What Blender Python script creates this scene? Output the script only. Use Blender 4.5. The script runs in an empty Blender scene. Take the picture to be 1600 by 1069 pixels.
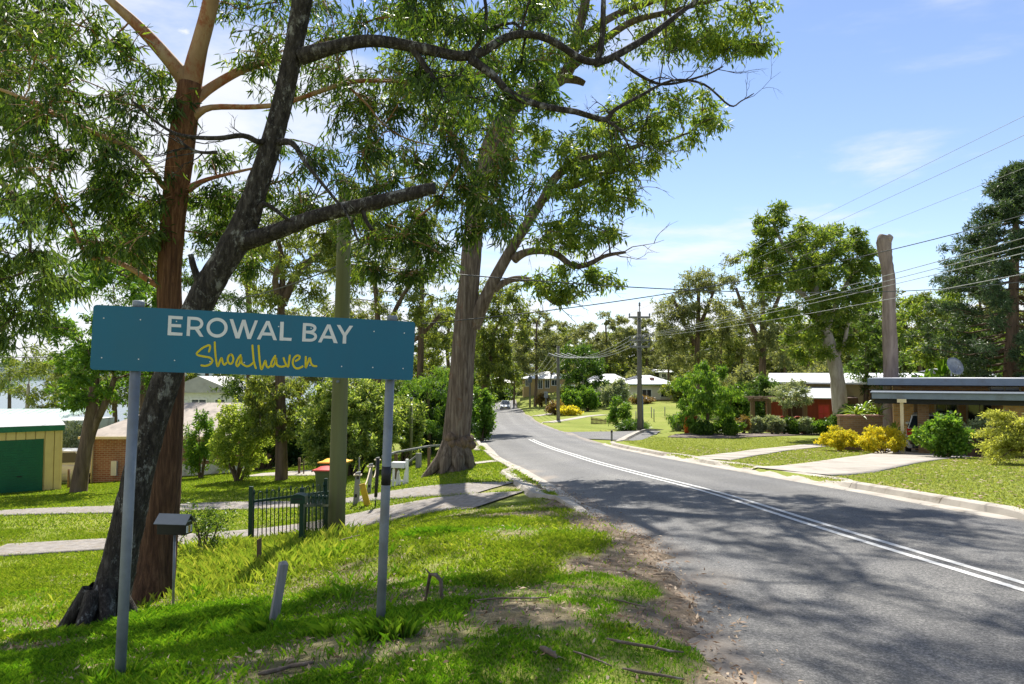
import bpy, math, random
import numpy as np
from mathutils import Vector, Matrix, Quaternion

sc = bpy.context.scene
COL = sc.collection
R = math.radians

# ------------------------------------------------------------------ camera
F, CX, CY, EYE = 1100.0, 800.0, 534.5, 1.6
PITCH = math.atan((586 - CY) / F)
cam_data = bpy.data.cameras.new('camera')
cam = bpy.data.objects.new('camera', cam_data)
COL.objects.link(cam)
cam_data.sensor_fit = 'HORIZONTAL'
cam_data.sensor_width = 36.0
cam_data.lens = 36.0 * F / 1600.0
cam_data.clip_start = 0.05
cam_data.clip_end = 6000
cam.location = (0, 0, EYE)
cam.rotation_euler = (R(90) + PITCH, 0, 0)
sc.camera = cam

# ------------------------------------------------------------------ light
SUN_EL, SUN_AZ = R(54), R(2.0)          # azimuth clockwise from +Y
sun_dir = Vector((math.sin(SUN_AZ) * math.cos(SUN_EL), math.cos(SUN_AZ) * math.cos(SUN_EL), math.sin(SUN_EL)))
world = bpy.data.worlds.new('World')
sc.world = world
world.use_nodes = True
wn, wl = world.node_tree.nodes, world.node_tree.links
wn.clear()
w_out = wn.new('ShaderNodeOutputWorld')
w_bg = wn.new('ShaderNodeBackground')
w_bg.inputs['Strength'].default_value = 0.095
sky = wn.new('ShaderNodeTexSky')
sky.sky_type = 'NISHITA'
sky.sun_disc = False
sky.sun_elevation = SUN_EL
sky.sun_rotation = SUN_AZ
sky.air_density = 1.0
sky.dust_density = 0.05
sky.ozone_density = 3.0
# clouds: noise on a plane far overhead, thickening towards the horizon
tc = wn.new('ShaderNodeTexCoord')
sep = wn.new('ShaderNodeSeparateXYZ')
wl.new(tc.outputs['Generated'], sep.inputs[0])
zz = wn.new('ShaderNodeMath'); zz.operation = 'MAXIMUM'; zz.inputs[1].default_value = 0.0
wl.new(sep.outputs['Z'], zz.inputs[0])
za = wn.new('ShaderNodeMath'); za.operation = 'ADD'; za.inputs[1].default_value = 0.12
wl.new(zz.outputs[0], za.inputs[0])
dv = wn.new('ShaderNodeVectorMath'); dv.operation = 'DIVIDE'
cmb = wn.new('ShaderNodeCombineXYZ')
for k in range(3):
    wl.new(za.outputs[0], cmb.inputs[k])
wl.new(tc.outputs['Generated'], dv.inputs[0]); wl.new(cmb.outputs[0], dv.inputs[1])
mp = wn.new('ShaderNodeMapping')
mp.inputs['Location'].default_value = (2.3, 0.55, 0)
mp.inputs['Scale'].default_value = (0.8, 1.1, 0.0)
wl.new(dv.outputs[0], mp.inputs[0])
n1 = wn.new('ShaderNodeTexNoise'); n1.inputs['Scale'].default_value = 1.1
n1.inputs['Detail'].default_value = 9; n1.inputs['Roughness'].default_value = 0.58; n1.inputs['Distortion'].default_value = 0.25
wl.new(mp.outputs[0], n1.inputs['Vector'])
# more cloud towards the bay (left) side, a weather front
lft = wn.new('ShaderNodeMapRange'); lft.inputs[1].default_value = 0.35; lft.inputs[2].default_value = -0.75
lft.inputs[3].default_value = -0.015; lft.inputs[4].default_value = 0.24
wl.new(sep.outputs['X'], lft.inputs[0])
ad = wn.new('ShaderNodeMath'); ad.operation = 'ADD'
wl.new(n1.outputs['Fac'], ad.inputs[0]); wl.new(lft.outputs[0], ad.inputs[1])
cr = wn.new('ShaderNodeMapRange'); cr.interpolation_type = 'SMOOTHSTEP'
cr.inputs[1].default_value = 0.52; cr.inputs[2].default_value = 0.74; cr.inputs[3].default_value = 0; cr.inputs[4].default_value = 0.9
wl.new(ad.outputs[0], cr.inputs[0])
# low cumulus bank along the horizon
mp2 = wn.new('ShaderNodeMapping'); mp2.inputs['Location'].default_value = (0.31, 0.0, 0.0); mp2.inputs['Scale'].default_value = (1, 1, 2.0)
wl.new(tc.outputs['Generated'], mp2.inputs[0])
n2 = wn.new('ShaderNodeTexNoise'); n2.inputs['Scale'].default_value = 9.0; n2.inputs['Detail'].default_value = 7; n2.inputs['Roughness'].default_value = 0.52
wl.new(mp2.outputs[0], n2.inputs['Vector'])
hz = wn.new('ShaderNodeMapRange'); hz.inputs[1].default_value = 0.03; hz.inputs[2].default_value = 0.15
hz.inputs[3].default_value = 0.20; hz.inputs[4].default_value = -0.26
wl.new(sep.outputs['Z'], hz.inputs[0])
ad2 = wn.new('ShaderNodeMath'); ad2.operation = 'ADD'
wl.new(n2.outputs['Fac'], ad2.inputs[0]); wl.new(hz.outputs[0], ad2.inputs[1])
cr2 = wn.new('ShaderNodeMapRange'); cr2.interpolation_type = 'SMOOTHSTEP'
cr2.inputs[1].default_value = 0.47; cr2.inputs[2].default_value = 0.55; cr2.inputs[3].default_value = 0; cr2.inputs[4].default_value = 0.92
wl.new(ad2.outputs[0], cr2.inputs[0])
mxm = wn.new('ShaderNodeMath'); mxm.operation = 'MAXIMUM'
wl.new(cr.outputs[0], mxm.inputs[0]); wl.new(cr2.outputs[0], mxm.inputs[1])
mix = wn.new('ShaderNodeMix'); mix.data_type = 'RGBA'
wl.new(mxm.outputs[0], mix.inputs['Factor'])
tint = wn.new('ShaderNodeMix'); tint.data_type = 'RGBA'; tint.blend_type = 'MULTIPLY'; tint.inputs['Factor'].default_value = 1
wl.new(sky.outputs[0], tint.inputs['A']); tint.inputs['B'].default_value = (1.07, .975, .985, 1)
wl.new(tint.outputs['Result'], mix.inputs['A'])
mix.inputs['B'].default_value = (6.0, 6.1, 6.3, 1)
wl.new(mix.outputs['Result'], w_bg.inputs['Color'])
wl.new(w_bg.outputs[0], w_out.inputs[0])

sun_data = bpy.data.lights.new('sun', 'SUN')
sun_data.energy = 5.0
sun_data.angle = R(0.53)
sun_data.color = (1.0, 0.95, 0.86)
sun = bpy.data.objects.new('sun', sun_data)
COL.objects.link(sun)
sun.rotation_euler = sun_dir.to_track_quat('Z', 'Y').to_euler()
sun.location = (0, 30, 60)

vs = sc.view_settings
vs.view_transform = 'Standard'
vs.look = 'None'
vs.gamma = 1.0
vs.use_curve_mapping = False
vs.exposure = 0.85
sc.cycles.max_bounces = 8
sc.cycles.transparent_max_bounces = 8
sc.cycles.use_denoising = True
sc.cycles.sample_clamp_indirect = 8

# ------------------------------------------------------------------ helpers
cP, sP = math.cos(PITCH), math.sin(PITCH)


def at(px, py, D):
    """world point seen at a photo pixel, D metres along the view axis"""
    r, u = (px - CX) / F * D, (CY - py) / F * D
    return Vector((r, D * cP - u * sP, EYE + D * sP + u * cP))


def ray(px, py):
    return (at(px, py, 1.0) - Vector((0, 0, EYE)))


_rs = np.random.RandomState(7)
_tab = _rs.rand(256, 256)


def vnoise(x, y):
    x = np.asarray(x, float); y = np.asarray(y, float)
    xi, yi = np.floor(x).astype(int), np.floor(y).astype(int)
    fx, fy = x - xi, y - yi
    fx = fx * fx * (3 - 2 * fx); fy = fy * fy * (3 - 2 * fy)
    a = _tab[xi & 255, yi & 255]; b = _tab[(xi + 1) & 255, yi & 255]
    c = _tab[xi & 255, (yi + 1) & 255]; d = _tab[(xi + 1) & 255, (yi + 1) & 255]
    return (a * (1 - fx) + b * fx) * (1 - fy) + (c * (1 - fx) + d * fx) * fy


def fbm(x, y, o=4):
    s, a, t = 0, 0.5, 0
    for k in range(o):
        s = s + a * vnoise(np.asarray(x) * 2 ** k + 17 * k, np.asarray(y) * 2 ** k + 31 * k); t += a; a *= 0.5
    return s / t


def sstep(a, b, x):
    t = np.clip((np.asarray(x, float) - a) / (b - a), 0, 1)
    return t * t * (3 - 2 * t)


# ---- terrain
_py = np.array([-60, -10, 0, 4, 12, 20, 30, 40, 60, 90, 124, 200, 320, 700])
_pz = np.array([1.2, .2, 0, -.12, -.52, -.98, -1.55, -2.0, -2.75, -3.6, -4.3, -5.0, -4.0, -4.0])


def prof(y):
    y = np.asarray(y, float)
    w = np.clip(np.abs(y) * 0.15, 1.5, 12)
    return sum(np.interp(y + k * w, _py, _pz) for k in (-1, -.5, 0, .5, 1)) / 5


_cy = np.array([-60, -20, 0, 6.2, 14.5, 22, 30, 38, 52, 66, 95, 124, 150, 175, 195, 230])
_cx = np.array([12.8, 7.8, 5.28, 4.5, 3.4, 2.45, 1.65, 1.0, .25, -.5, -1.4, -2.2, -3.2, -5.5, -12, -40])


def cxr(y):
    y = np.asarray(y, float)
    w = np.clip(np.abs(y) * 0.1, 1.5, 8)
    return sum(np.interp(y + k * w, _cy, _cx) for k in (-1, -.5, 0, .5, 1)) / 5


def wleft(y):
    return 2.78 + 0.2 * np.clip(8.5 - np.asarray(y, float), 0, 5.5)


WR = 3.2
_ctl = [(0, 0, .0), (-.77, 4.1, .12), (-2.06, 3.7, 0), (-1.68, 5, -.16), (-3.6, 6.3, -.55), (-3.4, 7, -.66), (-3.95, 7.6, -.78),
        (-6, 5, -.6), (-5, 3, -.3), (-3, 1, 0), (-2.85, 11.5, -1.1), (-4.2, 11, -1.15), (-9.2, 12.6, -1.5), (-11.6, 16, -1.6), (-3.4, 15.5, -1.22),
        (-4.6, 19, -1.65), (-5.5, 24, -1.85), (-10, 26, -2.3), (-8, 25, -2.15), (-15.5, 25, -2.55), (-20, 27, -2.9), (-19, 32, -3.3),
        (-1.55, 19.4, -1.02), (-1.6, 14.3, -.88), (-1.2, 8, -.25), (-2.4, 11, -.85), (0, 10.5, -.48), (-6, 20, -1.7),
        (-40, 40, -5.5), (-60, 60, -8.5), (-90, 100, -13), (-30, 15, -3.2), (-30, 0, -2.5), (-40, 90, -8.5), (-15, 60, -4), (-8, 40, -2.9), (-9, 70, -3.9),
        (-12, 124, -5), (-40, 150, -9.5), (-100, 20, -12), (-110, -10, -11), (-110, 200, -16), (-60, 200, -12), (-25, 110, -6.5),
        (9, 11, -.42), (12, 8, -.25), (20, 10, -.4), (14, 20, -.93), (20, 30, -1.75), (30, 30, -1.75), (30, 50, -2.3), (8.6, 44, -1.78), (12, 41, -1.86),
        (22, 51, -2.4), (11, 105, -2.55), (6, 130, -1.8), (15, 130, -1.5), (40, 100, -1.8), (60, 200, 1.0), (-3, 200, -4.7), (-30, 250, -5), (0, 300, -2),
        (110, 320, 4), (110, 100, -1), (60, 40, -1.8), (-110, 320, -14), (110, -10, 1), (30, -10, .3), (6, 85, -3.0), (10, 60, -2.75), (12, 51, -2.5), (18, 70, -2.7)]
_ctl = [(a, b, c - .09) for a, b, c in _ctl]
for _y in (-10, 0, 4, 8, 12, 16, 20, 25, 30, 36, 42, 50, 60, 75, 95, 124, 150):
    for _o in (-2.2, 3.0):
        _ctl.append((float(cxr(_y)) + _o, _y, float(prof(_y))))
_ctl = np.array(_ctl)
_res = _ctl[:, 2] - prof(_ctl[:, 1])


def _phi(d2):
    return np.sqrt(d2 + 3.0)


_d2 = ((_ctl[:, None, :2] - _ctl[None, :, :2]) ** 2).sum(-1)
_A = _phi(_d2)
_n = len(_ctl)
_M = np.zeros((_n + 1, _n + 1)); _M[:_n, :_n] = _A + np.eye(_n) * -0.02; _M[:_n, _n] = 1; _M[_n, :_n] = 1
_W = np.linalg.solve(_M, np.append(_res, 0))


def Z(x, y):
    """smooth terrain height"""
    x = np.asarray(x, float); y = np.asarray(y, float)
    sh = np.broadcast(x, y).shape
    xf = np.clip(np.broadcast_to(x, sh).ravel(), -110, 110); yf = np.clip(np.broadcast_to(y, sh).ravel(), -10, 320)
    out = np.full(xf.shape, _W[_n])
    for k in range(_n):
        out += _W[k] * _phi((xf - _ctl[k, 0]) ** 2 + (yf - _ctl[k, 1]) ** 2)
    out += prof(np.broadcast_to(y, sh).ravel())
    return out.reshape(sh) if sh else float(out[0])


def lat(x, y):
    """signed distance outside the road edge (negative = on the asphalt)"""
    c = cxr(y)
    return np.maximum(c - wleft(y) - x, x - (c + WR))


def dirt_mask(x, y):
    """bare soil and litter along the ragged road shoulder, 0..1"""
    x = np.asarray(x, float); y = np.asarray(y, float)
    left = cxr(y) - wleft(y) - x
    n = fbm(x * 1.1 + 5, y * 1.1 + 9, 4)
    near = 1 - sstep(13.0, 17.0, y)
    a = sstep(0.30, 0.0, left / (1.0 + 1.3 * sstep(5.0, 2.0, y)) - 0.25 - (n - 0.5) * 1.7)
    b = sstep(0.57, 0.70, fbm(x * 0.55 + 40, y * 0.9 + 3, 4)) * sstep(-4, 0.2, x) * .9
    c = sstep(0.60, 0.74, fbm(x * 0.8 + 11, y * 1.5 + 23, 4)) * 0.7
    return np.clip((np.maximum(np.maximum(a, b), c)) * near * (left > -1.0), 0, 1)


def Zg(x, y):
    """ground surface: terrain with the verge lip, the road bed cut out and small bumps"""
    x = np.asarray(x, float); y = np.asarray(y, float)
    z = Z(x, y)
    l = lat(x, y)
    isleft = x < cxr(y)
    ragged = np.where(isleft, 1 - sstep(8.6, 9.4, y), 1 - sstep(9.6, 10.2, y))
    kerb_side = -0.06 + 0.155 * sstep(-0.02, 0.10, l)
    rag = -0.06 + 0.10 * sstep(-0.35, 0.05, l + (fbm(x * 2.2, y * 2.2, 3) - 0.5) * 0.75) + 0.03 * sstep(0.1, 0.8, l)
    z = z + np.where(l < 6, np.where(y < 150, ragged * rag + (1 - ragged) * kerb_side, -.05 * (l < 0)), 0.095 * (y < 150))
    bump = (fbm(x * 0.9, y * 0.9, 3) - 0.5) * 0.07 + (fbm(x * 4, y * 4, 3) - .5) * 0.03
    return z + bump * sstep(0.1, 1.2, l) * (1 - sstep(8.5, 10, y)) * (x < 3)


def gz(x, y):
    return float(Zg(np.array([x]), np.array([y]))[0])


def gp(px, D, dz=0.0):
    """point on the ground under photo column px, D metres ahead"""
    x, y = (px - CX) / F * D, D
    return Vector((x, y, gz(x, y) + dz))


# ---- object helpers
def props(o, label=None, cat=None, group=None, kind=None):
    if label: o['label'] = label
    if cat: o['category'] = cat
    if group: o['group'] = group
    if kind: o['kind'] = kind
    return o


def thing(name, label, cat, loc, rotz=0.0, group=None):
    o = bpy.data.objects.new(name, None)
    o.empty_display_size = 0.2
    COL.objects.link(o)
    o.location = loc
    o.rotation_euler = (0, 0, rotz)
    return props(o, label, cat, group)


def root_inv(p):
    while p.parent:
        p = p.parent
    return (Matrix.Translation(p.location) @ p.rotation_euler.to_matrix().to_4x4()).inverted()


def link_mesh(name, me, mat, parent=None):
    o = bpy.data.objects.new(name, me)
    COL.objects.link(o)
    if mat is not None:
        me.materials.append(mat)
    if parent is not None:
        o.parent = parent
    return o


def np_mesh(name, V, Fq, nside, smooth=False):
    """fast mesh from numpy arrays, all faces with nside corners"""
    me = bpy.data.meshes.new(name)
    V = np.asarray(V, np.float32); Fq = np.asarray(Fq, np.int32)
    me.vertices.add(len(V)); me.vertices.foreach_set('co', V.ravel())
    n = len(Fq)
    me.loops.add(n * nside); me.loops.foreach_set('vertex_index', Fq.ravel())
    me.polygons.add(n)
    me.polygons.foreach_set('loop_start', np.arange(0, n * nside, nside, dtype=np.int32))
    if smooth:
        me.polygons.foreach_set('use_smooth', np.ones(n, dtype=bool))
    me.update(calc_edges=True)
    return me


def bark_tube(mb, path, sides=44, step=.05, amp=.12, kf=9, lf=1.2, seed=0, twist=.25):
    """trunk surface with real ridges and furrows running along it"""
    P = np.array([tuple(p) for p, r in path]); Rr_ = np.array([r for p, r in path])
    s = np.concatenate([[0], np.cumsum(np.linalg.norm(np.diff(P, axis=0), axis=1))])
    u = np.arange(0, s[-1] + step * .5, step); u[-1] = min(u[-1], s[-1])
    C = np.stack([np.interp(u, s, P[:, k]) for k in range(3)], 1); r = np.interp(u, s, Rr_)
    k_ = max(1, int(.18 / step))
    ker = np.ones(2 * k_ + 1) / (2 * k_ + 1)
    for k in range(3):
        pad = np.concatenate([np.full(k_, C[0, k]), C[:, k], np.full(k_, C[-1, k])]); sm = np.convolve(pad, ker, 'valid')
        C[k_:-k_, k] = sm[k_:-k_]
    T = np.gradient(C, axis=0); T /= np.linalg.norm(T, axis=1, keepdims=True)
    ref = np.array([1.0, 0, 0]); b = len(mb.v); n = len(u)
    a = np.linspace(0, 2 * math.pi, sides, endpoint=False)
    for i in range(n):
        d = T[i]; x = ref - d * ref.dot(d); x /= np.linalg.norm(x); ref = x; y = np.cross(d, x)
        ang = a + twist * u[i]
        # noise that closes on itself round the trunk
        nx_, ny_ = np.cos(ang) * kf * .5 + seed, np.sin(ang) * kf * .5 + seed * 2
        f = vnoise(nx_ * 1.0 + u[i] * lf * .35, ny_ + u[i] * lf) * .6 + vnoise(nx_ * 2.3 + 9, ny_ * 2.3 + u[i] * lf * 2) * .4
        big = vnoise(np.cos(ang) * 1.2 + seed, np.sin(ang) * 1.2 + u[i] * .8)
        rad = r[i] * (1 + amp * (f - .5) * 2 + .10 * (big - .5))
        ring = C[i][None] + (np.cos(a)[:, None] * x + np.sin(a)[:, None] * y) * rad[:, None]
        mb.v += [Vector(q) for q in ring]
    for i in range(n - 1):
        for k in range(sides):
            k2 = (k + 1) % sides
            mb.f.append([b + i * sides + k, b + i * sides + k2, b + (i + 1) * sides + k2, b + (i + 1) * sides + k]); mb.sm.append(True)
    mb.f.append([b + (n - 1) * sides + k for k in range(sides)]); mb.sm.append(False)
    return mb


class MB:
    """collects shapes; build() links them as one mesh object"""
    def __init__(s):
        s.v, s.f, s.sm = [], [], []

    def add(s, vs_, fs_, smooth=False):
        b = len(s.v)
        s.v += [Vector(p) for p in vs_]
        for f in fs_:
            s.f.append([b + i for i in f]); s.sm.append(smooth)
        return s

    def box(s, x0, x1, y0, y1, z0, z1):
        return s.add([(x0, y0, z0), (x1, y0, z0), (x1, y1, z0), (x0, y1, z0), (x0, y0, z1), (x1, y0, z1), (x1, y1, z1), (x0, y1, z1)],
                     [(3, 2, 1, 0), (4, 5, 6, 7), (0, 1, 5, 4), (1, 2, 6, 5), (2, 3, 7, 6), (3, 0, 4, 7)])

    def bar(s, a, b, w, h=None, up=(0, 0, 1)):
        a, b = Vector(a), Vector(b); h = h or w
        d = (b - a).normalized(); up = Vector(up)
        if abs(d.dot(up)) > .98: up = Vector((0, 1, 0))
        sx = d.cross(up).normalized() * w / 2; sy = sx.cross(d).normalized() * h / 2
        vs_ = [a - sx - sy, a + sx - sy, a + sx + sy, a - sx + sy, b - sx - sy, b + sx - sy, b + sx + sy, b - sx + sy]
        return s.add(vs_, [(3, 2, 1, 0), (4, 5, 6, 7), (0, 1, 5, 4), (1, 2, 6, 5), (2, 3, 7, 6), (3, 0, 4, 7)])

    def tube(s, pts, rad, n=8, cap=True, wob=0.0, rnd=None, closed_tip=False):
        pts = [Vector(p) for p in pts]
        if not hasattr(rad, '__len__'): rad = [rad] * len(pts)
        b = len(s.v); ref = None
        for i, p in enumerate(pts):
            d = (pts[min(i + 1, len(pts) - 1)] - pts[max(i - 1, 0)])
            d = d.normalized() if d.length > 1e-9 else Vector((0, 0, 1))
            if ref is None:
                ref = Vector((1, 0, 0)) if abs(d.x) < .9 else Vector((0, 1, 0))
            x = (ref - d * ref.dot(d)).normalized(); ref = x; y = d.cross(x)
            for k in range(n):
                a = 2 * math.pi * k / n
                r = rad[i] * (1 + (wob * (rnd.random() - .5) * 2 if wob else 0))
                s.v.append(p + (x * math.cos(a) + y * math.sin(a)) * r)
        for i in range(len(pts) - 1):
            for k in range(n):
                k2 = (k + 1) % n
                s.f.append([b + i * n + k, b + i * n + k2, b + (i + 1) * n + k2, b + (i + 1) * n + k]); s.sm.append(True)
        if cap:
            s.f.append([b + k for k in range(n)][::-1]); s.sm.append(False)
            s.f.append([b + (len(pts) - 1) * n + k for k in range(n)]); s.sm.append(False)
        return s

    def lathe(s, c, prof_, n=20, axis='z'):
        b = len(s.v); c = Vector(c)
        for r, h in prof_:
            for k in range(n):
                a = 2 * math.pi * k / n
                q = (r * math.cos(a), r * math.sin(a), h)
                if axis == 'x': q = (h, q[0], q[1])
                if axis == 'y': q = (q[1], h, q[0])
                s.v.append(c + Vector(q))
        for i in range(len(prof_) - 1):
            for k in range(n):
                k2 = (k + 1) % n
                s.f.append([b + i * n + k, b + i * n + k2, b + (i + 1) * n + k2, b + (i + 1) * n + k]); s.sm.append(True)
        return s

    def prism(s, poly, d0, d1, axis='y'):
        """extrude a 2-D polygon: axis y -> poly is (x,z); axis x -> (y,z); axis z -> (x,y)"""
        def q(p, d):
            return {'y': (p[0], d, p[1]), 'x': (d, p[0], p[1]), 'z': (p[0], p[1], d)}[axis]
        n = len(poly)
        vs_ = [q(p, d0) for p in poly] + [q(p, d1) for p in poly]
        fs_ = [list(range(n)), list(range(2 * n - 1, n - 1, -1))] + [[i, i + n, (i + 1) % n + n, (i + 1) % n] for i in range(n)]
        return s.add(vs_, fs_)

    def mesh(s, name, inv=None):
        me = bpy.data.meshes.new(name)
        vv = [inv @ p for p in s.v] if inv is not None else s.v
        me.from_pydata([tuple(p) for p in vv], [], s.f)
        me.polygons.foreach_set('use_smooth', s.sm)
        me.update()
        return me

    def build(s, name, mat, parent=None, world_space=False, bevel=0.0, origin=None):
        inv = None
        if parent is not None and world_space: inv = root_inv(parent)
        if parent is None and origin is not None: inv = Matrix.Translation(-Vector(origin))
        o = link_mesh(name, s.mesh(name, inv), mat, parent)
        if parent is None and origin is not None: o.location = origin
        if bevel:
            m = o.modifiers.new('bevel', 'BEVEL'); m.width = bevel; m.segments = 2; m.limit_method = 'ANGLE'; m.angle_limit = R(40)
        return o


def copy_tree(o, parent=None):
    c = o.copy(); COL.objects.link(c)
    if parent is not None: c.parent = parent
    for ch in list(o.children):
        copy_tree(ch, c)
    return c
# ------------------------------------------------------------------ materials
def new_mat(name):
    m = bpy.data.materials.new(name); m.use_nodes = True
    nt = m.node_tree; nt.nodes.clear()
    return m, nt.nodes, nt.links


def _noise(N, L, vec, scale, detail=4, rough=.55, dist=0.0):
    n = N.new('ShaderNodeTexNoise')
    n.inputs['Scale'].default_value = scale; n.inputs['Detail'].default_value = detail
    n.inputs['Roughness'].default_value = rough; n.inputs['Distortion'].default_value = dist
    if vec is not None: L.new(vec, n.inputs['Vector'])
    return n.outputs['Fac']


def _ramp(N, L, fac, stops):
    r = N.new('ShaderNodeValToRGB')
    e = r.color_ramp.elements
    while len(e) > 1: e.remove(e[-1])
    e[0].position = stops[0][0]; e[0].color = (*stops[0][1], 1)
    for p, c in stops[1:]:
        k = e.new(p); k.color = (*c, 1)
    L.new(fac, r.inputs[0])
    return r.outputs[0]


def _coord(N, L, scale=(1, 1, 1), obj=True):
    t = N.new('ShaderNodeTexCoord')
    m = N.new('ShaderNodeMapping'); m.inputs['Scale'].default_value = scale
    if obj:
        L.new(t.outputs['Object'], m.inputs[0])
    else:
        g = N.new('ShaderNodeNewGeometry'); L.new(g.outputs['Position'], m.inputs[0])
    return m.outputs[0]


def _mixc(N, L, fac, a, b):
    m = N.new('ShaderNodeMix'); m.data_type = 'RGBA'
    if hasattr(fac, 'links'): L.new(fac, m.inputs['Factor'])
    else: m.inputs['Factor'].default_value = fac
    for k, v in (('A', a), ('B', b)):
        if hasattr(v, 'links'): L.new(v, m.inputs[k])
        else: m.inputs[k].default_value = (*v, 1)
    return m.outputs['Result']


def _bump(N, L, h, strength=.4, dist=.02):
    b = N.new('ShaderNodeBump'); b.inputs['Strength'].default_value = strength; b.inputs['Distance'].default_value = dist
    L.new(h, b.inputs['Height'])
    return b.outputs[0]


def surf(name, c0, c1=None, scale=3.0, rough=.7, metal=0.0, bump=.15, bscale=30, stretch=(1, 1, 1), spec=.4, dirt=None, bdist=.01):
    """plain painted / metal / wood surface with tone variation, stains and fine relief"""
    m, N, L = new_mat(name)
    o = N.new('ShaderNodeOutputMaterial'); p = N.new('ShaderNodeBsdfPrincipled')
    L.new(p.outputs[0], o.inputs[0])
    v = _coord(N, L, stretch)
    c1 = c1 or tuple(k * .75 for k in c0)
    col = _ramp(N, L, _noise(N, L, v, scale, 6, .6), [(.3, c1), (.7, c0)])
    if dirt:
        d = _ramp(N, L, _noise(N, L, v, scale * .6, 8, .65, .4), [(.52, (0, 0, 0)), (.68, (1, 1, 1))])
        col = _mixc(N, L, d, col, dirt)
    L.new(col, p.inputs['Base Color'])
    rr = N.new('ShaderNodeMapRange'); rr.inputs[3].default_value = max(rough - .12, .05); rr.inputs[4].default_value = min(rough + .12, 1)
    L.new(_noise(N, L, v, scale * 2, 4), rr.inputs[0]); L.new(rr.outputs[0], p.inputs['Roughness'])
    p.inputs['Metallic'].default_value = metal
    p.inputs['Specular IOR Level'].default_value = spec
    if bump: L.new(_bump(N, L, _noise(N, L, v, bscale, 4), bump, bdist), p.inputs['Normal'])
    return m


def leaf_mat(name, stops, trans=.45, rough=.42, spec=.45, tint=(1.25, 1.15, .55)):
    """leaves: tone varies leaf by leaf; light passes through them"""
    m, N, L = new_mat(name)
    o = N.new('ShaderNodeOutputMaterial')
    g = N.new('ShaderNodeNewGeometry')
    oi = N.new('ShaderNodeObjectInfo')
    v = _coord(N, L, (1, 1, 1), obj=False)
    big = _noise(N, L, v, .9, 2)
    a = N.new('ShaderNodeMath'); a.operation = 'MULTIPLY_ADD'; a.inputs[1].default_value = .62; a.inputs[2].default_value = 0
    L.new(g.outputs['Random Per Island'], a.inputs[0])
    b = N.new('ShaderNodeMath'); b.operation = 'MULTIPLY_ADD'; b.inputs[1].default_value = .38
    L.new(big, b.inputs[0]); L.new(a.outputs[0], b.inputs[2])
    col = _ramp(N, L, b.outputs[0], stops)
    p = N.new('ShaderNodeBsdfPrincipled')
    L.new(col, p.inputs['Base Color']); p.inputs['Roughness'].default_value = rough; p.inputs['Specular IOR Level'].default_value = spec
    t = N.new('ShaderNodeBsdfTranslucent')
    mul = N.new('ShaderNodeMix'); mul.data_type = 'RGBA'; mul.blend_type = 'MULTIPLY'; mul.inputs['Factor'].default_value = 1
    L.new(col, mul.inputs['A']); mul.inputs['B'].default_value = (*[k * 1.5 for k in tint], 1)
    L.new(mul.outputs['Result'], t.inputs['Color'])
    mx = N.new('ShaderNodeMixShader'); mx.inputs[0].default_value = trans
    L.new(p.outputs[0], mx.inputs[1]); L.new(t.outputs[0], mx.inputs[2])
    L.new(mx.outputs[0], o.inputs[0])
    return m


def bark_mat(name, stops, vscale=6, stretch=(1, 1, .16), bump=.8, patch=None, rough=.85, bdist=.03, lower=None):
    m, N, L = new_mat(name)
    o = N.new('ShaderNodeOutputMaterial'); p = N.new('ShaderNodeBsdfPrincipled'); L.new(p.outputs[0], o.inputs[0])
    v = _coord(N, L, stretch, obj=False)
    n = _noise(N, L, v, vscale, 8, .65, .3)
    col = _ramp(N, L, n, stops)
    if patch:
        v2 = _coord(N, L, (1, 1, .6), obj=False)
        f = _ramp(N, L, _noise(N, L, v2, patch[1], 8, .76, .2), [(patch[2], (0, 0, 0)), (patch[2] + .09, (1, 1, 1))])
        col = _mixc(N, L, f, col, patch[0])
    if lower:                                     # darker rough bark on the lower trunk, backlit shade put into its colour
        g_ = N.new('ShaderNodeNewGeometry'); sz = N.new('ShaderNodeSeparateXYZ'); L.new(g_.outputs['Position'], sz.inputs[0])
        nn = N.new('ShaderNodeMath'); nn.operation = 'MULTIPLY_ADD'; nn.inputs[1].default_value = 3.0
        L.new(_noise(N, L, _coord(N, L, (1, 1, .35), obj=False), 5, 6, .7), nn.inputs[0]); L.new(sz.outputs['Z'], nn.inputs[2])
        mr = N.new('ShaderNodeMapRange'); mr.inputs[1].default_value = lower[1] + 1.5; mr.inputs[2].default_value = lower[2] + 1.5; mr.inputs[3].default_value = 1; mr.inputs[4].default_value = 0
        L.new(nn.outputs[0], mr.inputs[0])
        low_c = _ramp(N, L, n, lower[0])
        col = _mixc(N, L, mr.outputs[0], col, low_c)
    L.new(col, p.inputs['Base Color']); p.inputs['Roughness'].default_value = rough; p.inputs['Specular IOR Level'].default_value = .2
    w = N.new('ShaderNodeTexVoronoi'); w.inputs['Scale'].default_value = vscale * 2.2; w.feature = 'DISTANCE_TO_EDGE'
    L.new(v, w.inputs['Vector'])
    ad_ = N.new('ShaderNodeMath'); ad_.operation = 'ADD'; L.new(n, ad_.inputs[0]); L.new(w.outputs['Distance'], ad_.inputs[1])
    L.new(_bump(N, L, ad_.outputs[0], bump, bdist), p.inputs['Normal'])
    return m


M = {}
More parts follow.
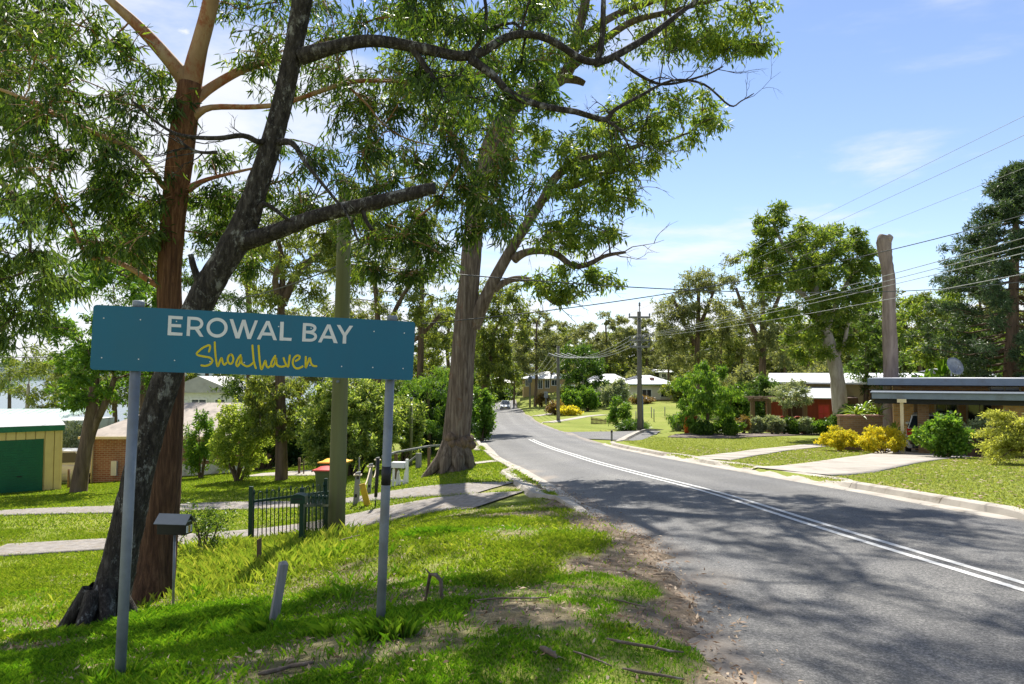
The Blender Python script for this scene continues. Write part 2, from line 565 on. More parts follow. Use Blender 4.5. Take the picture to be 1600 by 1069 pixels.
# foliage
M['gum_near'] = leaf_mat('gum_leaves', [(.1, (.016, .04, .009)), (.45, (.045, .095, .016)), (.8, (.135, .205, .03)), (.97, (.36, .32, .06))], .5, .42, .38)
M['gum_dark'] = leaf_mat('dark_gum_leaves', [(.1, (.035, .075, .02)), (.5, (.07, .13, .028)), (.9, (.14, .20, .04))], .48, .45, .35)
M['gum_mid'] = leaf_mat('olive_gum_leaves', [(.1, (.06, .095, .026)), (.5, (.12, .17, .038)), (.85, (.22, .25, .05)), (.98, (.34, .24, .08))], .52, .5, .35)
M['gum_lit'] = leaf_mat('yellow_green_gum_leaves', [(.1, (.055, .112, .022)), (.5, (.125, .20, .034)), (.9, (.26, .31, .055))], .52, .5, .35)  # lighter copy of the gum leaves, the lit look put into the colour
M['gum_far'] = leaf_mat('grey_green_gum_leaves', [(.1, (.085, .115, .06)), (.5, (.145, .175, .08)), (.9, (.25, .26, .11))], .48, .55, .3)
M['lime'] = leaf_mat('lime_leaves', [(.1, (.10, .17, .03)), (.5, (.24, .34, .06)), (.9, (.44, .48, .14)), (.98, (.42, .25, .09))], .58, .5, .3)
M['glossy'] = leaf_mat('glossy_green_leaves', [(.1, (.022, .06, .014)), (.5, (.055, .125, .02)), (.9, (.16, .26, .035))], .4, .42, .35)
M['bright'] = leaf_mat('bright_green_leaves', [(.1, (.05, .12, .018)), (.5, (.10, .21, .028)), (.9, (.22, .32, .045))], .48, .48, .3)
M['sunny'] = leaf_mat('sunlit_glossy_leaves', [(.1, (.05, .10, .022)), (.5, (.16, .24, .05)), (.9, (.42, .48, .16))], .5, .45, .4)  # glossy greens lightened: sunlight on the leaves is put into the colour
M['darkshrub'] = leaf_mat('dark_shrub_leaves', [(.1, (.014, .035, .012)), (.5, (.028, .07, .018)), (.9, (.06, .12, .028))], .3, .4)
M['yellowflower'] = leaf_mat('yellow_flowering_leaves', [(.05, (.16, .20, .03)), (.35, (.36, .38, .04)), (.6, (.62, .55, .04)), (.9, (.80, .66, .04))], .5, .6, .2, (1.1, 1.0, .5))
M['silver'] = leaf_mat('silvery_leaves', [(.1, (.10, .15, .08)), (.5, (.22, .28, .16)), (.9, (.42, .46, .32))], .35, .5)
M['pine'] = leaf_mat('dark_pine_needles', [(.1, (.024, .05, .022)), (.5, (.045, .085, .035)), (.9, (.10, .15, .06))], .3, .5, .3)
M['cypress'] = leaf_mat('golden_cypress_sprays', [(.1, (.18, .22, .04)), (.5, (.36, .40, .09)), (.9, (.56, .58, .2))], .5, .55, .3)
M['palm'] = leaf_mat('strappy_palm_leaves', [(.1, (.06, .13, .02)), (.5, (.13, .22, .03)), (.9, (.34, .33, .06))], .42, .32, .55)
M['redleaf'] = leaf_mat('rust_red_leaves', [(.1, (.09, .06, .02)), (.5, (.20, .12, .04)), (.9, (.26, .24, .06))], .35, .5)
M['grass'] = leaf_mat('grass_blades', [(.08, (.045, .125, .010)), (.45, (.095, .215, .014)), (.8, (.18, .29, .025)), (.95, (.38, .36, .13))], .5, .6, .2, (1.15, 1.15, .45))
M['grass_lawn'] = leaf_mat('lawn_blades', [(.08, (.065, .13, .012)), (.45, (.13, .215, .02)), (.8, (.225, .29, .04)), (.95, (.42, .38, .16))], .5, .6, .2, (1.2, 1.1, .45))
M['grass_tall'] = leaf_mat('tall_grass_blades', [(.08, (.09, .16, .02)), (.45, (.17, .26, .035)), (.8, (.29, .34, .06)), (.95, (.48, .43, .18))], .5, .6, .2, (1.2, 1.1, .5))
M['grass_right'] = leaf_mat('pale_lawn_blades', [(.08, (.12, .165, .035)), (.45, (.20, .245, .06)), (.8, (.30, .325, .10)), (.95, (.50, .45, .24))], .45, .6, .2, (1.15, 1.1, .5))
M['litter'] = leaf_mat('dry_leaf_litter', [(.1, (.10, .055, .03)), (.4, (.22, .13, .07)), (.7, (.38, .28, .18)), (.95, (.55, .47, .36))], .12, .6, .3, (1, .8, .5))
# bark
M['bark_black'] = bark_mat('black_rough_bark', [(.3, (.012, .010, .009)), (.52, (.045, .038, .032)), (.75, (.13, .115, .10))], 30, (1, 1, .3), 1.0, ((.25, .245, .22), 11, .545), .92, .012)
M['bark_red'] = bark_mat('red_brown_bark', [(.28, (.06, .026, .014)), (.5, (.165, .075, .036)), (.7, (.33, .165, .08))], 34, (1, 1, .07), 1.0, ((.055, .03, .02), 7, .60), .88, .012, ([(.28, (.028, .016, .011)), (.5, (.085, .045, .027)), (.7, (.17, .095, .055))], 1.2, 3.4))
M['bark_smooth'] = bark_mat('smooth_tan_bark', [(.3, (.25, .14, .07)), (.55, (.42, .27, .14)), (.75, (.50, .40, .25))], 3, (1, 1, .3), .25, ((.30, .105, .045), 3.0, .50), .7)
M['bark_grey'] = bark_mat('grey_brown_bark', [(.3, (.05, .036, .027)), (.5, (.135, .105, .082)), (.72, (.27, .225, .18))], 16, (1, 1, .08), 1.0, ((.15, .075, .04), 2.6, .60), .9, .02)
M['bark_pale'] = bark_mat('pale_grey_bark', [(.3, (.26, .22, .18)), (.55, (.42, .37, .31)), (.75, (.52, .47, .40))], 4, (1, 1, .25), .4, ((.22, .15, .10), 1.8, .62))
M['bark_brown'] = bark_mat('brown_bark', [(.3, (.06, .042, .028)), (.55, (.15, .105, .07)), (.75, (.24, .18, .12))], 6, (1, 1, .15), .8)
M['bark_dead'] = bark_mat('dead_grey_wood', [(.3, (.13, .10, .085)), (.55, (.25, .2, .17)), (.75, (.33, .28, .24))], 5, (1, 1, .12), .7)
M['twig'] = bark_mat('twig_bark', [(.3, (.05, .035, .022)), (.6, (.13, .09, .055))], 10, (1, 1, 1), .3)


def ground_mat():
    m, N, L = new_mat('lawn_and_soil')
    o = N.new('ShaderNodeOutputMaterial'); p = N.new('ShaderNodeBsdfPrincipled'); L.new(p.outputs[0], o.inputs[0])
    v = _coord(N, L, (1, 1, 1), obj=False)
    big = _noise(N, L, v, .22, 5, .6, .3)
    fine = _noise(N, L, v, 9, 6, .7)
    vf = _noise(N, L, v, 70, 3, .7)
    lawn = _ramp(N, L, big, [(.3, (.15, .19, .03)), (.5, (.22, .255, .05)), (.7, (.32, .31, .085))])
    lawn2 = _ramp(N, L, fine, [(.3, (.13, .18, .022)), (.55, (.23, .27, .05)), (.75, (.38, .35, .13))])
    lawn = _mixc(N, L, .45, lawn, lawn2)
    dry = _ramp(N, L, _noise(N, L, v, 1.3, 7, .65, .5), [(.55, (0, 0, 0)), (.72, (1, 1, 1))])
    lawn = _mixc(N, L, dry, lawn, (.27, .25, .085))
    sp = N.new('ShaderNodeMapRange'); sp.inputs[1].default_value = .3; sp.inputs[2].default_value = .7; sp.inputs[3].default_value = .62; sp.inputs[4].default_value = 1.25
    L.new(vf, sp.inputs[0])
    soil = _ramp(N, L, _noise(N, L, v, 5, 8, .7), [(.3, (.10, .075, .05)), (.5, (.20, .155, .11)), (.7, (.33, .27, .2))])
    a = N.new('ShaderNodeAttribute'); a.attribute_name = 'soil'
    col = _mixc(N, L, a.outputs['Fac'], lawn, soil)
    mm = N.new('ShaderNodeMix'); mm.data_type = 'RGBA'; mm.blend_type = 'MULTIPLY'; mm.inputs['Factor'].default_value = 1
    L.new(col, mm.inputs['A']); L.new(sp.outputs[0], mm.inputs['B'])
    L.new(mm.outputs['Result'], p.inputs['Base Color'])
    p.inputs['Roughness'].default_value = .95; p.inputs['Specular IOR Level'].default_value = .1
    L.new(_bump(N, L, fine, .8, .04), p.inputs['Normal'])
    return m


def asphalt_mat():
    m, N, L = new_mat('worn_chip_seal')
    o = N.new('ShaderNodeOutputMaterial'); p = N.new('ShaderNodeBsdfPrincipled'); L.new(p.outputs[0], o.inputs[0])
    v = _coord(N, L, (1, 1, 1), obj=False)
    st = _noise(N, L, v, 85, 2, .8)
    st2 = _noise(N, L, v, 38, 3, .75)
    ad_ = N.new('ShaderNodeMath'); ad_.operation = 'ADD'; L.new(st, ad_.inputs[0]); L.new(st2, ad_.inputs[1])
    hf = N.new('ShaderNodeMath'); hf.operation = 'MULTIPLY'; hf.inputs[1].default_value = .5; L.new(ad_.outputs[0], hf.inputs[0])
    col = _ramp(N, L, hf.outputs[0], [(.37, (.027, .028, .029)), (.5, (.095, .094, .092)), (.61, (.23, .225, .215))])
    patchy = _ramp(N, L, _noise(N, L, v, .35, 6, .6, .6), [(.35, (.72, .72, .74)), (.65, (1.08, 1.06, 1.02))])
    mm = N.new('ShaderNodeMix'); mm.data_type = 'RGBA'; mm.blend_type = 'MULTIPLY'; mm.inputs['Factor'].default_value = 1
    L.new(col, mm.inputs['A']); L.new(patchy, mm.inputs['B'])
    wa = N.new('ShaderNodeAttribute'); wa.attribute_name = 'wheel'
    wm = N.new('ShaderNodeMapRange'); wm.inputs[3].default_value = .9; wm.inputs[4].default_value = 1.22; L.new(wa.outputs['Fac'], wm.inputs[0])
    m2 = N.new('ShaderNodeMix'); m2.data_type = 'RGBA'; m2.blend_type = 'MULTIPLY'; m2.inputs['Factor'].default_value = 1
    L.new(mm.outputs['Result'], m2.inputs['A']); L.new(wm.outputs[0], m2.inputs['B']); mm = m2
    # crack lines
    vo = N.new('ShaderNodeTexVoronoi'); vo.feature = 'DISTANCE_TO_EDGE'; vo.inputs['Scale'].default_value = .23
    wv = N.new('ShaderNodeVectorMath'); wv.operation = 'ADD'
    nz = N.new('ShaderNodeTexNoise'); nz.inputs['Scale'].default_value = 1.1; nz.inputs['Detail'].default_value = 6
    L.new(v, nz.inputs['Vector']); L.new(v, wv.inputs[0]); L.new(nz.outputs['Color'], wv.inputs[1]); L.new(wv.outputs[0], vo.inputs['Vector'])
    ck = _ramp(N, L, vo.outputs['Distance'], [(.0, (1, 1, 1)), (.0045, (0, 0, 0))])
    sel = _ramp(N, L, _noise(N, L, v, .16, 2), [(.52, (0, 0, 0)), (.6, (.6, .6, .6))])
    ckm = N.new('ShaderNodeMix'); ckm.data_type = 'RGBA'; ckm.blend_type = 'MULTIPLY'; ckm.inputs['Factor'].default_value = 1
    L.new(ck, ckm.inputs['A']); L.new(sel, ckm.inputs['B'])
    col = _mixc(N, L, ckm.outputs['Result'], mm.outputs['Result'], (.03, .03, .03))
    # soil washed onto the edge
    a = N.new('ShaderNodeAttribute'); a.attribute_name = 'soil'
    col = _mixc(N, L, a.outputs['Fac'], col, (.24, .195, .15))
    L.new(col, p.inputs['Base Color'])
    p.inputs['Roughness'].default_value = .72; p.inputs['Specular IOR Level'].default_value = .35
    L.new(_bump(N, L, hf.outputs[0], .7, .012), p.inputs['Normal'])
    return m


def brick_mat(name, c1, c2, mortar, scale=1.0):
    m, N, L = new_mat(name)
    o = N.new('ShaderNodeOutputMaterial'); p = N.new('ShaderNodeBsdfPrincipled'); L.new(p.outputs[0], o.inputs[0])
    t = N.new('ShaderNodeTexCoord'); s_ = N.new('ShaderNodeSeparateXYZ'); L.new(t.outputs['Object'], s_.inputs[0])
    ad_ = N.new('ShaderNodeMath'); L.new(s_.outputs['X'], ad_.inputs[0]); L.new(s_.outputs['Y'], ad_.inputs[1])
    c = N.new('ShaderNodeCombineXYZ'); L.new(ad_.outputs[0], c.inputs[0]); L.new(s_.outputs['Z'], c.inputs[1])
    b = N.new('ShaderNodeTexBrick'); L.new(c.outputs[0], b.inputs['Vector'])
    b.inputs['Scale'].default_value = 1.0; b.inputs['Brick Width'].default_value = .24 * scale; b.inputs['Row Height'].default_value = .086 * scale
    b.inputs['Mortar Size'].default_value = .011; b.inputs['Color1'].default_value = (*c1, 1); b.inputs['Color2'].default_value = (*c2, 1); b.inputs['Mortar'].default_value = (*mortar, 1)
    v = _coord(N, L)
    var = _ramp(N, L, _noise(N, L, v, 1.2, 6, .6), [(.3, (.75, .74, .73)), (.7, (1.15, 1.13, 1.1))])
    mm = N.new('ShaderNodeMix'); mm.data_type = 'RGBA'; mm.blend_type = 'MULTIPLY'; mm.inputs['Factor'].default_value = 1
    L.new(b.outputs['Color'], mm.inputs['A']); L.new(var, mm.inputs['B']); L.new(mm.outputs['Result'], p.inputs['Base Color'])
    p.inputs['Roughness'].default_value = .9
    return m


M['ground'] = ground_mat()
M['asphalt'] = asphalt_mat()
M['gravel'] = surf('grey_gravel', (.36, .33, .30), (.19, .17, .155), 8, .95, 0, .9, 60, dirt=(.26, .21, .15), bdist=.03)
M['concrete'] = surf('weathered_concrete', (.41, .37, .32), (.31, .28, .24), 1.8, .9, 0, .4, 40, dirt=(.27, .24, .20))
M['kerb'] = surf('kerb_concrete', (.46, .42, .36), (.30, .27, .23), 2.2, .9, 0, .4, 40, dirt=(.20, .17, .13))
M['line'] = surf('worn_road_paint', (.64, .64, .62), (.42, .42, .41), 22, .7, 0, .3, 60, dirt=(.30, .295, .28))
M['galv'] = surf('galvanised_steel', (.25, .275, .30), (.15, .17, .19), 7, .58, .4, .2, 60, dirt=(.17, .17, .165))
M['tape'] = surf('black_tape', (.02, .02, .022), (.012, .012, .013), 12, .55, 0, .3, 50)
M['signblue'] = surf('teal_sign_sheet', (.004, .135, .225), (.006, .112, .19), 2.2, .42, 0, .05, 14, (1, 1, .5), spec=.4, dirt=(.012, .125, .195))
M['signedge'] = surf('sign_edge', (.02, .05, .07), None, 4, .6)
M['signwhite'] = surf('white_sign_vinyl', (.74, .74, .73), (.64, .64, .63), 9, .5, 0, 0)
M['signyellow'] = surf('yellow_sign_vinyl', (.72, .58, .008), (.62, .48, .006), 9, .5, 0, 0)
M['pole_green'] = surf('treated_pole_timber', (.21, .215, .095), (.11, .115, .05), 4, .9, 0, .6, 10, (1, 1, .06), dirt=(.17, .14, .09))
M['pole_grey'] = surf('grey_pole_timber', (.21, .20, .16), (.11, .105, .085), 4, .9, 0, .5, 10, (1, 1, .06))
M['timber_grey'] = surf('weathered_grey_timber', (.29, .285, .28), (.14, .14, .138), 9, .95, 0, .7, 22, (1, 1, .1), dirt=(.10, .12, .07))
M['timber_brown'] = surf('old_brown_timber', (.20, .13, .08), (.10, .065, .04), 6, .9, 0, .5, 20, (1, 1, .12))
M['timber_dark'] = surf('dark_stained_timber', (.10, .05, .028), (.05, .026, .016), 5, .8, 0, .4, 20, (1, 1, .15))
M['timber_red'] = surf('red_stained_timber', (.32, .065, .03), (.22, .045, .022), 5, .75, 0, .3, 20, (1, 1, .15))
M['paint_yellow'] = surf('faded_yellow_paint', (.62, .40, .02), (.50, .32, .02), 6, .7, 0, .3, 30, dirt=(.35, .26, .08))
M['paint_white'] = surf('white_paint', (.80, .80, .78), (.70, .70, .68), 4, .6, 0, .1, 30)
M['paint_cream'] = surf('cream_paint', (.72, .62, .40), (.62, .52, .32), 4, .65, 0, .1, 30)
M['paint_black'] = surf('black_satin_paint', (.012, .014, .015), (.008, .009, .01), 6, .45, 0, .1, 30)
M['steel_dark'] = surf('slate_blue_sheet', (.13, .155, .185), (.10, .12, .145), 4, .42, .2, .1, 30)
M['fence_green'] = surf('dark_green_powdercoat', (.008, .045, .026), (.006, .034, .019), 6, .42, .0, .06, 30)
M['door_green'] = surf('bottle_green_roller_door', (.010, .135, .05), (.008, .10, .04), 3, .45, 0, .06, 30)
M['trim_green'] = surf('green_trim', (.02, .17, .075), (.015, .13, .06), 3, .5, 0, .05, 30)
M['clad_cream'] = surf('cream_steel_cladding', (.76, .58, .21), (.66, .49, .17), 2.5, .55, 0, .06, 30)
M['roof_garage'] = surf('dull_zinc_roof', (.40, .42, .43), (.32, .34, .35), 2, .65, .1, .1, 20, dirt=(.28, .28, .27))
M['roof_white'] = surf('pale_steel_roof', (.70, .71, .73), (.60, .61, .64), 2, .5, .1, .1, 20)
M['roof_grey'] = surf('grey_sheet_roof', (.42, .42, .40), (.32, .32, .31), 2, .6, .1, .15, 20, dirt=(.28, .26, .24))
M['roof_mint'] = surf('mint_steel_roof', (.42, .54, .47), (.36, .47, .40), 2, .5, .1, .1, 20)
M['tile_roof'] = surf('pale_tiled_roof', (.46, .40, .34), (.34, .29, .25), 3, .85, 0, .3, 30, dirt=(.26, .23, .2))
M['fascia'] = surf('slate_blue_fascia', (.19, .235, .30), (.15, .19, .245), 3, .5, 0, .06, 30, dirt=(.14, .16, .19))
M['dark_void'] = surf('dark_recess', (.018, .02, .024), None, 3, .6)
M['wall_cream'] = surf('pale_cream_weatherboard', (.74, .68, .56), (.66, .60, .49), 1.5, .75, 0, .1, 30)
M['wall_tan'] = surf('tan_render', (.52, .37, .17), (.43, .30, .14), 2, .8, 0, .2, 30)
M['wall_yellow'] = surf('pale_yellow_wall', (.62, .50, .27), (.54, .43, .22), 2, .8, 0, .1, 30)
M['wall_white'] = surf('whitewashed_wall', (.72, .73, .70), (.60, .61, .58), 2, .85, 0, .2, 30, dirt=(.4, .38, .33))
M['brick_tan'] = brick_mat('tan_brick', (.66, .34, .12), (.82, .50, .20), (.62, .50, .34))
M['brick_red'] = brick_mat('red_brick', (.27, .10, .07), (.36, .17, .12), (.38, .33, .29))
M['brick_brown'] = brick_mat('brown_brick', (.22, .12, .06), (.30, .18, .09), (.26, .21, .15))
M['bin_green'] = surf('dark_green_bin_plastic', (.045, .075, .022), (.035, .058, .018), 4, .5, 0, .1, 40)
M['lid_yellow'] = surf('yellow_bin_lid', (.80, .44, .02), (.70, .38, .02), 5, .45, 0, .05, 40)
M['lid_red'] = surf('red_bin_lid', (.62, .05, .04), (.5, .04, .035), 5, .45, 0, .05, 40)
M['rope'] = surf('pale_rope', (.62, .54, .40), (.45, .38, .27), 30, .9, 0, .6, 90)
M['rubber'] = surf('black_rubber', (.02, .02, .02), None, 9, .85)
M['car_white'] = surf('white_car_paint', (.74, .76, .78), (.70, .72, .74), 1, .22, .05, 0, spec=.6)
M['car_blue'] = surf('dark_trim', (.03, .035, .045), None, 3, .4)
M['red_lamp'] = surf('red_tail_lamp', (.55, .02, .015), None, 3, .2)
M['chrome'] = surf('alloy', (.55, .56, .58), None, 3, .3, .8)
M['plate'] = surf('number_plate', (.72, .62, .15), None, 8, .5)
M['terracotta'] = surf('terracotta_red', (.55, .07, .03), (.42, .05, .02), 4, .6)
M['blue_paint'] = surf('blue_paint', (.05, .17, .30), (.04, .13, .24), 4, .5)
M['wire'] = surf('weathered_cable', (.05, .055, .055), None, 4, .6)
M['wire_pale'] = surf('bare_aluminium_conductor', (.40, .42, .42), (.3, .31, .31), 4, .5, .3)
M['mulch'] = surf('grey_bark_mulch', (.26, .21, .18), (.13, .10, .085), 9, .95, 0, 1.0, 40, bdist=.04)
M['hills'] = surf('far_wooded_shore', (.10, .14, .13), (.06, .09, .085), .04, 1, 0, 0)
M['branch_dead'] = surf('bare_grey_stick', (.20, .15, .11), (.10, .075, .055), 20, .9, 0, .6, 60, dirt=(.3, .27, .23))

m, N, L = new_mat('window_glass')
o = N.new('ShaderNodeOutputMaterial'); p = N.new('ShaderNodeBsdfPrincipled'); L.new(p.outputs[0], o.inputs[0])
p.inputs['Base Color'].default_value = (.02, .03, .04, 1); p.inputs['Roughness'].default_value = .06; p.inputs['Specular IOR Level'].default_value = .8
M['glass'] = m
m, N, L = new_mat('bay_water')
o = N.new('ShaderNodeOutputMaterial'); p = N.new('ShaderNodeBsdfPrincipled'); L.new(p.outputs[0], o.inputs[0])
p.inputs['Base Color'].default_value = (.06, .10, .12, 1); p.inputs['Roughness'].default_value = .18
v = _coord(N, L, (1, 1, 1), obj=False)
L.new(_bump(N, L, _noise(N, L, v, .8, 4), .35, .12), p.inputs['Normal'])
M['water'] = m
# ------------------------------------------------------------------ the setting
SIDE = [(2.0, 41.0, 13.0), (4.6, 43.6, 9.5), (7.2, 47.0, 5.8), (10.5, 50.6, 5.0), (16.5, 55.0, 5.0), (30, 61.0, 5.0), (60, 70.0, 5.0)]


def side_lat(x, y):
    x = np.asarray(x, float); y = np.asarray(y, float)
    best = np.full(np.broadcast(x, y).shape, 99.0)
    for (x0, y0, w0), (x1, y1, w1) in zip(SIDE[:-1], SIDE[1:]):
        dx, dy = x1 - x0, y1 - y0
        t = np.clip(((x - x0) * dx + (y - y0) * dy) / (dx * dx + dy * dy), 0, 1)
        d = np.hypot(x - x0 - t * dx, y - y0 - t * dy) - (w0 + t * (w1 - w0)) / 2
        best = np.minimum(best, d)
    return best


_lat_main = lat


def lat(x, y):
    return np.minimum(_lat_main(x, y), side_lat(x, y))


def gpix(px, py):
    """where the view ray through a photo pixel meets the ground"""
    d = ray(px, py)
    t = np.concatenate([np.arange(2, 40, .05), np.arange(40, 200, .25)])
    zz_ = EYE + d.z * t
    g = Zg(d.x * t, d.y * t)
    k = np.argmax(zz_ < g)
    return Vector((d.x * t[k], d.y * t[k], g[k]))


def spaced(bounds):
    out = []
    for a, b, s in bounds:
        n = max(1, int(round(abs(b - a) / s)))
        out += list(np.linspace(a, b, n, endpoint=False))
    out.append(bounds[-1][1])
    return np.array(out)


xs = spaced([(-2600, -400, 300), (-400, -110, 40), (-110, -40, 6), (-40, -12, 1.2), (-12, -6.5, .4), (-6.5, 3.2, .085), (3.2, 9, .16), (9, 30, .8), (30, 110, 5), (110, 400, 40), (400, 2600, 300)])
ys = spaced([(-60, -2, 4), (-2, 1.5, .5), (1.5, 11, .09), (11, 24, .22), (24, 62, .5), (62, 150, 2), (150, 330, 8), (330, 800, 50), (800, 3000, 300)])
X, Y = np.meshgrid(xs, ys)
ZZ = Zg(X, Y)
nx, ny = len(xs), len(ys)
V = np.stack([X, Y, ZZ], -1).reshape(-1, 3)
ii = (np.arange(ny - 1)[:, None] * nx + np.arange(nx - 1)[None, :]).ravel()
me = np_mesh('ground', V, np.stack([ii, ii + 1, ii + nx + 1, ii + nx], -1), 4, True)
soil = np.clip(dirt_mask(X, Y), 0, 1).ravel()
me.attributes.new('soil', 'FLOAT', 'POINT').data.foreach_set('value', soil.astype(np.float32))
props(link_mesh('ground', me, M['ground']), kind='structure')


def ribbon(name, rows, mat, parent=None, lift=.0, zf=Z, soil_fn=None, kind='structure', skirt=False, cols=8):
    """rows: list of (left xy, right xy); laid on the terrain"""
    K = cols + 1 + (2 if skirt else 0)
    fr_ = [0, .002] + [k / 8 for k in range(1, 8)] + [.998, 1] if skirt else [k / cols for k in range(cols + 1)]
    P = np.array([[[l[0] + (r[0] - l[0]) * k, l[1] + (r[1] - l[1]) * k] for k in fr_] for l, r in rows])
    z = zf(P[..., 0], P[..., 1]) + lift
    if skirt:
        z[:, 0] -= .16; z[:, -1] -= .16
    Vv = np.concatenate([P, z[..., None]], -1).reshape(-1, 3)
    n = len(rows)
    i0 = (np.arange(n - 1)[:, None] * K + np.arange(K - 1)[None, :]).ravel()
    me_ = np_mesh(name, Vv, np.stack([i0, i0 + 1, i0 + K + 1, i0 + K], -1), 4, not skirt)
    if soil_fn is not None:
        me_.attributes.new('soil', 'FLOAT', 'POINT').data.foreach_set('value', soil_fn(P[..., 0], P[..., 1]).ravel().astype(np.float32))
    ob = link_mesh(name, me_, mat, parent)
    if parent is None: props(ob, kind=kind)
    return ob


def path_rows(pts, step=.4):
    """pts: (x, y, width) -> rows along a smoothed centre line"""
    P = np.array([p[:2] for p in pts], float); W_ = np.array([p[2] for p in pts], float)
    s = np.concatenate([[0], np.cumsum(np.hypot(*np.diff(P, axis=0).T))])
    u = np.arange(0, s[-1], step)
    w = step * 3
    def sm(a): return sum(np.interp(np.clip(u + k * w, 0, s[-1]), s, a) for k in (-1, -.5, 0, .5, 1)) / 5
    x, y, ww = sm(P[:, 0]), sm(P[:, 1]), sm(W_)
    tx, ty = np.gradient(x), np.gradient(y); l = np.hypot(tx, ty); tx /= l; ty /= l
    return [((a - c * e / 2, b + d * e / 2), (a + c * e / 2, b - d * e / 2)) for a, b, d, c, e in zip(x, y, tx, ty, ww)]


def slabs(name, rows, mat, lift, per=4):
    """concrete laid in slabs with open joints"""
    r_ = thing(name, None, None, (rows[0][0][0], rows[0][0][1], float(Z(*rows[0][0])))); r_['kind'] = 'structure'
    inv = root_inv(r_)
    lp = lambda a, b, t: (a[0] + (b[0] - a[0]) * t, a[1] + (b[1] - a[1]) * t)
    i = 0
    while i < len(rows) - 1:
        e = min(i + per, len(rows) - 1)
        if len(rows) - 1 - e < 2: e = len(rows) - 1
        sg = list(rows[i:e + 1])
        sg[0] = (lp(sg[0][0], sg[1][0], .05), lp(sg[0][1], sg[1][1], .05))
        sg[-1] = (lp(sg[-1][0], sg[-2][0], .05), lp(sg[-1][1], sg[-2][1], .05))
        o_ = ribbon('slab', sg, mat, r_, lift + .004 * ((i * 7) % 3), Zg, skirt=True)
        o_.data.transform(inv)
        i = e
    return r_


# main road
yy = spaced([(-40, 0, 1.0), (0, 40, .3), (40, 150, 1.0), (150, 205, 2)])
rows = [((float(cxr(y) - wleft(y) - .25), y), (float(cxr(y) + WR + .06), y)) for y in yy]


def road_soil(x, y):
    l = x - (cxr(y) - wleft(y))
    n = fbm(x * 2.0 + 3, y * 1.2 + 7, 4)
    a = sstep(.55, 0.0, l - (n - .5) * 1.3) * (1 - sstep(18, 26, y)) * .95
    r_ = sstep(.35, 0.0, (cxr(y) + WR) - x - (n - .5) * .9) * .75
    return np.clip(np.maximum(a, r_), 0, 1)


road_ob = ribbon('road', rows, M['asphalt'], lift=.0, soil_fn=road_soil, cols=36)
co = np.empty(len(road_ob.data.vertices) * 3); road_ob.data.vertices.foreach_get('co', co); co = co.reshape(-1, 3)
u_ = co[:, 0] - cxr(co[:, 1])
wh_ = sum(np.exp(-((u_ - c_) / .28) ** 2) for c_ in (-2.15, -.75, .85, 2.3)) * (.45 + .9 * fbm(co[:, 0] * .8, co[:, 1] * .15, 3))
road_ob.data.attributes.new('wheel', 'FLOAT', 'POINT').data.foreach_set('value', np.clip(wh_, 0, 1).astype(np.float32))
rows = path_rows(SIDE, .8)
ribbon('side_road', rows, M['asphalt'], lift=-.012, soil_fn=lambda x, y: 0 * x)
# double centre line
for off in (-.105, .105):
    yl = spaced([(-20, 38.2, .5)])
    ribbon('road_marking', [((float(cxr(y)) + off - .046, y), (float(cxr(y)) + off + .046, y)) for y in yl], M['line'], lift=.005)


# kerbs: stones swept along the road edge
def kerb_run(edge, s0, s1, out, label_unused=None, seg=2.4, root=None, low=(), taper=False):
    """edge(s)->(x,y,outward normal xy)"""
    s = s0
    while s < s1 - .3:
        e = min(s + seg, s1)
        mb = MB(); k = 9; rws = []
        hi_k = [(-.34, .006), (-.30, .022), (-.02, .012), (.03, .105), (.08, .125), (.20, .128), (.26, -.05)]
        lo_k = [(-.34, .006), (-.30, .022), (-.02, .022), (.10, .055), (.25, .085), (.5, .112), (.66, -.05)]
        npf = len(hi_k)
        for t in np.linspace(s + .008, e - .008, k):
            x, y, nx_, ny_ = edge(t)
            z = float(Z(x, y))
            f_ = max([float(sstep(a - .7, a + .1, t) * (1 - sstep(b - .1, b + .7, t))) for a, b in low] + [0.0])
            g_ = float(sstep(s0, s0 + 1.2, t)) if taper else 1.0
            rws.append([Vector((x + nx_ * (h[0] + (l_[0] - h[0]) * f_), y + ny_ * (h[0] + (l_[0] - h[0]) * f_), z + (h[1] + (l_[1] - h[1]) * f_) * g_ - .05 * (1 - g_))) for h, l_ in zip(hi_k, lo_k)])
        vs_ = [p_ for r_ in rws for p_ in r_]
        fs_ = []
        for i in range(k - 1):
            for j in range(npf - 1):
                q = [i * npf + j, i * npf + j + 1, (i + 1) * npf + j + 1, (i + 1) * npf + j]
                fs_.append(q if out > 0 else q[::-1])
        fs_.append(list(range(npf))); fs_.append([(k - 1) * npf + j for j in range(npf)][::-1])
        mb.add(vs_, fs_)
        mb.build('kerb_stone', M['kerb'], root, world_space=True)
        s = e


kl = thing('kerb', None, None, (0, 15, 0)); kl['kind'] = 'structure'
kr = thing('kerb', None, None, (6, 15, 0)); kr['kind'] = 'structure'
kerb_run(lambda t: (float(cxr(t) - wleft(t)), t, -1, 0), 9.6, 75, -1, root=kl, low=((12.6, 17.6), (28.5, 31)), taper=True)
kerb_run(lambda t: (float(cxr(t) + WR), t, 1, 0), 9.2, 32.6, 1, root=kr, low=((14.8, 19.9), (22.2, 24.7)), taper=True)
cor = [(5.0, 32.6), (5.15, 34.2), (5.6, 36.4), (6.2, 38.8), (7.0, 41.2), (7.9, 43.4), (9.0, 45.4), (10.4, 47.2), (12.3, 49.0)]
cor = np.array(cor); cor[0, 0] = float(cxr(32.6)) + WR; cor[1, 0] = float(cxr(34)) + WR + .15
cs = np.concatenate([[0], np.cumsum(np.hypot(*np.diff(cor, axis=0).T))])


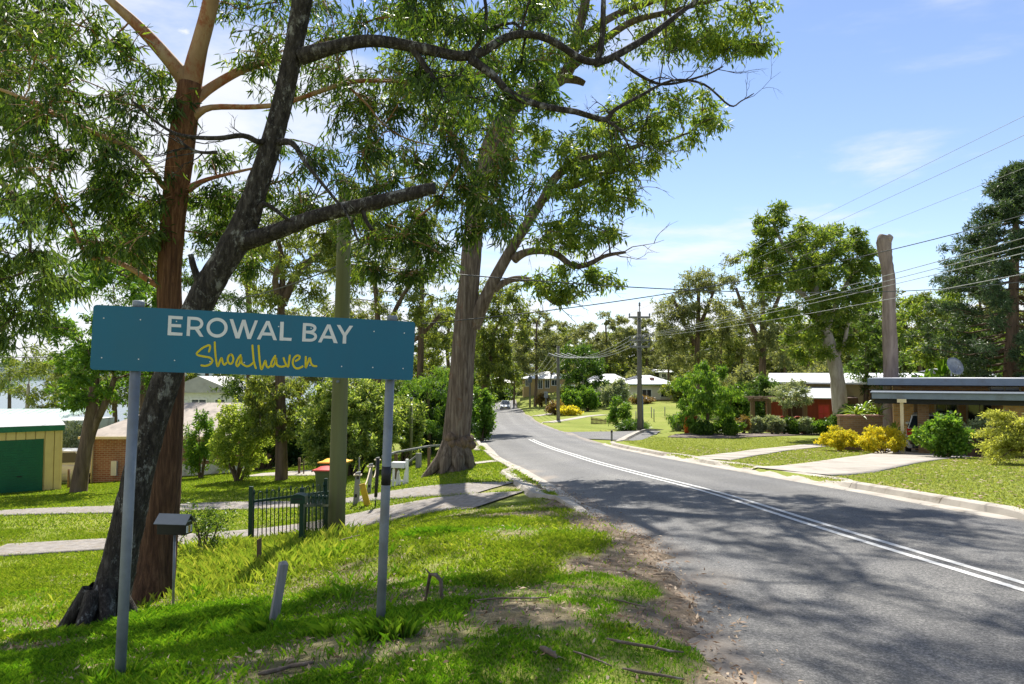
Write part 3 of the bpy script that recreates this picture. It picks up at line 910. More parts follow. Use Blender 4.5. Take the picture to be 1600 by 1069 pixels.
def cedge(t):
    x, y = np.interp(t, cs, cor[:, 0]), np.interp(t, cs, cor[:, 1])
    x2, y2 = np.interp(t + .5, cs, cor[:, 0]), np.interp(t + .5, cs, cor[:, 1])
    x1, y1 = np.interp(t - .5, cs, cor[:, 0]), np.interp(t - .5, cs, cor[:, 1])
    l = math.hypot(x2 - x1, y2 - y1)
    return float(x), float(y), float((y2 - y1) / l), float(-(x2 - x1) / l)


kerb_run(cedge, 0, float(cs[-1]) - .5, 1, root=kr)

# gravel wheel tracks of the left driveway
def pix_path(pl):
    return [(*gpix(a, b)[:2], w) for a, b, w in pl]


def Zl(x, y):
    return Zg(x, y)


ribbon('driveway', path_rows(pix_path([(796, 763, 1.5), (750, 764, 1.4), (680, 766, 1.4), (600, 775, 1.5), (520, 785, 1.5), (420, 789, 1.4), (300, 793, 1.4), (150, 798, 1.4), (-60, 806, 1.4)])), M['gravel'], lift=.022, zf=Zl, skirt=True)
ribbon('driveway', path_rows(pix_path([(806, 782, 1.6), (755, 783, 1.4), (690, 788, 1.4), (610, 800, 1.4), (530, 822, 1.3), (430, 836, 1.3), (330, 843, 1.3), (200, 850, 1.3), (80, 857, 1.3), (-60, 866, 1.3)])), M['gravel'], lift=.030, zf=Zl, skirt=True)
# right side: concrete paths over the lawn
slabs('footpath', path_rows([(*gpix(1100, 722)[:2], 1.5), (*gpix(1150, 712)[:2], 1.3), (*gpix(1210, 703)[:2], 1.2), (*gpix(1280, 696)[:2], 1.2), (*gpix(1345, 692)[:2], 1.2), (*gpix(1400, 690)[:2], 1.2)]), M['concrete'], .022)
slabs('driveway', path_rows([(*gpix(1208, 746)[:2], 2.9), (*gpix(1260, 738)[:2], 2.5), (*gpix(1340, 726)[:2], 2.3), (*gpix(1420, 714)[:2], 2.7), (*gpix(1470, 706)[:2], 4.4), (*gpix(1480, 700)[:2], 5.2), (19.0, 33.5, 5.6)]), M['concrete'], .026, 6)
ribbon('footpath', path_rows([(*gpix(852, 661)[:2], 1.2), (*gpix(880, 657)[:2], 1.2), (*gpix(915, 651)[:2], 1.2), (*gpix(950, 648)[:2], 1.2)]), M['concrete'], lift=.04, zf=Zl, skirt=True)
ribbon('footpath', path_rows([(*gpix(834, 651)[:2], 1.1), (*gpix(860, 647)[:2], 1.1), (*gpix(895, 642)[:2], 1.1)]), M['concrete'], lift=.05, zf=Zl, skirt=True)
ribbon('footpath', path_rows([(*gpix(762, 724)[:2], .9), (*gpix(745, 722)[:2], .9)], .2), M['concrete'], lift=.02, zf=Zl, skirt=True)
# mulched garden beds
ribbon('garden_bed', path_rows([(*gpix(1040, 681)[:2], 1.8), (*gpix(1090, 683)[:2], 3.2), (*gpix(1160, 680)[:2], 3.0), (*gpix(1240, 679)[:2], 2.4), (*gpix(1300, 680)[:2], 2.0)]), M['mulch'], lift=.04, zf=Zl, skirt=True)
ribbon('side_driveway', path_rows([(*gpix(380, 744)[:2], 1.2), (*gpix(430, 741)[:2], 1.6), (*gpix(480, 739)[:2], 1.6), (*gpix(540, 738)[:2], 1.6)]), M['concrete'], lift=.025, zf=Zl, skirt=True)

# the bay and its far shore
mb = MB(); mb.add([(-5000, -400, -8.6), (-20, -400, -8.6), (-20, 5200, -8.6), (-5000, 5200, -8.6)], [(0, 1, 2, 3)])
props(mb.build('water', M['water']), kind='structure')
mb = MB(); rr_ = random.Random(4); n = 90
prof_h = [(-3200 + 3600 * k / (n - 1)) for k in range(n)]
hh = [22 + 26 * float(fbm(np.array(k * .09), np.array(.3), 4)) for k in range(n)]
vs_ = []
for k, xk in enumerate(prof_h):
    yk = 1500 - 200 * math.sin(k * .05)
    vs_ += [(xk, yk - 60, -8.8), (xk, yk, -8.6 + hh[k] * .75), (xk, yk + 120, -8.6 + hh[k]), (xk, yk + 500, -9)]
fs_ = [(k * 4 + j, (k + 1) * 4 + j, (k + 1) * 4 + j + 1, k * 4 + j + 1) for k in range(n - 1) for j in range(3)]
mb.add(vs_, fs_, True)
props(mb.build('far_shore_hills', M['hills']), kind='structure')
# ------------------------------------------------------------------ trees and shrubs
def unit(a):
    return a / np.maximum(np.linalg.norm(a, axis=-1, keepdims=True), 1e-9)


def leaf_cloud(C, Rd, n_per, L_, W_, hang=.5, seed=0, twigs=10, hero=False, shell=.55, updown=.1, fan=1.0):
    """leaves strung along short twigs inside ellipsoidal clumps -> (verts, faces, corners), twig lines"""
    rs = np.random.RandomState(seed)
    C = np.asarray(C, float); Rd = np.asarray(Rd, float)
    K = len(C)
    n_per = np.broadcast_to(np.asarray(n_per), (K,)).astype(int)
    T = K * twigs
    tc_ = np.repeat(C, twigs, 0); tr = np.repeat(Rd, twigs, 0)
    d = unit(rs.randn(T, 3) + np.array([0, 0, updown]))
    o_ = tc_ + unit(rs.randn(T, 3)) * tr * rs.rand(T, 1) * .35
    e_ = tc_ + d * tr * (shell + (1.05 - shell) * rs.rand(T, 1))
    cid = np.repeat(np.arange(K), n_per)
    N_ = len(cid)
    ti = cid * twigs + rs.randint(0, twigs, N_)
    t = (.18 + .87 * rs.rand(N_, 1))
    ax = e_[ti] - o_[ti]
    pos = o_[ti] + ax * t
    pos[:, 2] -= (.22 * t[:, 0] ** 2) * np.linalg.norm(ax, axis=1) * hang
    pos += rs.randn(N_, 3) * L_ * .35
    dr = unit((1 - hang) * (unit(ax) * .6 + fan * unit(rs.randn(N_, 3))) + hang * np.array([0, 0, -1.0]) + .28 * rs.randn(N_, 3))
    sd = unit(np.cross(dr, unit(rs.randn(N_, 3))))
    nm = np.cross(dr, sd)
    ln = L_ * (.65 + .7 * rs.rand(N_, 1)); wd = W_ * (.7 + .6 * rs.rand(N_, 1))
    if hero:
        bend = nm * ln * (rs.rand(N_, 1) - .5) * .35
        p0 = pos; p1 = pos + dr * ln * .3 + bend * .5; p2 = pos + dr * ln * .68 + bend * .8; p3 = pos + dr * ln + bend * .3
        Vv = np.stack([p0, p1 - sd * wd * .5, p1 + sd * wd * .5, p2 - sd * wd * .36, p2 + sd * wd * .36, p3], 1).reshape(-1, 3)
        b = np.arange(N_)[:, None] * 6
        Fv = np.concatenate([b + np.array([0, 2, 1]), b + np.array([1, 2, 4]), b + np.array([1, 4, 3]), b + np.array([3, 4, 5])], 1).reshape(-1, 3)
        return Vv, Fv, 3, (o_, e_)
    mid = pos + dr * ln * .45 + nm * wd * .25
    Vv = np.stack([pos, mid - sd * wd * .5, pos + dr * ln, mid + sd * wd * .5], 1).reshape(-1, 3)
    Fv = np.arange(N_ * 4).reshape(-1, 4)
    return Vv, Fv, 4, (o_, e_)


def sub_path(pts, per=3):
    """smooth a polyline of (Vector, r) by Catmull-Rom"""
    out = []
    n = len(pts)
    for i in range(n - 1):
        p0, p1, p2, p3 = pts[max(i - 1, 0)][0], pts[i][0], pts[i + 1][0], pts[min(i + 2, n - 1)][0]
        for k in range(per):
            t = k / per
            q = .5 * ((2 * p1) + (p2 - p0) * t + (2 * p0 - 5 * p1 + 4 * p2 - p3) * t * t + (3 * p1 - p0 - 3 * p2 + p3) * t ** 3)
            out.append((q, pts[i][1] * (1 - t) + pts[i + 1][1] * t))
    out.append(pts[-1])
    return out


def grow(skel, clusters, rnd, tip=.012, cap=.12, lift=.35):
    """join each leaf clump to the nearest limb by a curved branch; returns branch polylines with radii"""
    pos = [p for p, r in skel]; rad = [r for p, r in skel]; par = [-1] * len(pos)
    nfix = len(pos)
    A = np.array([tuple(p) for p in pos])
    order = sorted(range(len(clusters)), key=lambda i: min((clusters[i] - p).length for p in pos[:nfix]))
    paths = []
    for ci in order:
        c = clusters[ci]
        ca = np.array(tuple(c))
        dd = np.linalg.norm(A - ca, axis=1) + lift * np.maximum(0, A[:, 2] - ca[2] + .1)
        j = int(np.argmin(dd))
        s = pos[j]; v = c - s; ln = v.length
        if ln < .05: continue
        base_dir = (pos[j] - pos[par[j]]).normalized() if par[j] >= 0 else Vector((v.x, v.y, abs(v.z) + .3 * ln)).normalized()
        c1 = s + base_dir * ln * .3 + Vector((rnd.uniform(-1, 1), rnd.uniform(-1, 1), rnd.uniform(-.2, 1))) * ln * .10
        c2 = c - (v + Vector((0, 0, -.25 * ln))) * .35 + Vector((rnd.uniform(-1, 1), rnd.uniform(-1, 1), rnd.uniform(-1, 1))) * ln * .08
        idx = [j]; last = j
        for k in range(1, 5):
            t = k / 4
            q = s * (1 - t) ** 3 + c1 * 3 * t * (1 - t) ** 2 + c2 * 3 * t * t * (1 - t) + c * t ** 3
            if k < 4: q = q + Vector((rnd.uniform(-1, 1), rnd.uniform(-1, 1), rnd.uniform(-1, 1))) * ln * .03
            pos.append(q); rad.append(0); par.append(last); last = len(pos) - 1; idx.append(last)
        A = np.vstack([A, np.array([tuple(pos[i]) for i in idx[1:]])])
        paths.append(idx)
    acc = [0.0] * len(pos)
    kids = {p for p in par}
    for i in range(len(pos) - 1, nfix - 1, -1):
        if i not in kids: acc[i] += tip ** 2.3
        rad[i] = min(cap, acc[i] ** (1 / 2.3))
        if par[i] >= nfix: acc[par[i]] += acc[i]
    out = []
    for idx in paths:
        r0 = min(rad[idx[1]] * 1.15, rad[idx[0]] if rad[idx[0]] > 0 else 9)
        out.append(([pos[i] for i in idx], [r0] + [max(rad[i], tip * .6) for i in idx[1:]]))
    return out


def tree(name, label, cat, base, trunk, clusters, radii, leaf, bark, leaves=120, L_=.12, W_=.03, hang=.5, seed=1, limbs=(), group=None,
         hero=False, twigs=8, tip=.012, cap=.1, sides=8, limb_bark=None, twig_tubes=False, shell=.5, updown=.1, wob=.05, root_flare=True, lift=.35, branch_bark=None, ridges=None):
    rnd = random.Random(seed)
    root = thing(name, label, cat, base, 0, group)
    tp = sub_path(trunk, 4)
    mb = MB()
    if root_flare:
        p0, r0 = tp[0]
        tp = [(p0 - Vector((0, 0, .25)), r0 * 1.35)] + tp
    if ridges: bark_tube(mb, tp, *ridges, seed=seed)
    else: mb.tube([p for p, r in tp], [r for p, r in tp], max(sides, 8), True, wob, rnd)
    tr_ = mb.build('trunk', bark, root, world_space=True)
    skel = tp[len(tp) // 3:]
    for lb in limbs:
        lp = sub_path(lb, 4)
        mb = MB()
        if ridges and lp[0][1] > .06: bark_tube(mb, lp, max(16, ridges[0] // 2), ridges[1], ridges[2] * .7, ridges[3] * .6, ridges[4], seed=seed + 3)
        else: mb.tube([p for p, r in lp], [r for p, r in lp], max(sides - 2, 6), True, wob, rnd)
        mb.build('limb', limb_bark or bark, root, world_space=True)
        skel += lp[2:]
    if clusters:
        br = grow(skel, clusters, rnd, tip, cap, lift)
        mb = MB()
        for pts, rads in br:
            mb.tube(pts, rads, 5, False)
        Vv, Fv, nc, (o_, e_) = leaf_cloud([tuple(c) for c in clusters], radii, leaves, L_, W_, hang, seed, twigs, hero, shell, updown)
        if twig_tubes:
            for a, b in zip(o_, e_):
                a, b = Vector(a), Vector(b); md = (a + b) / 2 + Vector((0, 0, .08 * (a - b).length))
                mb.tube([a, md, b], [.006, .0045, .002], 3, False)
        mb.build('branches', branch_bark or limb_bark or bark, root, world_space=True)['kind'] = 'stuff'
        off = np.array(tuple(base))
        cr_ = link_mesh('crown', np_mesh('crown', Vv - off, Fv, nc), leaf, root)
        cr_['kind'] = 'stuff'
    return root


def box_clusters(n, box, D, dd, r, seed=0, shell=.0, gap=.55, shape='ell'):
    """clump centres inside an ellipsoid given by its extent in the photo and its distance"""
    rnd = random.Random(seed)
    x0, y0, x1, y1 = box
    out, rad = [], []
    tries = 0
    while len(out) < n and tries < n * 60:
        tries += 1
        u, v, w = rnd.uniform(-1, 1), rnd.uniform(-1, 1), rnd.uniform(-1, 1)
        q = u * u + v * v + w * w
        if shape == 'ell' and (q > 1 or q < shell): continue
        p = at((x0 + x1) / 2 + u * (x1 - x0) / 2, (y0 + y1) / 2 + v * (y1 - y0) / 2, D + w * dd)
        rr = r * rnd.uniform(.7, 1.25)
        if tries < n * 30 and any((p - o_).length < gap * (rr + q_[0]) for o_, q_ in zip(out, rad)): continue
        out.append(p); rad.append((rr, rr, rr * rnd.uniform(.6, .85)))
    return out, rad


def shrub(name, label, base, w, d, h, leaf, n=14, leaves=260, L_=.1, W_=.05, seed=1, cat='shrub', group=None, stem=True, hang=.15, shell=.75, rcl=.36, bark=None, lumps=.18):
    """rounded shrub: short stems and a clumped leafy volume"""
    rnd = random.Random(seed)
    base = Vector(base)
    root = thing(name, label, cat, base, 0, group)
    C, Rr = [], []
    for k in range(n):
        a = rnd.uniform(0, 2 * math.pi); z = rnd.uniform(.12, 1); q = math.sqrt(max(0, 1 - (2 * z - 1.0) ** 2)) * rnd.uniform(.45, 1) ** .5
        q *= 1 - rcl * .75
        C.append((base.x + math.cos(a) * q * w / 2, base.y + math.sin(a) * q * d / 2, base.z + h * (.12 + .72 * z * (1 + rnd.uniform(-lumps, lumps)))))
        s = rnd.uniform(.75, 1.25)
        Rr.append((rcl * w / 2 * s, rcl * d / 2 * s, rcl * h / 1.7 * s))
    for k in range(max(4, n // 3)):
        a = rnd.uniform(0, 2 * math.pi); z = rnd.uniform(.35, 1.12); q = math.sqrt(max(.02, 1 - (2 * min(z, .97) - 1.0) ** 2)) * rnd.uniform(.85, 1.12)
        C.append((base.x + math.cos(a) * q * w / 2, base.y + math.sin(a) * q * d / 2, base.z + h * z * .95))
        s = rnd.uniform(.3, .6); Rr.append((rcl * w / 2 * s, rcl * d / 2 * s, rcl * h / 1.7 * s * 1.2))
    leaves = np.concatenate([np.full(n, leaves), np.full(max(4, n // 3), leaves // 4)])
    if stem:
        mb = MB()
        for k in range(min(n, 7)):
            c = Vector(C[k]); mdp = base.lerp(c, .5) + Vector((rnd.uniform(-.05, .05), rnd.uniform(-.05, .05), 0))
            mb.tube([base + Vector((rnd.uniform(-.06, .06) * w, rnd.uniform(-.06, .06) * w, -.05)), mdp, c], [.018 * h + .01, .012 * h + .006, .006], 5, False)
        mb.build('stems', bark or M['bark_brown'], root, world_space=True)['kind'] = 'stuff'
    Vv, Fv, nc, _ = leaf_cloud(C, Rr, leaves, L_, W_, hang, seed, 9, False, shell, .15)
    Vv[:, 2] = np.maximum(Vv[:, 2], base.z - .02)
    fo = link_mesh('foliage', np_mesh('foliage', Vv - np.array(tuple(base)), Fv, nc), leaf, root)
    fo['kind'] = 'stuff'
    return root


def pp(lst):
    return [(at(a, b, d), r) for a, b, d, r in lst]


# ---- black leaning tree behind the sign
b1 = gp(172, 6.3)
trunk = [(b1 - Vector((0, 0, .05)), .20), (at(182, 900, 6.3), .148)] + pp([(222, 720, 6.3, .122), (262, 590, 6.3, .118), (318, 460, 6.3, .122), (375, 365, 6.25, .115), (412, 260, 6.2, .092), (440, 165, 6.2, .086), (462, 60, 6.15, .078), (482, -60, 6.1, .092), (505, -220, 6.0, .07), (520, -380, 5.9, .05)])
limbs = [
    pp([(376, 378, 6.25, .09), (420, 366, 6.2, .072), (500, 336, 6.1, .064), (580, 318, 6.0, .060), (640, 303, 5.95, .055), (679, 294, 5.9, .048)]),
    pp([(470, 88, 6.15, .075), (520, 74, 6.1, .058), (575, 62, 6.1, .053), (640, 72, 6.1, .048), (700, 84, 6.1, .044), (735, 92, 6.1, .042), (775, 68, 6.15, .036), (800, 52, 6.2, .034), (855, 58, 6.25, .033), (895, 85, 6.3, .032), (927, 104, 6.3, .031), (960, 88, 6.3, .034), (1010, 60, 6.4, .03), (1050, 30, 6.5, .024), (1090, 0, 6.6, .018)]),
    pp([(735, 92, 6.1, .045), (770, 118, 6.1, .034), (800, 148, 6.1, .031), (845, 165, 6.1, .028), (900, 175, 6.1, .026), (945, 187, 6.15, .024), (960, 172, 6.15, .018), (1000, 150, 6.2, .014), (1050, 126, 6.25, .011), (1100, 132, 6.3, .010), (1140, 165, 6.3, .008), (1158, 158, 6.3, .006), (1178, 146, 6.3, .004)]),
    pp([(645, 76, 6.1, .035), (668, 110, 6.1, .026), (690, 140, 6.1, .02), (698, 160, 6.1, .013)]),
    pp([(732, 90, 6.1, .024), (755, 55, 6.1, .018), (760, 20, 6.1, .016), (752, -30, 6.1, .012)]),
    pp([(932, 103, 6.3, .03), (941, 60, 6.3, .026), (943, 0, 6.3, .022), (946, -60, 6.3, .018)]),
    pp([(425, 215, 6.2, .035), (405, 222, 6.1, .026), (380, 212, 6.05, .022), (340, 216, 6.0, .02), (285, 212, 5.95, .015), (250, 195, 5.9, .012), (208, 160, 5.9, .007)]),
    pp([(340, 238, 5.98, .016), (312, 238, 5.95, .013), (290, 228, 5.95, .011), (277, 215, 5.95, .008)]),
    pp([(436, 222, 6.15, .034), (458, 225, 6.1, .026), (480, 258, 6.05, .018), (510, 295, 6.0, .014), (545, 340, 5.95, .011), (560, 378, 5.9, .008)]),
    pp([(310, 440, 6.25, .035), (302, 415, 6.2, .028), (298, 398, 6.2, .024)]),
    pp([(565, 322, 6.0, .022), (572, 345, 6.0, .018), (582, 360, 6.0, .014)]),
    pp([(398, 348, 6.2, .03), (412, 318, 6.15, .02), (450, 343, 6.1, .014), (470, 348, 6.1, .01)]),
    pp([(945, 187, 6.15, .016), (970, 205, 6.15, .011), (985, 235, 6.15, .008)]),
    pp([(960, 88, 6.3, .02), (1000, 118, 6.3, .015), (1040, 132, 6.3, .012), (1100, 118, 6.3, .009), (1130, 104, 6.3, .005)]),
]
t1_limbs = limbs
cl, rd = [], []
for n_, bx_, D_, dd_, r_, sd_ in ((16, (500, -140, 900, 70), 6.6, .9, .42, 3), (14, (230, -420, 800, -60), 6.2, 2.0, .6, 4), (7, (640, 90, 860, 180), 6.4, .5, .3, 5)):
    a, b = box_clusters(n_, bx_, D_, dd_, r_, sd_); cl += a; rd += b
T1 = tree('leaning_tree', 'black rough-barked tree leaning right behind the blue town sign', 'tree', b1, trunk, cl, rd, M['gum_near'], M['bark_black'],
          250, .115, .018, .55, 11, limbs, hero=True, twigs=9, tip=.008, cap=.03, sides=14, twig_tubes=True, wob=.07, ridges=(44, .035, .11, 9, 5.0))
# burnt stub rings at the sawn limb are its own texture; roots
mb = MB(); rnd = random.Random(3)
for a in (.1, 2.6, 3.5, 4.6, 5.4):
    d = Vector((math.cos(a), math.sin(a), 0)); q = [b1 + d * .10 + Vector((0, 0, .3)), b1 + d * .25 + Vector((0, 0, .06))]
    e = b1 + d * .38; e.z = gz(e.x, e.y) - .06; q.append(e)
    mb.tube(q, [.08, .06, .02], 7, False, .08, rnd)
mb.build('roots', M['bark_black'], T1, world_space=True)

# ---- red-barked gum behind it
b2 = gp(243, 7.6)
trunk = [(b2 - Vector((0, 0, .05)), .24), (at(248, 850, 7.6), .185)] + pp([(262, 700, 7.6, .148), (268, 560, 7.6, .132), (264, 440, 7.6, .126), (270, 340, 7.6, .12), (280, 255, 7.55, .128), (288, 190, 7.5, .128), (297, 130, 7.5, .122)])
limbs = [
    pp([(297, 135, 7.5, .11), (312, 70, 7.45, .082), (326, 20, 7.4, .078), (340, -60, 7.3, .07), (352, -180, 7.2, .055), (350, -330, 7.2, .035)]),
    pp([(293, 130, 7.5, .10), (270, 100, 7.4, .072), (235, 60, 7.3, .062), (200, 25, 7.2, .05), (165, -5, 7.1, .04), (110, -70, 7.0, .028)]),
    pp([(298, 160, 7.5, .075), (322, 142, 7.6, .05), (350, 124, 7.7, .046), (390, 104, 7.8, .042), (440, 92, 8.0, .034), (520, 60, 8.3, .022)]),
    pp([(302, 182, 7.5, .055), (330, 168, 7.5, .032), (400, 167, 7.6, .028), (450, 160, 7.6, .026), (540, 130, 7.7, .024), (600, 126, 7.8, .022), (650, 127, 7.9, .02), (750, 115, 8.0, .014), (790, 112, 8.1, .008)]),
    pp([(268, 300, 7.55, .05), (250, 285, 7.4, .03), (215, 240, 7.2, .026), (165, 215, 7.0, .022), (110, 190, 6.9, .02), (50, 160, 6.8, .017), (0, 140, 6.7, .014), (-60, 128, 6.6, .01)]),
    pp([(262, 452, 7.6, .055), (235, 440, 7.5, .032), (205, 420, 7.4, .028), (170, 405, 7.35, .025), (140, 402, 7.3, .022), (122, 376, 7.3, .018)]),
    pp([(293, 296, 7.6, .05), (315, 284, 7.65, .028), (340, 276, 7.7, .02), (400, 262, 7.8, .012)]),
    pp([(540, 131, 7.7, .014), (575, 165, 7.7, .012), (600, 195, 7.75, .01), (650, 222, 7.8, .008), (740, 235, 7.9, .005)]),
]
cl, rd = [], []
for n_, bx_, D_, dd_, r_, sd_ in ((34, (-30, 20, 290, 330), 7.3, 1.0, .42, 21), (30, (300, -40, 900, 190), 8.1, 1.0, .46, 22), (32, (390, 150, 850, 380), 8.2, .9, .44, 23), (14, (120, 270, 265, 440), 7.6, .7, .34, 24),
                                  (8, (680, 230, 815, 370), 7.8, .5, .34, 26), (8, (560, 330, 720, 450), 8.0, .5, .3, 27), (10, (310, 220, 420, 440), 8.0, .5, .33, 28), (22, (-150, -380, 620, -30), 7.5, 2.2, .62, 25)):
    a, b = box_clusters(n_, bx_, D_, dd_, r_, sd_); cl += a; rd += b
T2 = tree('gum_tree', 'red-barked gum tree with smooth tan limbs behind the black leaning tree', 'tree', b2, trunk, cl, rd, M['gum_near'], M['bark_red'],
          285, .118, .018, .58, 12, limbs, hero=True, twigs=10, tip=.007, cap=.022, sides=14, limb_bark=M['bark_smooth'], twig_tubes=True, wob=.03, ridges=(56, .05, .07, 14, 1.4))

# ---- the big roadside tree
b3 = gp(712, 19.4)
D3 = 19.4
trunk = [(b3, .46), (at(713, 705, D3), .40)] + pp([(714, 670, D3, .37), (720, 600, D3, .345), (728, 500, D3, .31), (735, 420, D3, .275), (741, 350, D3, .25), (752, 290, D3, .235), (770, 225, D3, .28), (800, 165, D3, .23), (850, 135, D3, .19), (885, 115, D3, .17), (900, 60, D3, .14), (915, 0, D3, .12), (925, -90, D3, .09)])
limbs = [
    pp([(738, 510, D3, .22), (765, 452, D3 - .2, .165), (790, 405, D3 - .3, .15), (820, 355, D3 - .4, .135), (848, 312, D3 - .5, .12), (862, 285, D3 - .5, .12), (890, 258, D3 - .6, .11), (930, 245, D3 - .7, .09), (975, 235, D3 - .8, .07), (1005, 225, D3 - .9, .05)]),
    pp([(850, 312, D3 - .5, .11), (866, 294, D3 - .4, .09), (900, 290, D3 - .3, .08), (940, 272, D3 - .2, .075), (975, 262, D3 - .2, .06), (1000, 258, D3, .045)]),
    pp([(803, 405, D3 - .3, .14), (822, 394, D3 - .5, .10), (850, 392, D3 - .6, .09), (872, 398, D3 - .7, .085), (895, 416, D3 - .8, .08), (922, 412, D3 - .9, .07), (945, 400, D3 - 1, .055), (978, 394, D3 - 1.1, .035)]),
    pp([(858, 392, D3 - .6, .07), (862, 380, D3 - .6, .06), (856, 360, D3 - .6, .045)]),
    pp([(772, 452, D3 - .2, .12), (790, 440, D3 - .3, .085), (815, 435, D3 - .5, .08), (840, 445, D3 - .7, .07), (855, 465, D3 - .9, .055), (872, 476, D3 - 1.0, .045), (895, 468, D3 - 1.1, .03), (905, 455, D3 - 1.2, .02), (922, 462, D3 - 1.2, .014)]),
    pp([(790, 180, D3, .19), (830, 150, D3 + .2, .15), (870, 125, D3 + .4, .13), (900, 125, D3 + .5, .11), (915, 132, D3 + .5, .07)]),
    pp([(885, 110, D3, .14), (935, 70, D3 - .2, .11), (985, 35, D3 - .4, .09), (1040, 20, D3 - .6, .07), (1100, 5, D3 - .8, .05), (1160, -10, D3 - 1, .03)]),
    pp([(900, 70, D3, .12), (950, 30, D3, .10), (1010, 5, D3, .085), (1060, -10, D3, .06)]),
    pp([(752, 300, D3, .16), (720, 240, D3 + .3, .11), (690, 180, D3 + .6, .09), (660, 110, D3 + .8, .07), (640, 30, D3 + 1, .05)]),
    pp([(758, 285, D3, .16), (790, 235, D3 - .5, .10), (800, 200, D3 - .8, .07)]),
]
cl, rd = [], []
for n_, bx_, D_, dd_, r_, sd_ in ((26, (930, -60, 1200, 85), 18.6, 1.6, .85, 31), (16, (930, 130, 1135, 215), 18.6, 1.2, .7, 32), (18, (870, 190, 1045, 270), 18.6, 1.2, .7, 33), (13, (850, 262, 1005, 330), 18.6, 1.1, .58, 34),
                                  (10, (815, 345, 985, 395), 18.4, 1.0, .5, 35), (9, (820, 410, 965, 465), 18.2, .8, .48, 36), (20, (770, -40, 960, 160), 19.6, 2.0, .8, 37), (18, (600, -40, 780, 230), 20, 2.0, .9, 38),
                                  (52, (640, -480, 1420, -40), 17.5, 4.5, 1.15, 39), (8, (780, 150, 900, 260), 19.4, 1.2, .55, 40), (8, (1060, 60, 1205, 78), 18.4, .6, .45, 41)):
    a, b = box_clusters(n_, bx_, D_, dd_, r_, sd_); cl += a; rd += b
T3 = tree('roadside_tree', 'huge grey-barked gum with a burl, standing alone beside the kerb', 'tree', b3, trunk, cl, rd, M['gum_lit'], M['bark_grey'],
          210, .19, .05, .5, 13, limbs, twigs=10, tip=.016, cap=.06, sides=18, wob=.035, branch_bark=M['bark_grey'], ridges=(64, .1, .075, 13, .7))
# burl ring and root flare
mb = MB(); rnd = random.Random(9)
c = at(715, 690, D3)
for k in range(44):
    a = rnd.uniform(-2.5, .3)
    rr = rnd.uniform(.07, .15)
    q = c + Vector((math.cos(a) * .38, math.sin(a) * .38, rnd.uniform(-.13, .14)))
    n0 = len(mb.v)
    mb.lathe(q, [(0.01, -rr), (rr * .8, -rr * .6), (rr * 1.05, 0), (rr * .75, rr * .6), (.01, rr)], 8)
mb.build('burl', M['bark_brown'], T3, world_space=True)
mb = MB()
for a, ln in ((3.35, .75), (4.1, .35), (5.0, .3), (5.9, .3), (.9, .7), (2.2, .7)):
    d = Vector((math.cos(a), math.sin(a), 0)); e = b3 + d * (ln + .2); e.z = gz(e.x, e.y) - .08
    mb.tube([b3 + d * .2 + Vector((0, 0, .8)), b3 + d * .36 + Vector((0, 0, .3)), e], [.16, .2, .06], 8, False, .06, rnd)
mb.build('roots', M['bark_grey'], T3, world_space=True)




def dead_twigs(root, limbs_, n, ln, mat, seed, r0=.006):
    """fine bare side twigs, forked twice"""
    rnd_ = random.Random(seed); mb_ = MB()
    for lb_ in limbs_:
        lp_ = sub_path(lb_, 5)
        for k in range(n):
            i = rnd_.randint(len(lp_) // 4, len(lp_) - 2)
            p_ = lp_[i][0]; ax_ = (lp_[i + 1][0] - p_).normalized()
            d_ = (ax_ * .7 + Vector((rnd_.uniform(-1, 1), rnd_.uniform(-1, 1), rnd_.uniform(-.8, 1)))).normalized()
            def seg(p0, d0, l0, rr_, dep):
                pts_ = [p0]
                for _ in range(4):
                    d0 = (d0 + Vector((rnd_.uniform(-1, 1), rnd_.uniform(-1, 1), rnd_.uniform(-1, 1))) * .35).normalized(); pts_.append(pts_[-1] + d0 * l0 / 4)
                mb_.tube(pts_, [rr_, rr_ * .85, rr_ * .65, rr_ * .5, rr_ * .3], 4, False)
                if dep:
                    for q in (2, 3):
                        seg(pts_[q], (d0 + Vector((rnd_.uniform(-1, 1), rnd_.uniform(-1, 1), rnd_.uniform(-1, 1))) * .8).normalized(), l0 * .55, rr_ * .55, dep - 1)
            seg(p_, d_, ln * rnd_.uniform(.5, 1.2), min(r0, lp_[i][1] * .6), 2)
    mb_.build('twigs', mat, root, world_space=True)['kind'] = 'stuff'


dead_twigs(T3, limbs[:5] + limbs[6:8], 7, 1.3, M['bark_grey'], 5, .018)
dead_twigs(T1, t1_limbs[1:4] + t1_limbs[6:9] + t1_limbs[12:], 7, .42, M['bark_black'], 6, .0065)

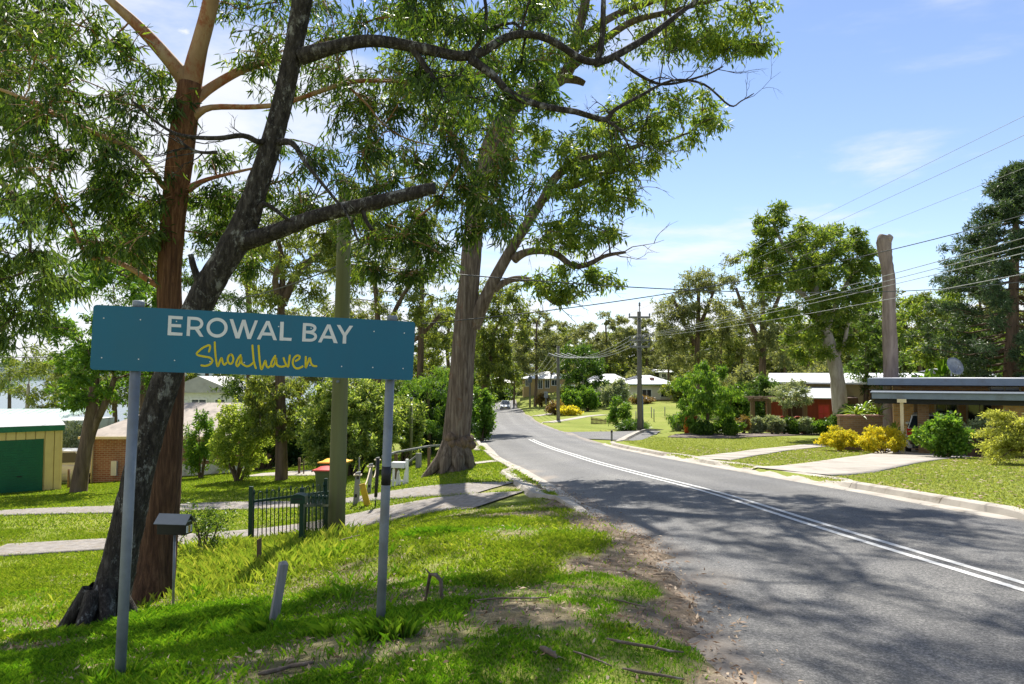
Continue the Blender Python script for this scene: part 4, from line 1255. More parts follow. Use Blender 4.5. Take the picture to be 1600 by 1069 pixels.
# ---- other trees: base column/distance, crown boxes in the photo
def mid_tree(name, label, pxb, D, top, lean, r, boxes, leaf, bark, leaves=150, L_=.22, W_=.06, hang=.45, seed=1, group=None, fork=None, cap=.12, tip=.02, cat='tree', shell=.5, twigs=8, dd=None):
    b = gp(pxb, D)
    tx, ty = top
    r *= .72
    tr_ = [(b, r), (b.lerp(at(tx, ty, D), .3) + Vector((lean * .4, 0, 0)), r * .82), (b.lerp(at(tx, ty, D), .65) + Vector((lean, 0, 0)), r * .66), (at(tx, ty, D), r * .45)]
    cl_, rd_ = [], []
    for k, (n_, bx_, rr_, *ex) in enumerate(boxes):
        dep = ex[0] if ex else (bx_[2] - bx_[0]) / F * D * .45
        a_, q_ = box_clusters(n_, bx_, D + (ex[1] if len(ex) > 1 else 0), dep, rr_, seed * 17 + k); cl_ += a_; rd_ += q_
    lb = []
    for f in (fork or []):
        lb.append([(at(x_, y_, D + z_), r_) for x_, y_, z_, r_ in f])
    return tree(name, label, cat, b, tr_, cl_, rd_, leaf, bark, leaves, L_, W_, hang, seed, lb, group, twigs=twigs, tip=tip, cap=cap, sides=9, shell=shell)


mid_tree('garden_tree', 'bright green tree with thick dark trunk right of the cream garage', 128, 25, (150, 560), .1, .40,
         [(30, (40, 390, 270, 560), .85), (18, (70, 540, 255, 640), .7), (10, (100, 340, 240, 430), .7)], M['bright'], M['bark_brown'], 420, .17, .065, .35, 41,
         fork=[[(138, 690, 0, .2), (150, 660, -.1, .14), (165, 630, -.2, .12), (180, 590, -.2, .08)]])
mid_tree('garden_tree', 'slender tan-trunked tree on the lawn behind the sign, beside the red shed door', 443, 25.5, (442, 430), -.1, .33,
         [(30, (330, 320, 560, 490), .85), (20, (375, 580, 485, 690), .55), (16, (460, 290, 610, 450), .8)], M['gum_mid'], M['bark_brown'], 330, .19, .05, .5, 42,
         fork=[[(443, 470, 0, .18), (470, 420, .2, .13), (510, 390, .4, .1), (545, 350, .5, .07)], [(443, 480, 0, .16), (430, 440, -.2, .12), (440, 400, -.3, .09), (425, 350, -.5, .06)]])
mid_tree('garden_tree', 'tall tree rising behind the lime bush, its trunk dark brown', 392, 45, (385, 420), .2, .42,
         [(34, (260, 390, 470, 620), 1.25), (16, (280, 280, 450, 420), 1.2), (8, (340, 590, 430, 660), .9)], M['gum_dark'], M['bark_brown'], 330, .24, .07, .5, 43)
mid_tree('garden_tree', 'shady tree behind the mossy utility pole and round glossy bush', 590, 42, (585, 430), .2, .38,
         [(36, (470, 350, 710, 600), 1.25), (18, (520, 230, 730, 400), 1.2)], M['gum_mid'], M['bark_brown'], 330, .23, .065, .5, 44,
         fork=[[(588, 560, 0, .2), (620, 480, .2, .14), (650, 430, .3, .1)], [(588, 560, 0, .18), (650, 530, 0, .13), (690, 490, 0, .1)]])
mid_tree('roadside_tree', 'leafy tree overhanging the road just behind the huge gum trunk', 741, 47, (772, 520), .1, .36,
         [(24, (742, 425, 832, 560), 1.3), (14, (738, 540, 806, 606), 1.0, 2.0), (5, (738, 625, 762, 655), .6, 1.0)], M['gum_mid'], M['bark_brown'], 320, .28, .08, .5, 45)
mid_tree('roadside_tree', 'small dark tree at the far bend of the road', 803, 128, (803, 575), .1, .28,
         [(14, (778, 535, 832, 605), 1.6)], M['gum_mid'], M['bark_brown'], 200, .42, .14, .4, 46)
mid_tree('garden_tree', 'pale-trunked tree before the bay, behind the mint-green roof', 60, 58, (45, 600), -.3, .34,
         [(18, (0, 545, 112, 640), 1.5)], M['gum_mid'], M['bark_pale'], 260, .3, .09, .4, 47)
mid_tree('garden_tree', 'slim dark tree before the bay, just left of the cream garage roof corner', 96, 60, (98, 590), .1, .26,
         [(12, (70, 560, 150, 650), 1.4)], M['gum_mid'], M['bark_brown'], 240, .3, .09, .4, 48)
mid_tree('garden_tree', 'dense dark tree filling the gap behind the leaning trunks', 225, 44, (230, 480), 0, .4,
         [(38, (110, 300, 340, 620), 1.6)], M['gum_dark'], M['bark_brown'], 330, .27, .08, .45, 49)
mid_tree('garden_tree', 'tall leafy tree behind the right end of the sign', 655, 42, (660, 420), 0, .36,
         [(24, (600, 330, 740, 600), 1.4)], M['gum_mid'], M['bark_brown'], 320, .26, .075, .45, 50)
mid_tree('feathery_tree', 'feathery lime-green tree between the round bush and huge gum', 672, 29, (668, 590), 0, .13,
         [(20, (630, 560, 712, 700), .62)], M['bright'], M['bark_brown'], 380, .2, .03, .55, 51, tip=.012)
mid_tree('garden_tree', 'dark tree at the left, deep behind the garage roof', 20, 85, (15, 560), 0, .4,
         [(14, (-60, 545, 60, 620), 2.0)], M['gum_dark'], M['bark_brown'], 220, .4, .12, .4, 52)

# drooping limb of a gum standing just out of frame on the left
b = Vector((-9.2, 9.3, gz(-9.2, 9.3)))
trunk = [(b, .3), (b + Vector((.05, 0, 2.0)), .25), (b + Vector((.2, 0, 4.2)), .2), (b + Vector((.3, 0, 6.4)), .15), (b + Vector((.5, 0, 8.4)), .09)]
lm = [[(b + Vector((.2, 0, 4.2)), .12), (at(-70, 240, 9.2), .07), (at(-20, 260, 9.0), .05), (at(40, 330, 8.8), .03)], [(b + Vector((.3, 0, 6.4)), .1), (at(-60, 60, 9.2), .06), (at(0, 40, 9), .04), (at(60, 20, 8.8), .025)]]
cl, rd = [], []
for n_, bx_, D_, dd_, r_, sd_ in ((24, (-90, 260, 108, 540), 9.0, .8, .46, 61), (16, (-80, -60, 110, 130), 9.0, .8, .5, 62), (10, (-160, 100, 40, 260), 9.2, .8, .5, 63)):
    a, q = box_clusters(n_, bx_, D_, dd_, r_, sd_); cl += a; rd += q
tree('gum_tree', 'gum with drooping dark leaves hanging in at the left edge of view', 'tree', b, trunk, cl, rd, M['gum_dark'], M['bark_brown'], 300, .13, .026, .68, 63, lm, hero=False, twigs=10, tip=.008, cap=.03, sides=10, twig_tubes=True)

# ---- right side trees
b = gp(1314, 43)
trunk = [(b, .48), (at(1308, 590, 43), .42), (at(1298, 545, 43), .40), (at(1284, 505, 43), .34), (at(1272, 450, 43), .24), (at(1262, 400, 43), .16)]
lm = [[(at(1288, 520, 43), .24), (at(1310, 470, 43), .16), (at(1330, 430, 42.5), .1)], [(at(1278, 480, 43), .2), (at(1235, 445, 43), .13), (at(1200, 420, 43), .08)], [(at(1270, 440, 43), .14), (at(1225, 385, 43), .1), (at(1205, 340, 43), .06)],
      [(at(1303, 565, 43), .14), (at(1318, 540, 42.7), .12), (at(1326, 500, 42.5), .1)]]
cl, rd = [], []
for n_, bx_, dd_, r_, sd_ in ((46, (1165, 395, 1385, 515), 3.2, 1.0, 71), (26, (1195, 345, 1350, 425), 2.4, .95, 72), (5, (1175, 312, 1228, 375), .8, .7, 73), (16, (1225, 500, 1350, 570), 2.2, .9, 74), (5, (1160, 370, 1200, 430), .8, .7, 75), (5, (1325, 355, 1368, 420), .9, .65, 76)):
    a, q = box_clusters(n_, bx_, 43, dd_, r_, sd_); cl += a; rd += q
tree('gum_tree', 'spreading gum with pale grey leaning trunk over the red house', 'tree', b, trunk, cl, rd, M['gum_lit'], M['bark_pale'], 330, .30, .09, .3, 70, lm, twigs=8, tip=.02, cap=.09, sides=10, updown=.3)

fork2 = [[(1086, 540, 0, .3), (1062, 490, .5, .2), (1050, 460, .8, .12)], [(1088, 520, 0, .26), (1110, 470, 0, .18), (1118, 440, .3, .1)]]
mid_tree('gum_tree', 'tall layered gum right of the nearest street pole, twin limbs', 1086, 78, (1092, 450), 0, .55,
         [(8, (1060, 425, 1130, 465), 1.9), (10, (1030, 460, 1100, 505), 1.9), (8, (1090, 480, 1150, 530), 1.8), (8, (1020, 500, 1085, 545), 1.7), (6, (1040, 545, 1130, 580), 1.6)], M['gum_far'], M['bark_brown'], 330, .42, .12, .3, 81, fork=fork2)
mid_tree('gum_tree', 'tall dark-trunked gum between the layered gum and spreading gum', 1190, 72, (1192, 430), 0, .6,
         [(12, (1130, 395, 1250, 470), 2.0), (12, (1120, 460, 1240, 530), 1.9), (8, (1150, 520, 1260, 580), 1.7)], M['gum_far'], M['bark_brown'], 330, .40, .12, .35, 82,
         fork=[[(1190, 540, 0, .35), (1165, 490, .5, .22), (1150, 450, .6, .14)], [(1190, 520, 0, .3), (1215, 470, .3, .2), (1225, 430, .4, .12)]])

# dead trunk, lopped
b = gp(1390, 38)
rt = thing('dead_trunk', 'tall lopped dead trunk without branches behind the carport', 'tree trunk', b)
mb = MB(); rnd = random.Random(5)
pl = sub_path([(b - Vector((0, 0, .2)), .42)] + [(at(x_, y_, 38), r_) for x_, y_, r_ in ((1391, 560, .37), (1389, 500, .34), (1389, 440, .31), (1385, 410, .31), (1382, 390, .35), (1381, 376, .37), (1383, 370, .33))], 4)
mb.tube([p_ for p_, r_ in pl], [r_ for p_, r_ in pl], 14, True, .06, rnd)
mb.build('trunk', M['bark_dead'], rt, world_space=True)
mb = MB(); mb.tube([at(1383, 382, 38), at(1389, 372, 37.8), at(1392, 369, 37.7)], [.26, .22, .16], 10, True, .08, rnd)
mb.build('limb_stub', M['bark_dead'], rt, world_space=True)

# bunya-like pine on the far right: whorls of drooping limbs with needle tufts at their ends
b = gp(1572, 41)
rt = thing('pine_tree', 'tall dark pine with whorled limbs and needle tufts above the carport', 'tree', b)
top = at(1590, 262, 41); rnd = random.Random(12)
mb = MB(); pl = [(b.lerp(top, k / 8), .42 * (1 - k / 8) ** .8 + .04) for k in range(9)]
mb.tube([p_ for p_, r_ in pl], [r_ for p_, r_ in pl], 12, True, .04, rnd); mb.build('trunk', M['bark_brown'], rt, world_space=True)
mb = MB(); C, Rr = [], []
H = (top - b).length
for w_ in range(30):
    t = .20 + .79 * w_ / 29; o_ = b.lerp(top, t)
    rl = 5.2 * (math.sin(math.pi * min(1, max(0.02, (1.02 - t) / .95)) * .62) ** .8) * (.55 if t < .32 else 1) * (1 if t < .86 else .95)
    for k in range(8):
        a = rnd.uniform(0, 2 * math.pi); ln = rl * rnd.uniform(.7, 1.08)
        d = Vector((math.cos(a), math.sin(a), 0)); dz = -.10 * ln * (1.35 - t) + .10 * ln
        e = o_ + d * ln + Vector((0, 0, dz)); md = o_ + d * ln * .5 + Vector((0, 0, -.10 * ln + .05))
        mb.tube([o_, md, e], [.055, .035, .015], 4, False)
        for s in ((.62, .8, 1.0) if t > .3 else (.85, 1.0)):
            q = (o_ * (1 - s) ** 2 + md * 2 * s * (1 - s) + e * s * s)
            C.append(tuple(q)); Rr.append((.46, .46, .36))
mb.build('branches', M['bark_brown'], rt, world_space=True)['kind'] = 'stuff'
Vv, Fv, nc, _ = leaf_cloud(C, Rr, 125, .24, .055, .05, 5, 10, False, .5, .3)
cr_ = link_mesh('crown', np_mesh('crown', Vv - np.array(tuple(b)), Fv, nc), M['pine'], rt); cr_['kind'] = 'stuff'

mid_tree('garden_tree', 'leafy yellow-green tree between the dead trunk and pine', 1490, 47, (1480, 500), 0, .3,
         [(22, (1405, 440, 1530, 590), 1.25), (8, (1480, 500, 1560, 590), 1.1)], M['gum_lit'], M['bark_brown'], 320, .27, .09, .35, 83)
mid_tree('garden_tree', 'dense tree behind the dead trunk, left side', 1350, 52, (1355, 520), 0, .3,
         [(18, (1310, 510, 1420, 600), 1.2), (8, (1340, 470, 1400, 530), 1.0)], M['gum_dark'], M['bark_brown'], 300, .28, .09, .35, 84)
mid_tree('garden_tree', 'dark bushy tree at the right edge behind the house roof', 1590, 50, (1590, 530), 0, .3,
         [(18, (1520, 540, 1660, 600), 1.2)], M['gum_dark'], M['bark_brown'], 280, .28, .09, .35, 85)
mid_tree('weeping_tree', 'weeping bright green tree beside the street pole, red pot at its foot', 1104, 41, (1102, 600), .1, .16,
         [(16, (1050, 578, 1165, 640), .75), (14, (1045, 620, 1150, 675), .62), (6, (1080, 570, 1150, 600), .6)], M['bright'], M['bark_brown'], 420, .2, .06, .7, 86, tip=.012, cap=.05)
mid_tree('garden_tree', 'dense dark green tree hiding the gap between the two pale-roofed houses', 912, 96, (908, 580), .1, .4,
         [(20, (868, 540, 942, 605), 1.7), (12, (905, 560, 948, 645), 1.5), (6, (880, 600, 905, 645), 1.2)], M['glossy'], M['bark_pale'], 380, .34, .13, .3, 87)

# far forest belt: individual gums, shared meshes
variants = []
for k, (leaf, sd_) in enumerate(((M['gum_far'], 91), (M['gum_mid'], 92), (M['gum_far'], 93))):
    rnd = random.Random(sd_)
    base0 = Vector((0, 0, 0)); Hh = 13.0
    tr_ = [(base0, .24), (Vector((.2, 0, 4)), .2), (Vector((.1, .2, 8)), .15), (Vector((.3, 0, 11.5)), .1)]
    C, Rr = [], []
    while len(C) < 30:
        u, v_, w_ = rnd.uniform(-1, 1), rnd.uniform(-1, 1), rnd.uniform(-1, 1)
        if u * u + v_ * v_ + w_ * w_ > 1: continue
        c = Vector((u * 4.2, v_ * 4.2, 8.6 + w_ * 4.2))
        if any((c - o_).length < 1.35 for o_ in C): continue
        C.append(c); Rr.append((1.35, 1.35, .85))
    variants.append((tr_, C, Rr, leaf, sd_))
far_spots = [(836, 112, 15, 1.0, 'far gum behind the pale hip-roofed house, its left end'), (862, 135, 13, 1.15, 'rounded far gum directly above the hip roof'), (886, 150, 16, 1.0, 'far gum right behind the second street pole'),
             (945, 140, 15.5, 1.1, 'far gum behind the dense dark green tree'), (972, 150, 14, 1.2, 'far gum left of the nearest street pole top'), (1012, 145, 15, 1.1, 'far gum just right of the nearest street pole'),
             (1045, 120, 11, 1.0, 'far gum below the layered gum, left side'), (1125, 115, 13, 1.0, 'far gum between layered gum and dark-trunked gum'), (1160, 120, 12, 1.1, 'far gum behind the dark conifer bush'),
             (1228, 118, 13, 1.1, 'far gum left of the spreading gum trunk'), (1262, 105, 10, 1.0, 'far gum low behind the spreading gum'), (1335, 112, 15, 1.1, 'far gum filling in right of the spreading gum trunk'),
             (1395, 110, 16, 1.1, 'far gum behind the lopped dead trunk'), (1440, 100, 15, 1.1, 'far gum behind the leafy yellow-green tree'), (1530, 105, 16, 1.1, 'far gum left of the pine trunk'),
             (1605, 100, 16, 1.1, 'far gum at the right edge behind the pine'), (800, 165, 15, 1.0, 'far gum beyond the road bend'), (770, 175, 16, 1.1, 'far gum left of the road bend'), (742, 120, 15, 1.1, 'far gum behind the huge trunk'),
             (700, 95, 15, 1.2, 'far gum left of the huge trunk'), (560, 80, 14, 1.1, 'far gum deep behind the mossy utility pole'), (470, 70, 13, 1.1, 'far gum deep behind the sign lettering'), (320, 75, 14, 1.1, 'far gum deep behind the leaning trunk'),
             (180, 70, 13, 1.1, 'far gum deep behind the sign left end'), (915, 165, 14, 1.2, 'pale far gum at the back, above the dense dark green tree'), (1080, 140, 12, 1.2, 'pale far gum at the back below the layered gum')]
protos = {}
for k, (px_, D_, h_, sx, lab) in enumerate(far_spots):
    vi = k % 3
    g_ = gp(px_, D_)
    if vi not in protos:
        tr_, C, Rr, leaf, sd_ = variants[vi]
        o_ = tree('far_gum_tree', lab, 'tree', Vector((0, 0, 0)), tr_, C, Rr, leaf, M['bark_brown'], 300, .42, .14, .35, sd_, group='gums of the wood behind the houses', twigs=7, tip=.03, cap=.12, sides=8, updown=.4)
        protos[vi] = o_
    else:
        o_ = copy_tree(protos[vi]); o_['label'] = lab
    o_.location = g_; s_ = h_ / 12.8
    o_.scale = (s_ * sx, s_ * sx, s_); o_.rotation_euler = (0, 0, k * 1.7)

# second row: bushier trees closing the wood behind the houses
rnd = random.Random(300); C, Rr = [], []
while len(C) < 34:
    u, v_, w_ = rnd.uniform(-1, 1), rnd.uniform(-1, 1), rnd.uniform(-1, 1)
    if u * u + v_ * v_ + w_ * w_ > 1: continue
    c = Vector((u * 4.4, v_ * 4.4, 4.6 + w_ * 4.4))
    if any((c - o_).length < 1.3 for o_ in C): continue
    C.append(c); Rr.append((1.4, 1.4, 1.0))
pb = None
spots = [(690, 150), (725, 190), (765, 215), (805, 205), (838, 190), (870, 180), (905, 195), (940, 180), (980, 185), (1020, 175), (1058, 180), (1100, 165), (1140, 160), (1180, 165), (1220, 150), (1265, 150), (1305, 140), (1350, 145), (1395, 140), (1440, 135), (1490, 140), (1540, 135), (1590, 130), (1640, 135), (640, 120), (590, 110)]
marks = ['left of the huge trunk', 'behind the huge trunk', 'left of the road bend', 'at the road bend', 'behind the hip roof left end', 'behind the hip roof ridge', 'behind the dark street pole', 'behind the dense dark green tree', 'behind the long pale roof', 'behind the nearest street pole', 'left of the layered gum', 'right of the layered gum', 'left of the dark-trunked gum', 'behind the dark-trunked gum',
         'right of the dark-trunked gum', 'left of the leaning pale trunk', 'behind the leaning pale trunk', 'right of the leaning pale trunk', 'behind the lopped trunk', 'right of the lopped trunk', 'behind the satellite dish', 'left of the pine', 'behind the pine', 'beyond the right edge of the pine', 'behind the round bush', 'behind the mossy pole']
for k, ((px_, D_), mk) in enumerate(zip(spots, marks)):
    lab = 'bushy tree in the far wood ' + mk
    if pb is None:
        pb = o_ = tree('far_bushy_tree', lab, 'tree', Vector((0, 0, 0)), [(Vector((0, 0, 0)), .2), (Vector((.1, 0, 3)), .15), (Vector((0, .1, 6)), .08)], C, Rr, M['gum_far'], M['bark_brown'], 260, .5, .18, .3, 300, group='bushy trees of the far wood', twigs=7, tip=.03, cap=.1, sides=8)
    else:
        o_ = copy_tree(pb); o_['label'] = lab
    o_.location = gp(px_, D_); q = .95 + .5 * ((k * 37) % 10) / 10
    o_.scale = (q * 1.25, q * 1.25, q); o_.rotation_euler = (0, 0, k * 2.1)
# ------------------------------------------------------------------ buildings
def window(root, x0, x1, z0, z1, y, frame, name='window', mull=1, d=.06, t=.06):
    """a framed window standing proud of a wall that faces -y; pane is its sub-part"""
    mb = MB()
    mb.box(x0 - t, x0, y - d, y + .02, z0 - t, z1 + t); mb.box(x1, x1 + t, y - d, y + .02, z0 - t, z1 + t)
    mb.box(x0, x1, y - d, y + .02, z1, z1 + t); mb.box(x0, x1, y - d, y + .02, z0 - t, z0)
    for k in range(1, mull + 1):
        xm = x0 + (x1 - x0) * k / (mull + 1); mb.box(xm - t * .3, xm + t * .3, y - d * .9, y + .015, z0, z1)
    f = mb.build(name, frame, root, world_space=True)
    for k in range(mull + 1):
        a, b = x0 + (x1 - x0) * k / (mull + 1) + t * .3, x0 + (x1 - x0) * (k + 1) / (mull + 1) - t * .3
        MB().box(a, b, y - d * .4, y - d * .25, z0 + .004, z1 - .004).build('pane', M['glass'], f, world_space=True)
    return f


def part(root, name, mat, *boxes, bevel=0.0):
    mb = MB()
    for b in boxes: mb.box(*b)
    return mb.build(name, mat, root, world_space=True, bevel=bevel)


def hip_roof(root, x0, x1, y0, y1, z0, h, mat, over=.5, inset=None, name='roof'):
    x0 -= over; x1 += over; y0 -= over; y1 += over
    i = inset if inset is not None else (y1 - y0) / 2
    ym = (y0 + y1) / 2
    mb = MB()
    mb.add([(x0, y0, z0), (x1, y0, z0), (x1, y1, z0), (x0, y1, z0), (x0 + i, ym, z0 + h), (x1 - i, ym, z0 + h), (x0, y0, z0 - .14), (x1, y0, z0 - .14), (x1, y1, z0 - .14), (x0, y1, z0 - .14)],
           [(0, 1, 5, 4), (1, 2, 5), (2, 3, 4, 5), (3, 0, 4), (0, 6, 7, 1), (1, 7, 8, 2), (2, 8, 9, 3), (3, 9, 6, 0), (9, 8, 7, 6)])
    return mb.build(name, mat, root, world_space=True)


# ---- brick house with the carport
z0 = gz(19, 33) - .1
H1 = thing('brick_house', 'tan brick house with slate-blue flat roof and carport', 'house', (19, 33, z0))
part(H1, 'wall', M['brick_tan'], (15.2, 27.5, 33.0, 42, z0, 1.12))
part(H1, 'wing_wall', M['brick_tan'], (19.0, 27.0, 29.7, 32.98, z0, .86))
rf = part(H1, 'roof', M['fascia'], (14.2, 21.35, 31.0, 42.6, 1.16, 1.44), (21.35, 28, 30.7, 42.6, 1.22, 1.53))
part(rf, 'roof_sheet', M['roof_white'], (21.5, 27.8, 31.2, 42.4, 1.535, 1.56), (14.4, 21.3, 31.2, 42.4, 1.445, 1.465))
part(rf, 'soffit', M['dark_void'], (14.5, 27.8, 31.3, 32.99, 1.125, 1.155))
cp = part(H1, 'carport_roof', M['fascia'], (14.42, 20.6, 27.5, 32.95, .66, .88))
part(cp, 'roof_sheet', M['steel_dark'], (14.36, 20.66, 27.44, 32.98, .885, .915))
for k in range(5):
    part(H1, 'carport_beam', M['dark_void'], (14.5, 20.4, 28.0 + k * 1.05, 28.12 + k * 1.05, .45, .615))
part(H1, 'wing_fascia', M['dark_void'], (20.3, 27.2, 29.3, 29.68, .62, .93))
part(H1, 'carport_post', M['paint_cream'], (15.40, 15.52, 27.62, 27.74, gz(15.5, 27.7) - .1, .617))
part(H1, 'post_bracket', M['paint_cream'], (15.30, 15.62, 27.42, 27.50, .52, .66))
part(H1, 'brick_pier', M['brick_brown'], (16.05, 16.45, 29.2, 29.6, z0, .617))
part(H1, 'brick_pier', M['brick_brown'], (16.0, 16.40, 31.9, 32.3, z0, .617))
window(H1, 19.0 - .9, 19.0 - .02, z0 + .15, .40, 33.0, M['paint_cream'], 'sliding_door', 1)
window(H1, 18.95, 20.0, .98 - .2, 1.08, 33.0, M['paint_cream'], 'window', 1)
window(H1, 21.6, 22.3, .92, 1.10, 33.0, M['paint_cream'], 'window', 1)
window(H1, 23.6, 24.5, .92, 1.10, 33.0, M['paint_cream'], 'window', 0)
window(H1, 16.9, 17.7, z0 + .15, .42, 33.0, M['paint_cream'], 'sliding_door', 1)
part(H1, 'dark_panel', M['dark_void'], (20.6, 20.85, 32.93, 33.02, z0, 1.0))
part(H1, 'wall_panel', M['paint_cream'], (20.42, 20.54, 29.62, 29.72, z0, .6))
rd_ = part(H1, 'roller_door', M['steel_dark'], (20.56, 21.75, 29.64, 29.72, z0, .40))
for k in range(16):
    part(rd_, 'slat', M['steel_dark'], (20.57, 21.74, 29.62, 29.638, z0 + .04 + k * .135, z0 + .155 + k * .135))
part(H1, 'door_head', M['paint_cream'], (20.56, 23.2, 29.62, 29.72, .41, .52))
mb = MB(); mb.tube([(20.62, 29.5, .62), (20.62, 29.5, .5), (20.75, 29.5, .43), (21.6, 29.5, .40)], .045, 8); mb.build('downpipe', M['paint_cream'], H1, world_space=True)
H1.rotation_euler = (0, 0, R(-28)); H1.location = (21.0, 30.9, z0)
# satellite dish
c = at(1489, 584, 33)
dish = thing('satellite_dish', 'round grey satellite dish on the carport house roof', 'satellite dish', (c.x, c.y, 1.55))
mb = MB(); n = 20
mb.lathe((0, 0, 0), [(.01, 0), (.2, -.03), (.34, -.09), (.43, -.15), (.43, -.165), (.34, -.11), (.2, -.05), (.01, -.02)], 24, 'y')
o = mb.build('reflector', M['galv'], dish); o.rotation_euler = (R(-20), 0, R(12)); o.location = (0, 0, .42)
MB().tube([(0, .1, .42), (0, .12, .1), (0, .12, 0)], .03, 8).build('mast', M['galv'], dish)
MB().bar((0, -.05, .1), (0, -.48, .42), .025).bar((0, -.52, .42), (0, -.42, .42), .07).build('feed_arm', M['galv'], dish)

# garden walls
z1 = gz(15, 30.5) - .15
w1 = thing('planter_wall', 'low brown brick planter wall left of the carport', 'wall', (15, 30.5, z1))
part(w1, 'brickwork', M['brick_brown'], (14.1, 15.95, 30.4, 30.65, z1, -.20)); part(w1, 'capping', M['brick_red'], (14.06, 15.99, 30.36, 30.69, -.197, -.12))
z1 = gz(17.4, 26.2) - .15
w1 = thing('garden_wall', 'short dark brown garden wall behind the round shrub by the driveway', 'wall', (17.4, 26.2, z1))
part(w1, 'brickwork', M['timber_dark'], (16.85, 19.2, 26.1, 26.3, z1, -.45)); part(w1, 'capping', M['timber_brown'], (16.8, 19.25, 26.05, 26.35, -.447, -.38))

# ---- red house with pergola
z0 = gz(21, 50) - .1
H2 = thing('red_house', 'red timber house with pale roof and salmon door behind the hedge', 'house', (21, 50, z0))
part(H2, 'wall', M['timber_red'], (20.9, 22.75, 50.0, 54, z0, -.02))
part(H2, 'side_recess', M['dark_void'], (20.0, 20.85, 51.5, 54, z0, -.02)); part(H2, 'dark_bay', M['timber_dark'], (22.95, 24.2, 50.6, 54, z0, 0.0))  # side recess is a solid box, its shade put in as near-black colour
part(H2, 'corner_post', M['wall_cream'], (22.76, 22.93, 49.96, 50.2, z0, .02)); part(H2, 'corner_post', M['wall_cream'], (20.78, 20.89, 49.96, 50.1, z0, .0))
dr = part(H2, 'door', M['terracotta'], (21.62, 22.35, 49.93, 49.995, z0 + .1, z0 + 2.0))
for i in range(2):
    for j in range(3):
        part(dr, 'door_panel', M['lid_red'], (21.68 + i * .33, 21.95 + i * .33, 49.905, 49.925, z0 + .2 + j * .6, z0 + .7 + j * .6))
MB().tube([(22.27, 49.9, z0 + 1.0), (22.27, 49.87, z0 + 1.0), (22.2, 49.87, z0 + 1.0)], .02, 6).build('handle', M['chrome'], dr, world_space=True)
mb = MB(); mb.add([(19.5, 49.4, .0), (23.4, 49.4, .0), (23.4, 53.5, .72), (19.9, 53.5, .72), (19.5, 49.4, -.07), (23.4, 49.4, -.07), (23.4, 53.5, .65), (19.9, 53.5, .65)], [(0, 1, 2, 3), (4, 0, 3, 7), (0, 4, 5, 1), (1, 5, 6, 2), (7, 6, 5, 4)])
mb.build('awning_roof', M['roof_garage'], H2, world_space=True)
part(H2, 'upper_wall', M['wall_yellow'], (18.2, 29, 54.0, 61, z0, .98))
mb = MB(); mb.add([(18.0, 53.2, 1.08), (29.5, 53.2, 1.0), (29.5, 58, 1.75), (18.0, 58, 1.75), (18.0, 62, 1.05), (29.5, 62, 1.0), (18.0, 53.2, .96), (29.5, 53.2, .88)], [(0, 1, 2, 3), (3, 2, 5, 4), (0, 6, 7, 1), (0, 3, 4, 6)])
mb.build('roof', M['roof_white'], H2, world_space=True)
window(H2, 25.0, 26.2, -.4, .5, 54.0, M['paint_white'])
H2.rotation_euler = (0, 0, R(-23))
pg = thing('pergola', 'rustic brown timber pergola and fence left of the red door', 'pergola', (18, 48, z0))
for x_ in (16.35, 17.45, 18.55, 19.9):
    part(pg, 'post', M['timber_brown'], (x_ - .13, x_ + .13, 47.9, 48.12, z0, -.18))
part(pg, 'beam', M['timber_brown'], (16.1, 20.3, 47.86, 48.16, -.178, .02))
for k in range(7):
    part(pg, 'rafter', M['timber_brown'], (16.25 + k * .62, 16.33 + k * .62, 47.6, 50.2, .022, .12))
for k in range(15):
    part(pg, 'fence_board', M['timber_red'] if k < 9 else M['timber_dark'], (17.62 + k * .17, 17.775 + k * .17, 49.0 + .01 * (k % 3), 49.05 + .01 * (k % 3), z0, -.25 - .02 * (k % 2)))

# ---- pale beige house
def far_house(name, label, D, px0, px1, dep, zb, eave, ridge, wallm, roofm, wins, inset=None, over=.6):
    x0, x1 = (px0 - CX) / F * D, (px1 - CX) / F * D
    h = thing(name, label, 'house', ((x0 + x1) / 2, D, zb))
    part(h, 'wall', wallm, (x0, x1, D, D + dep, zb - .8, eave))
    part(h, 'base_course', wallm if 'hip' in name else M['brick_brown'], (x0 - .02, x1 + .02, D - .03, D + dep, zb - .9, zb + .3))
    hip_roof(h, x0, x1, D, D + dep, eave + .14, ridge - eave - .14, roofm, over, inset)
    for a, b, c_, d_ in wins:
        xa, xb = (a - CX) / F * D, (b - CX) / F * D
        window(h, xa, xb, EYE - (d_ - 586) / F * D, EYE - (c_ - 586) / F * D, D, M['paint_white'], t=.1, d=.1)
    return h, x0, x1


h, a, b = far_house('beige_house', 'beige weatherboard house with pale hip roof behind the nearest street pole', 103, 978, 1052, 9, gz(18, 103) - .05, .15, 1.55, M['wall_cream'], M['roof_white'], [(1003, 1017, 609, 620), (1032, 1042, 610, 620)])
part(h, 'chimney', M['brick_red'], (14.5 + 6, 15.1 + 6, 104.5, 105.3, .3, 1.2))
part(h, 'gutter', M['trim_green'], (a - .62, b + .62, 102.3, 102.4, .1, .28))
h, a, b = far_house('beige_house', 'long pale-roofed house half hidden behind the silvery bush', 110, 922, 984, 9, gz(14, 110) - .05, .25, 1.75, M['wall_cream'], M['roof_white'], [(940, 950, 605, 616), (962, 972, 605, 616)])
h, a, b = far_house('hip_roof_house', 'tan house with white hip roof at the far end of the road', 132, 818, 898, 11, gz(7, 132) - .05, .85, 2.25, M['wall_tan'], M['roof_white'], [(821, 826, 594, 603), (841, 847, 594, 607), (852, 858, 594, 606), (862, 871, 594, 602)])
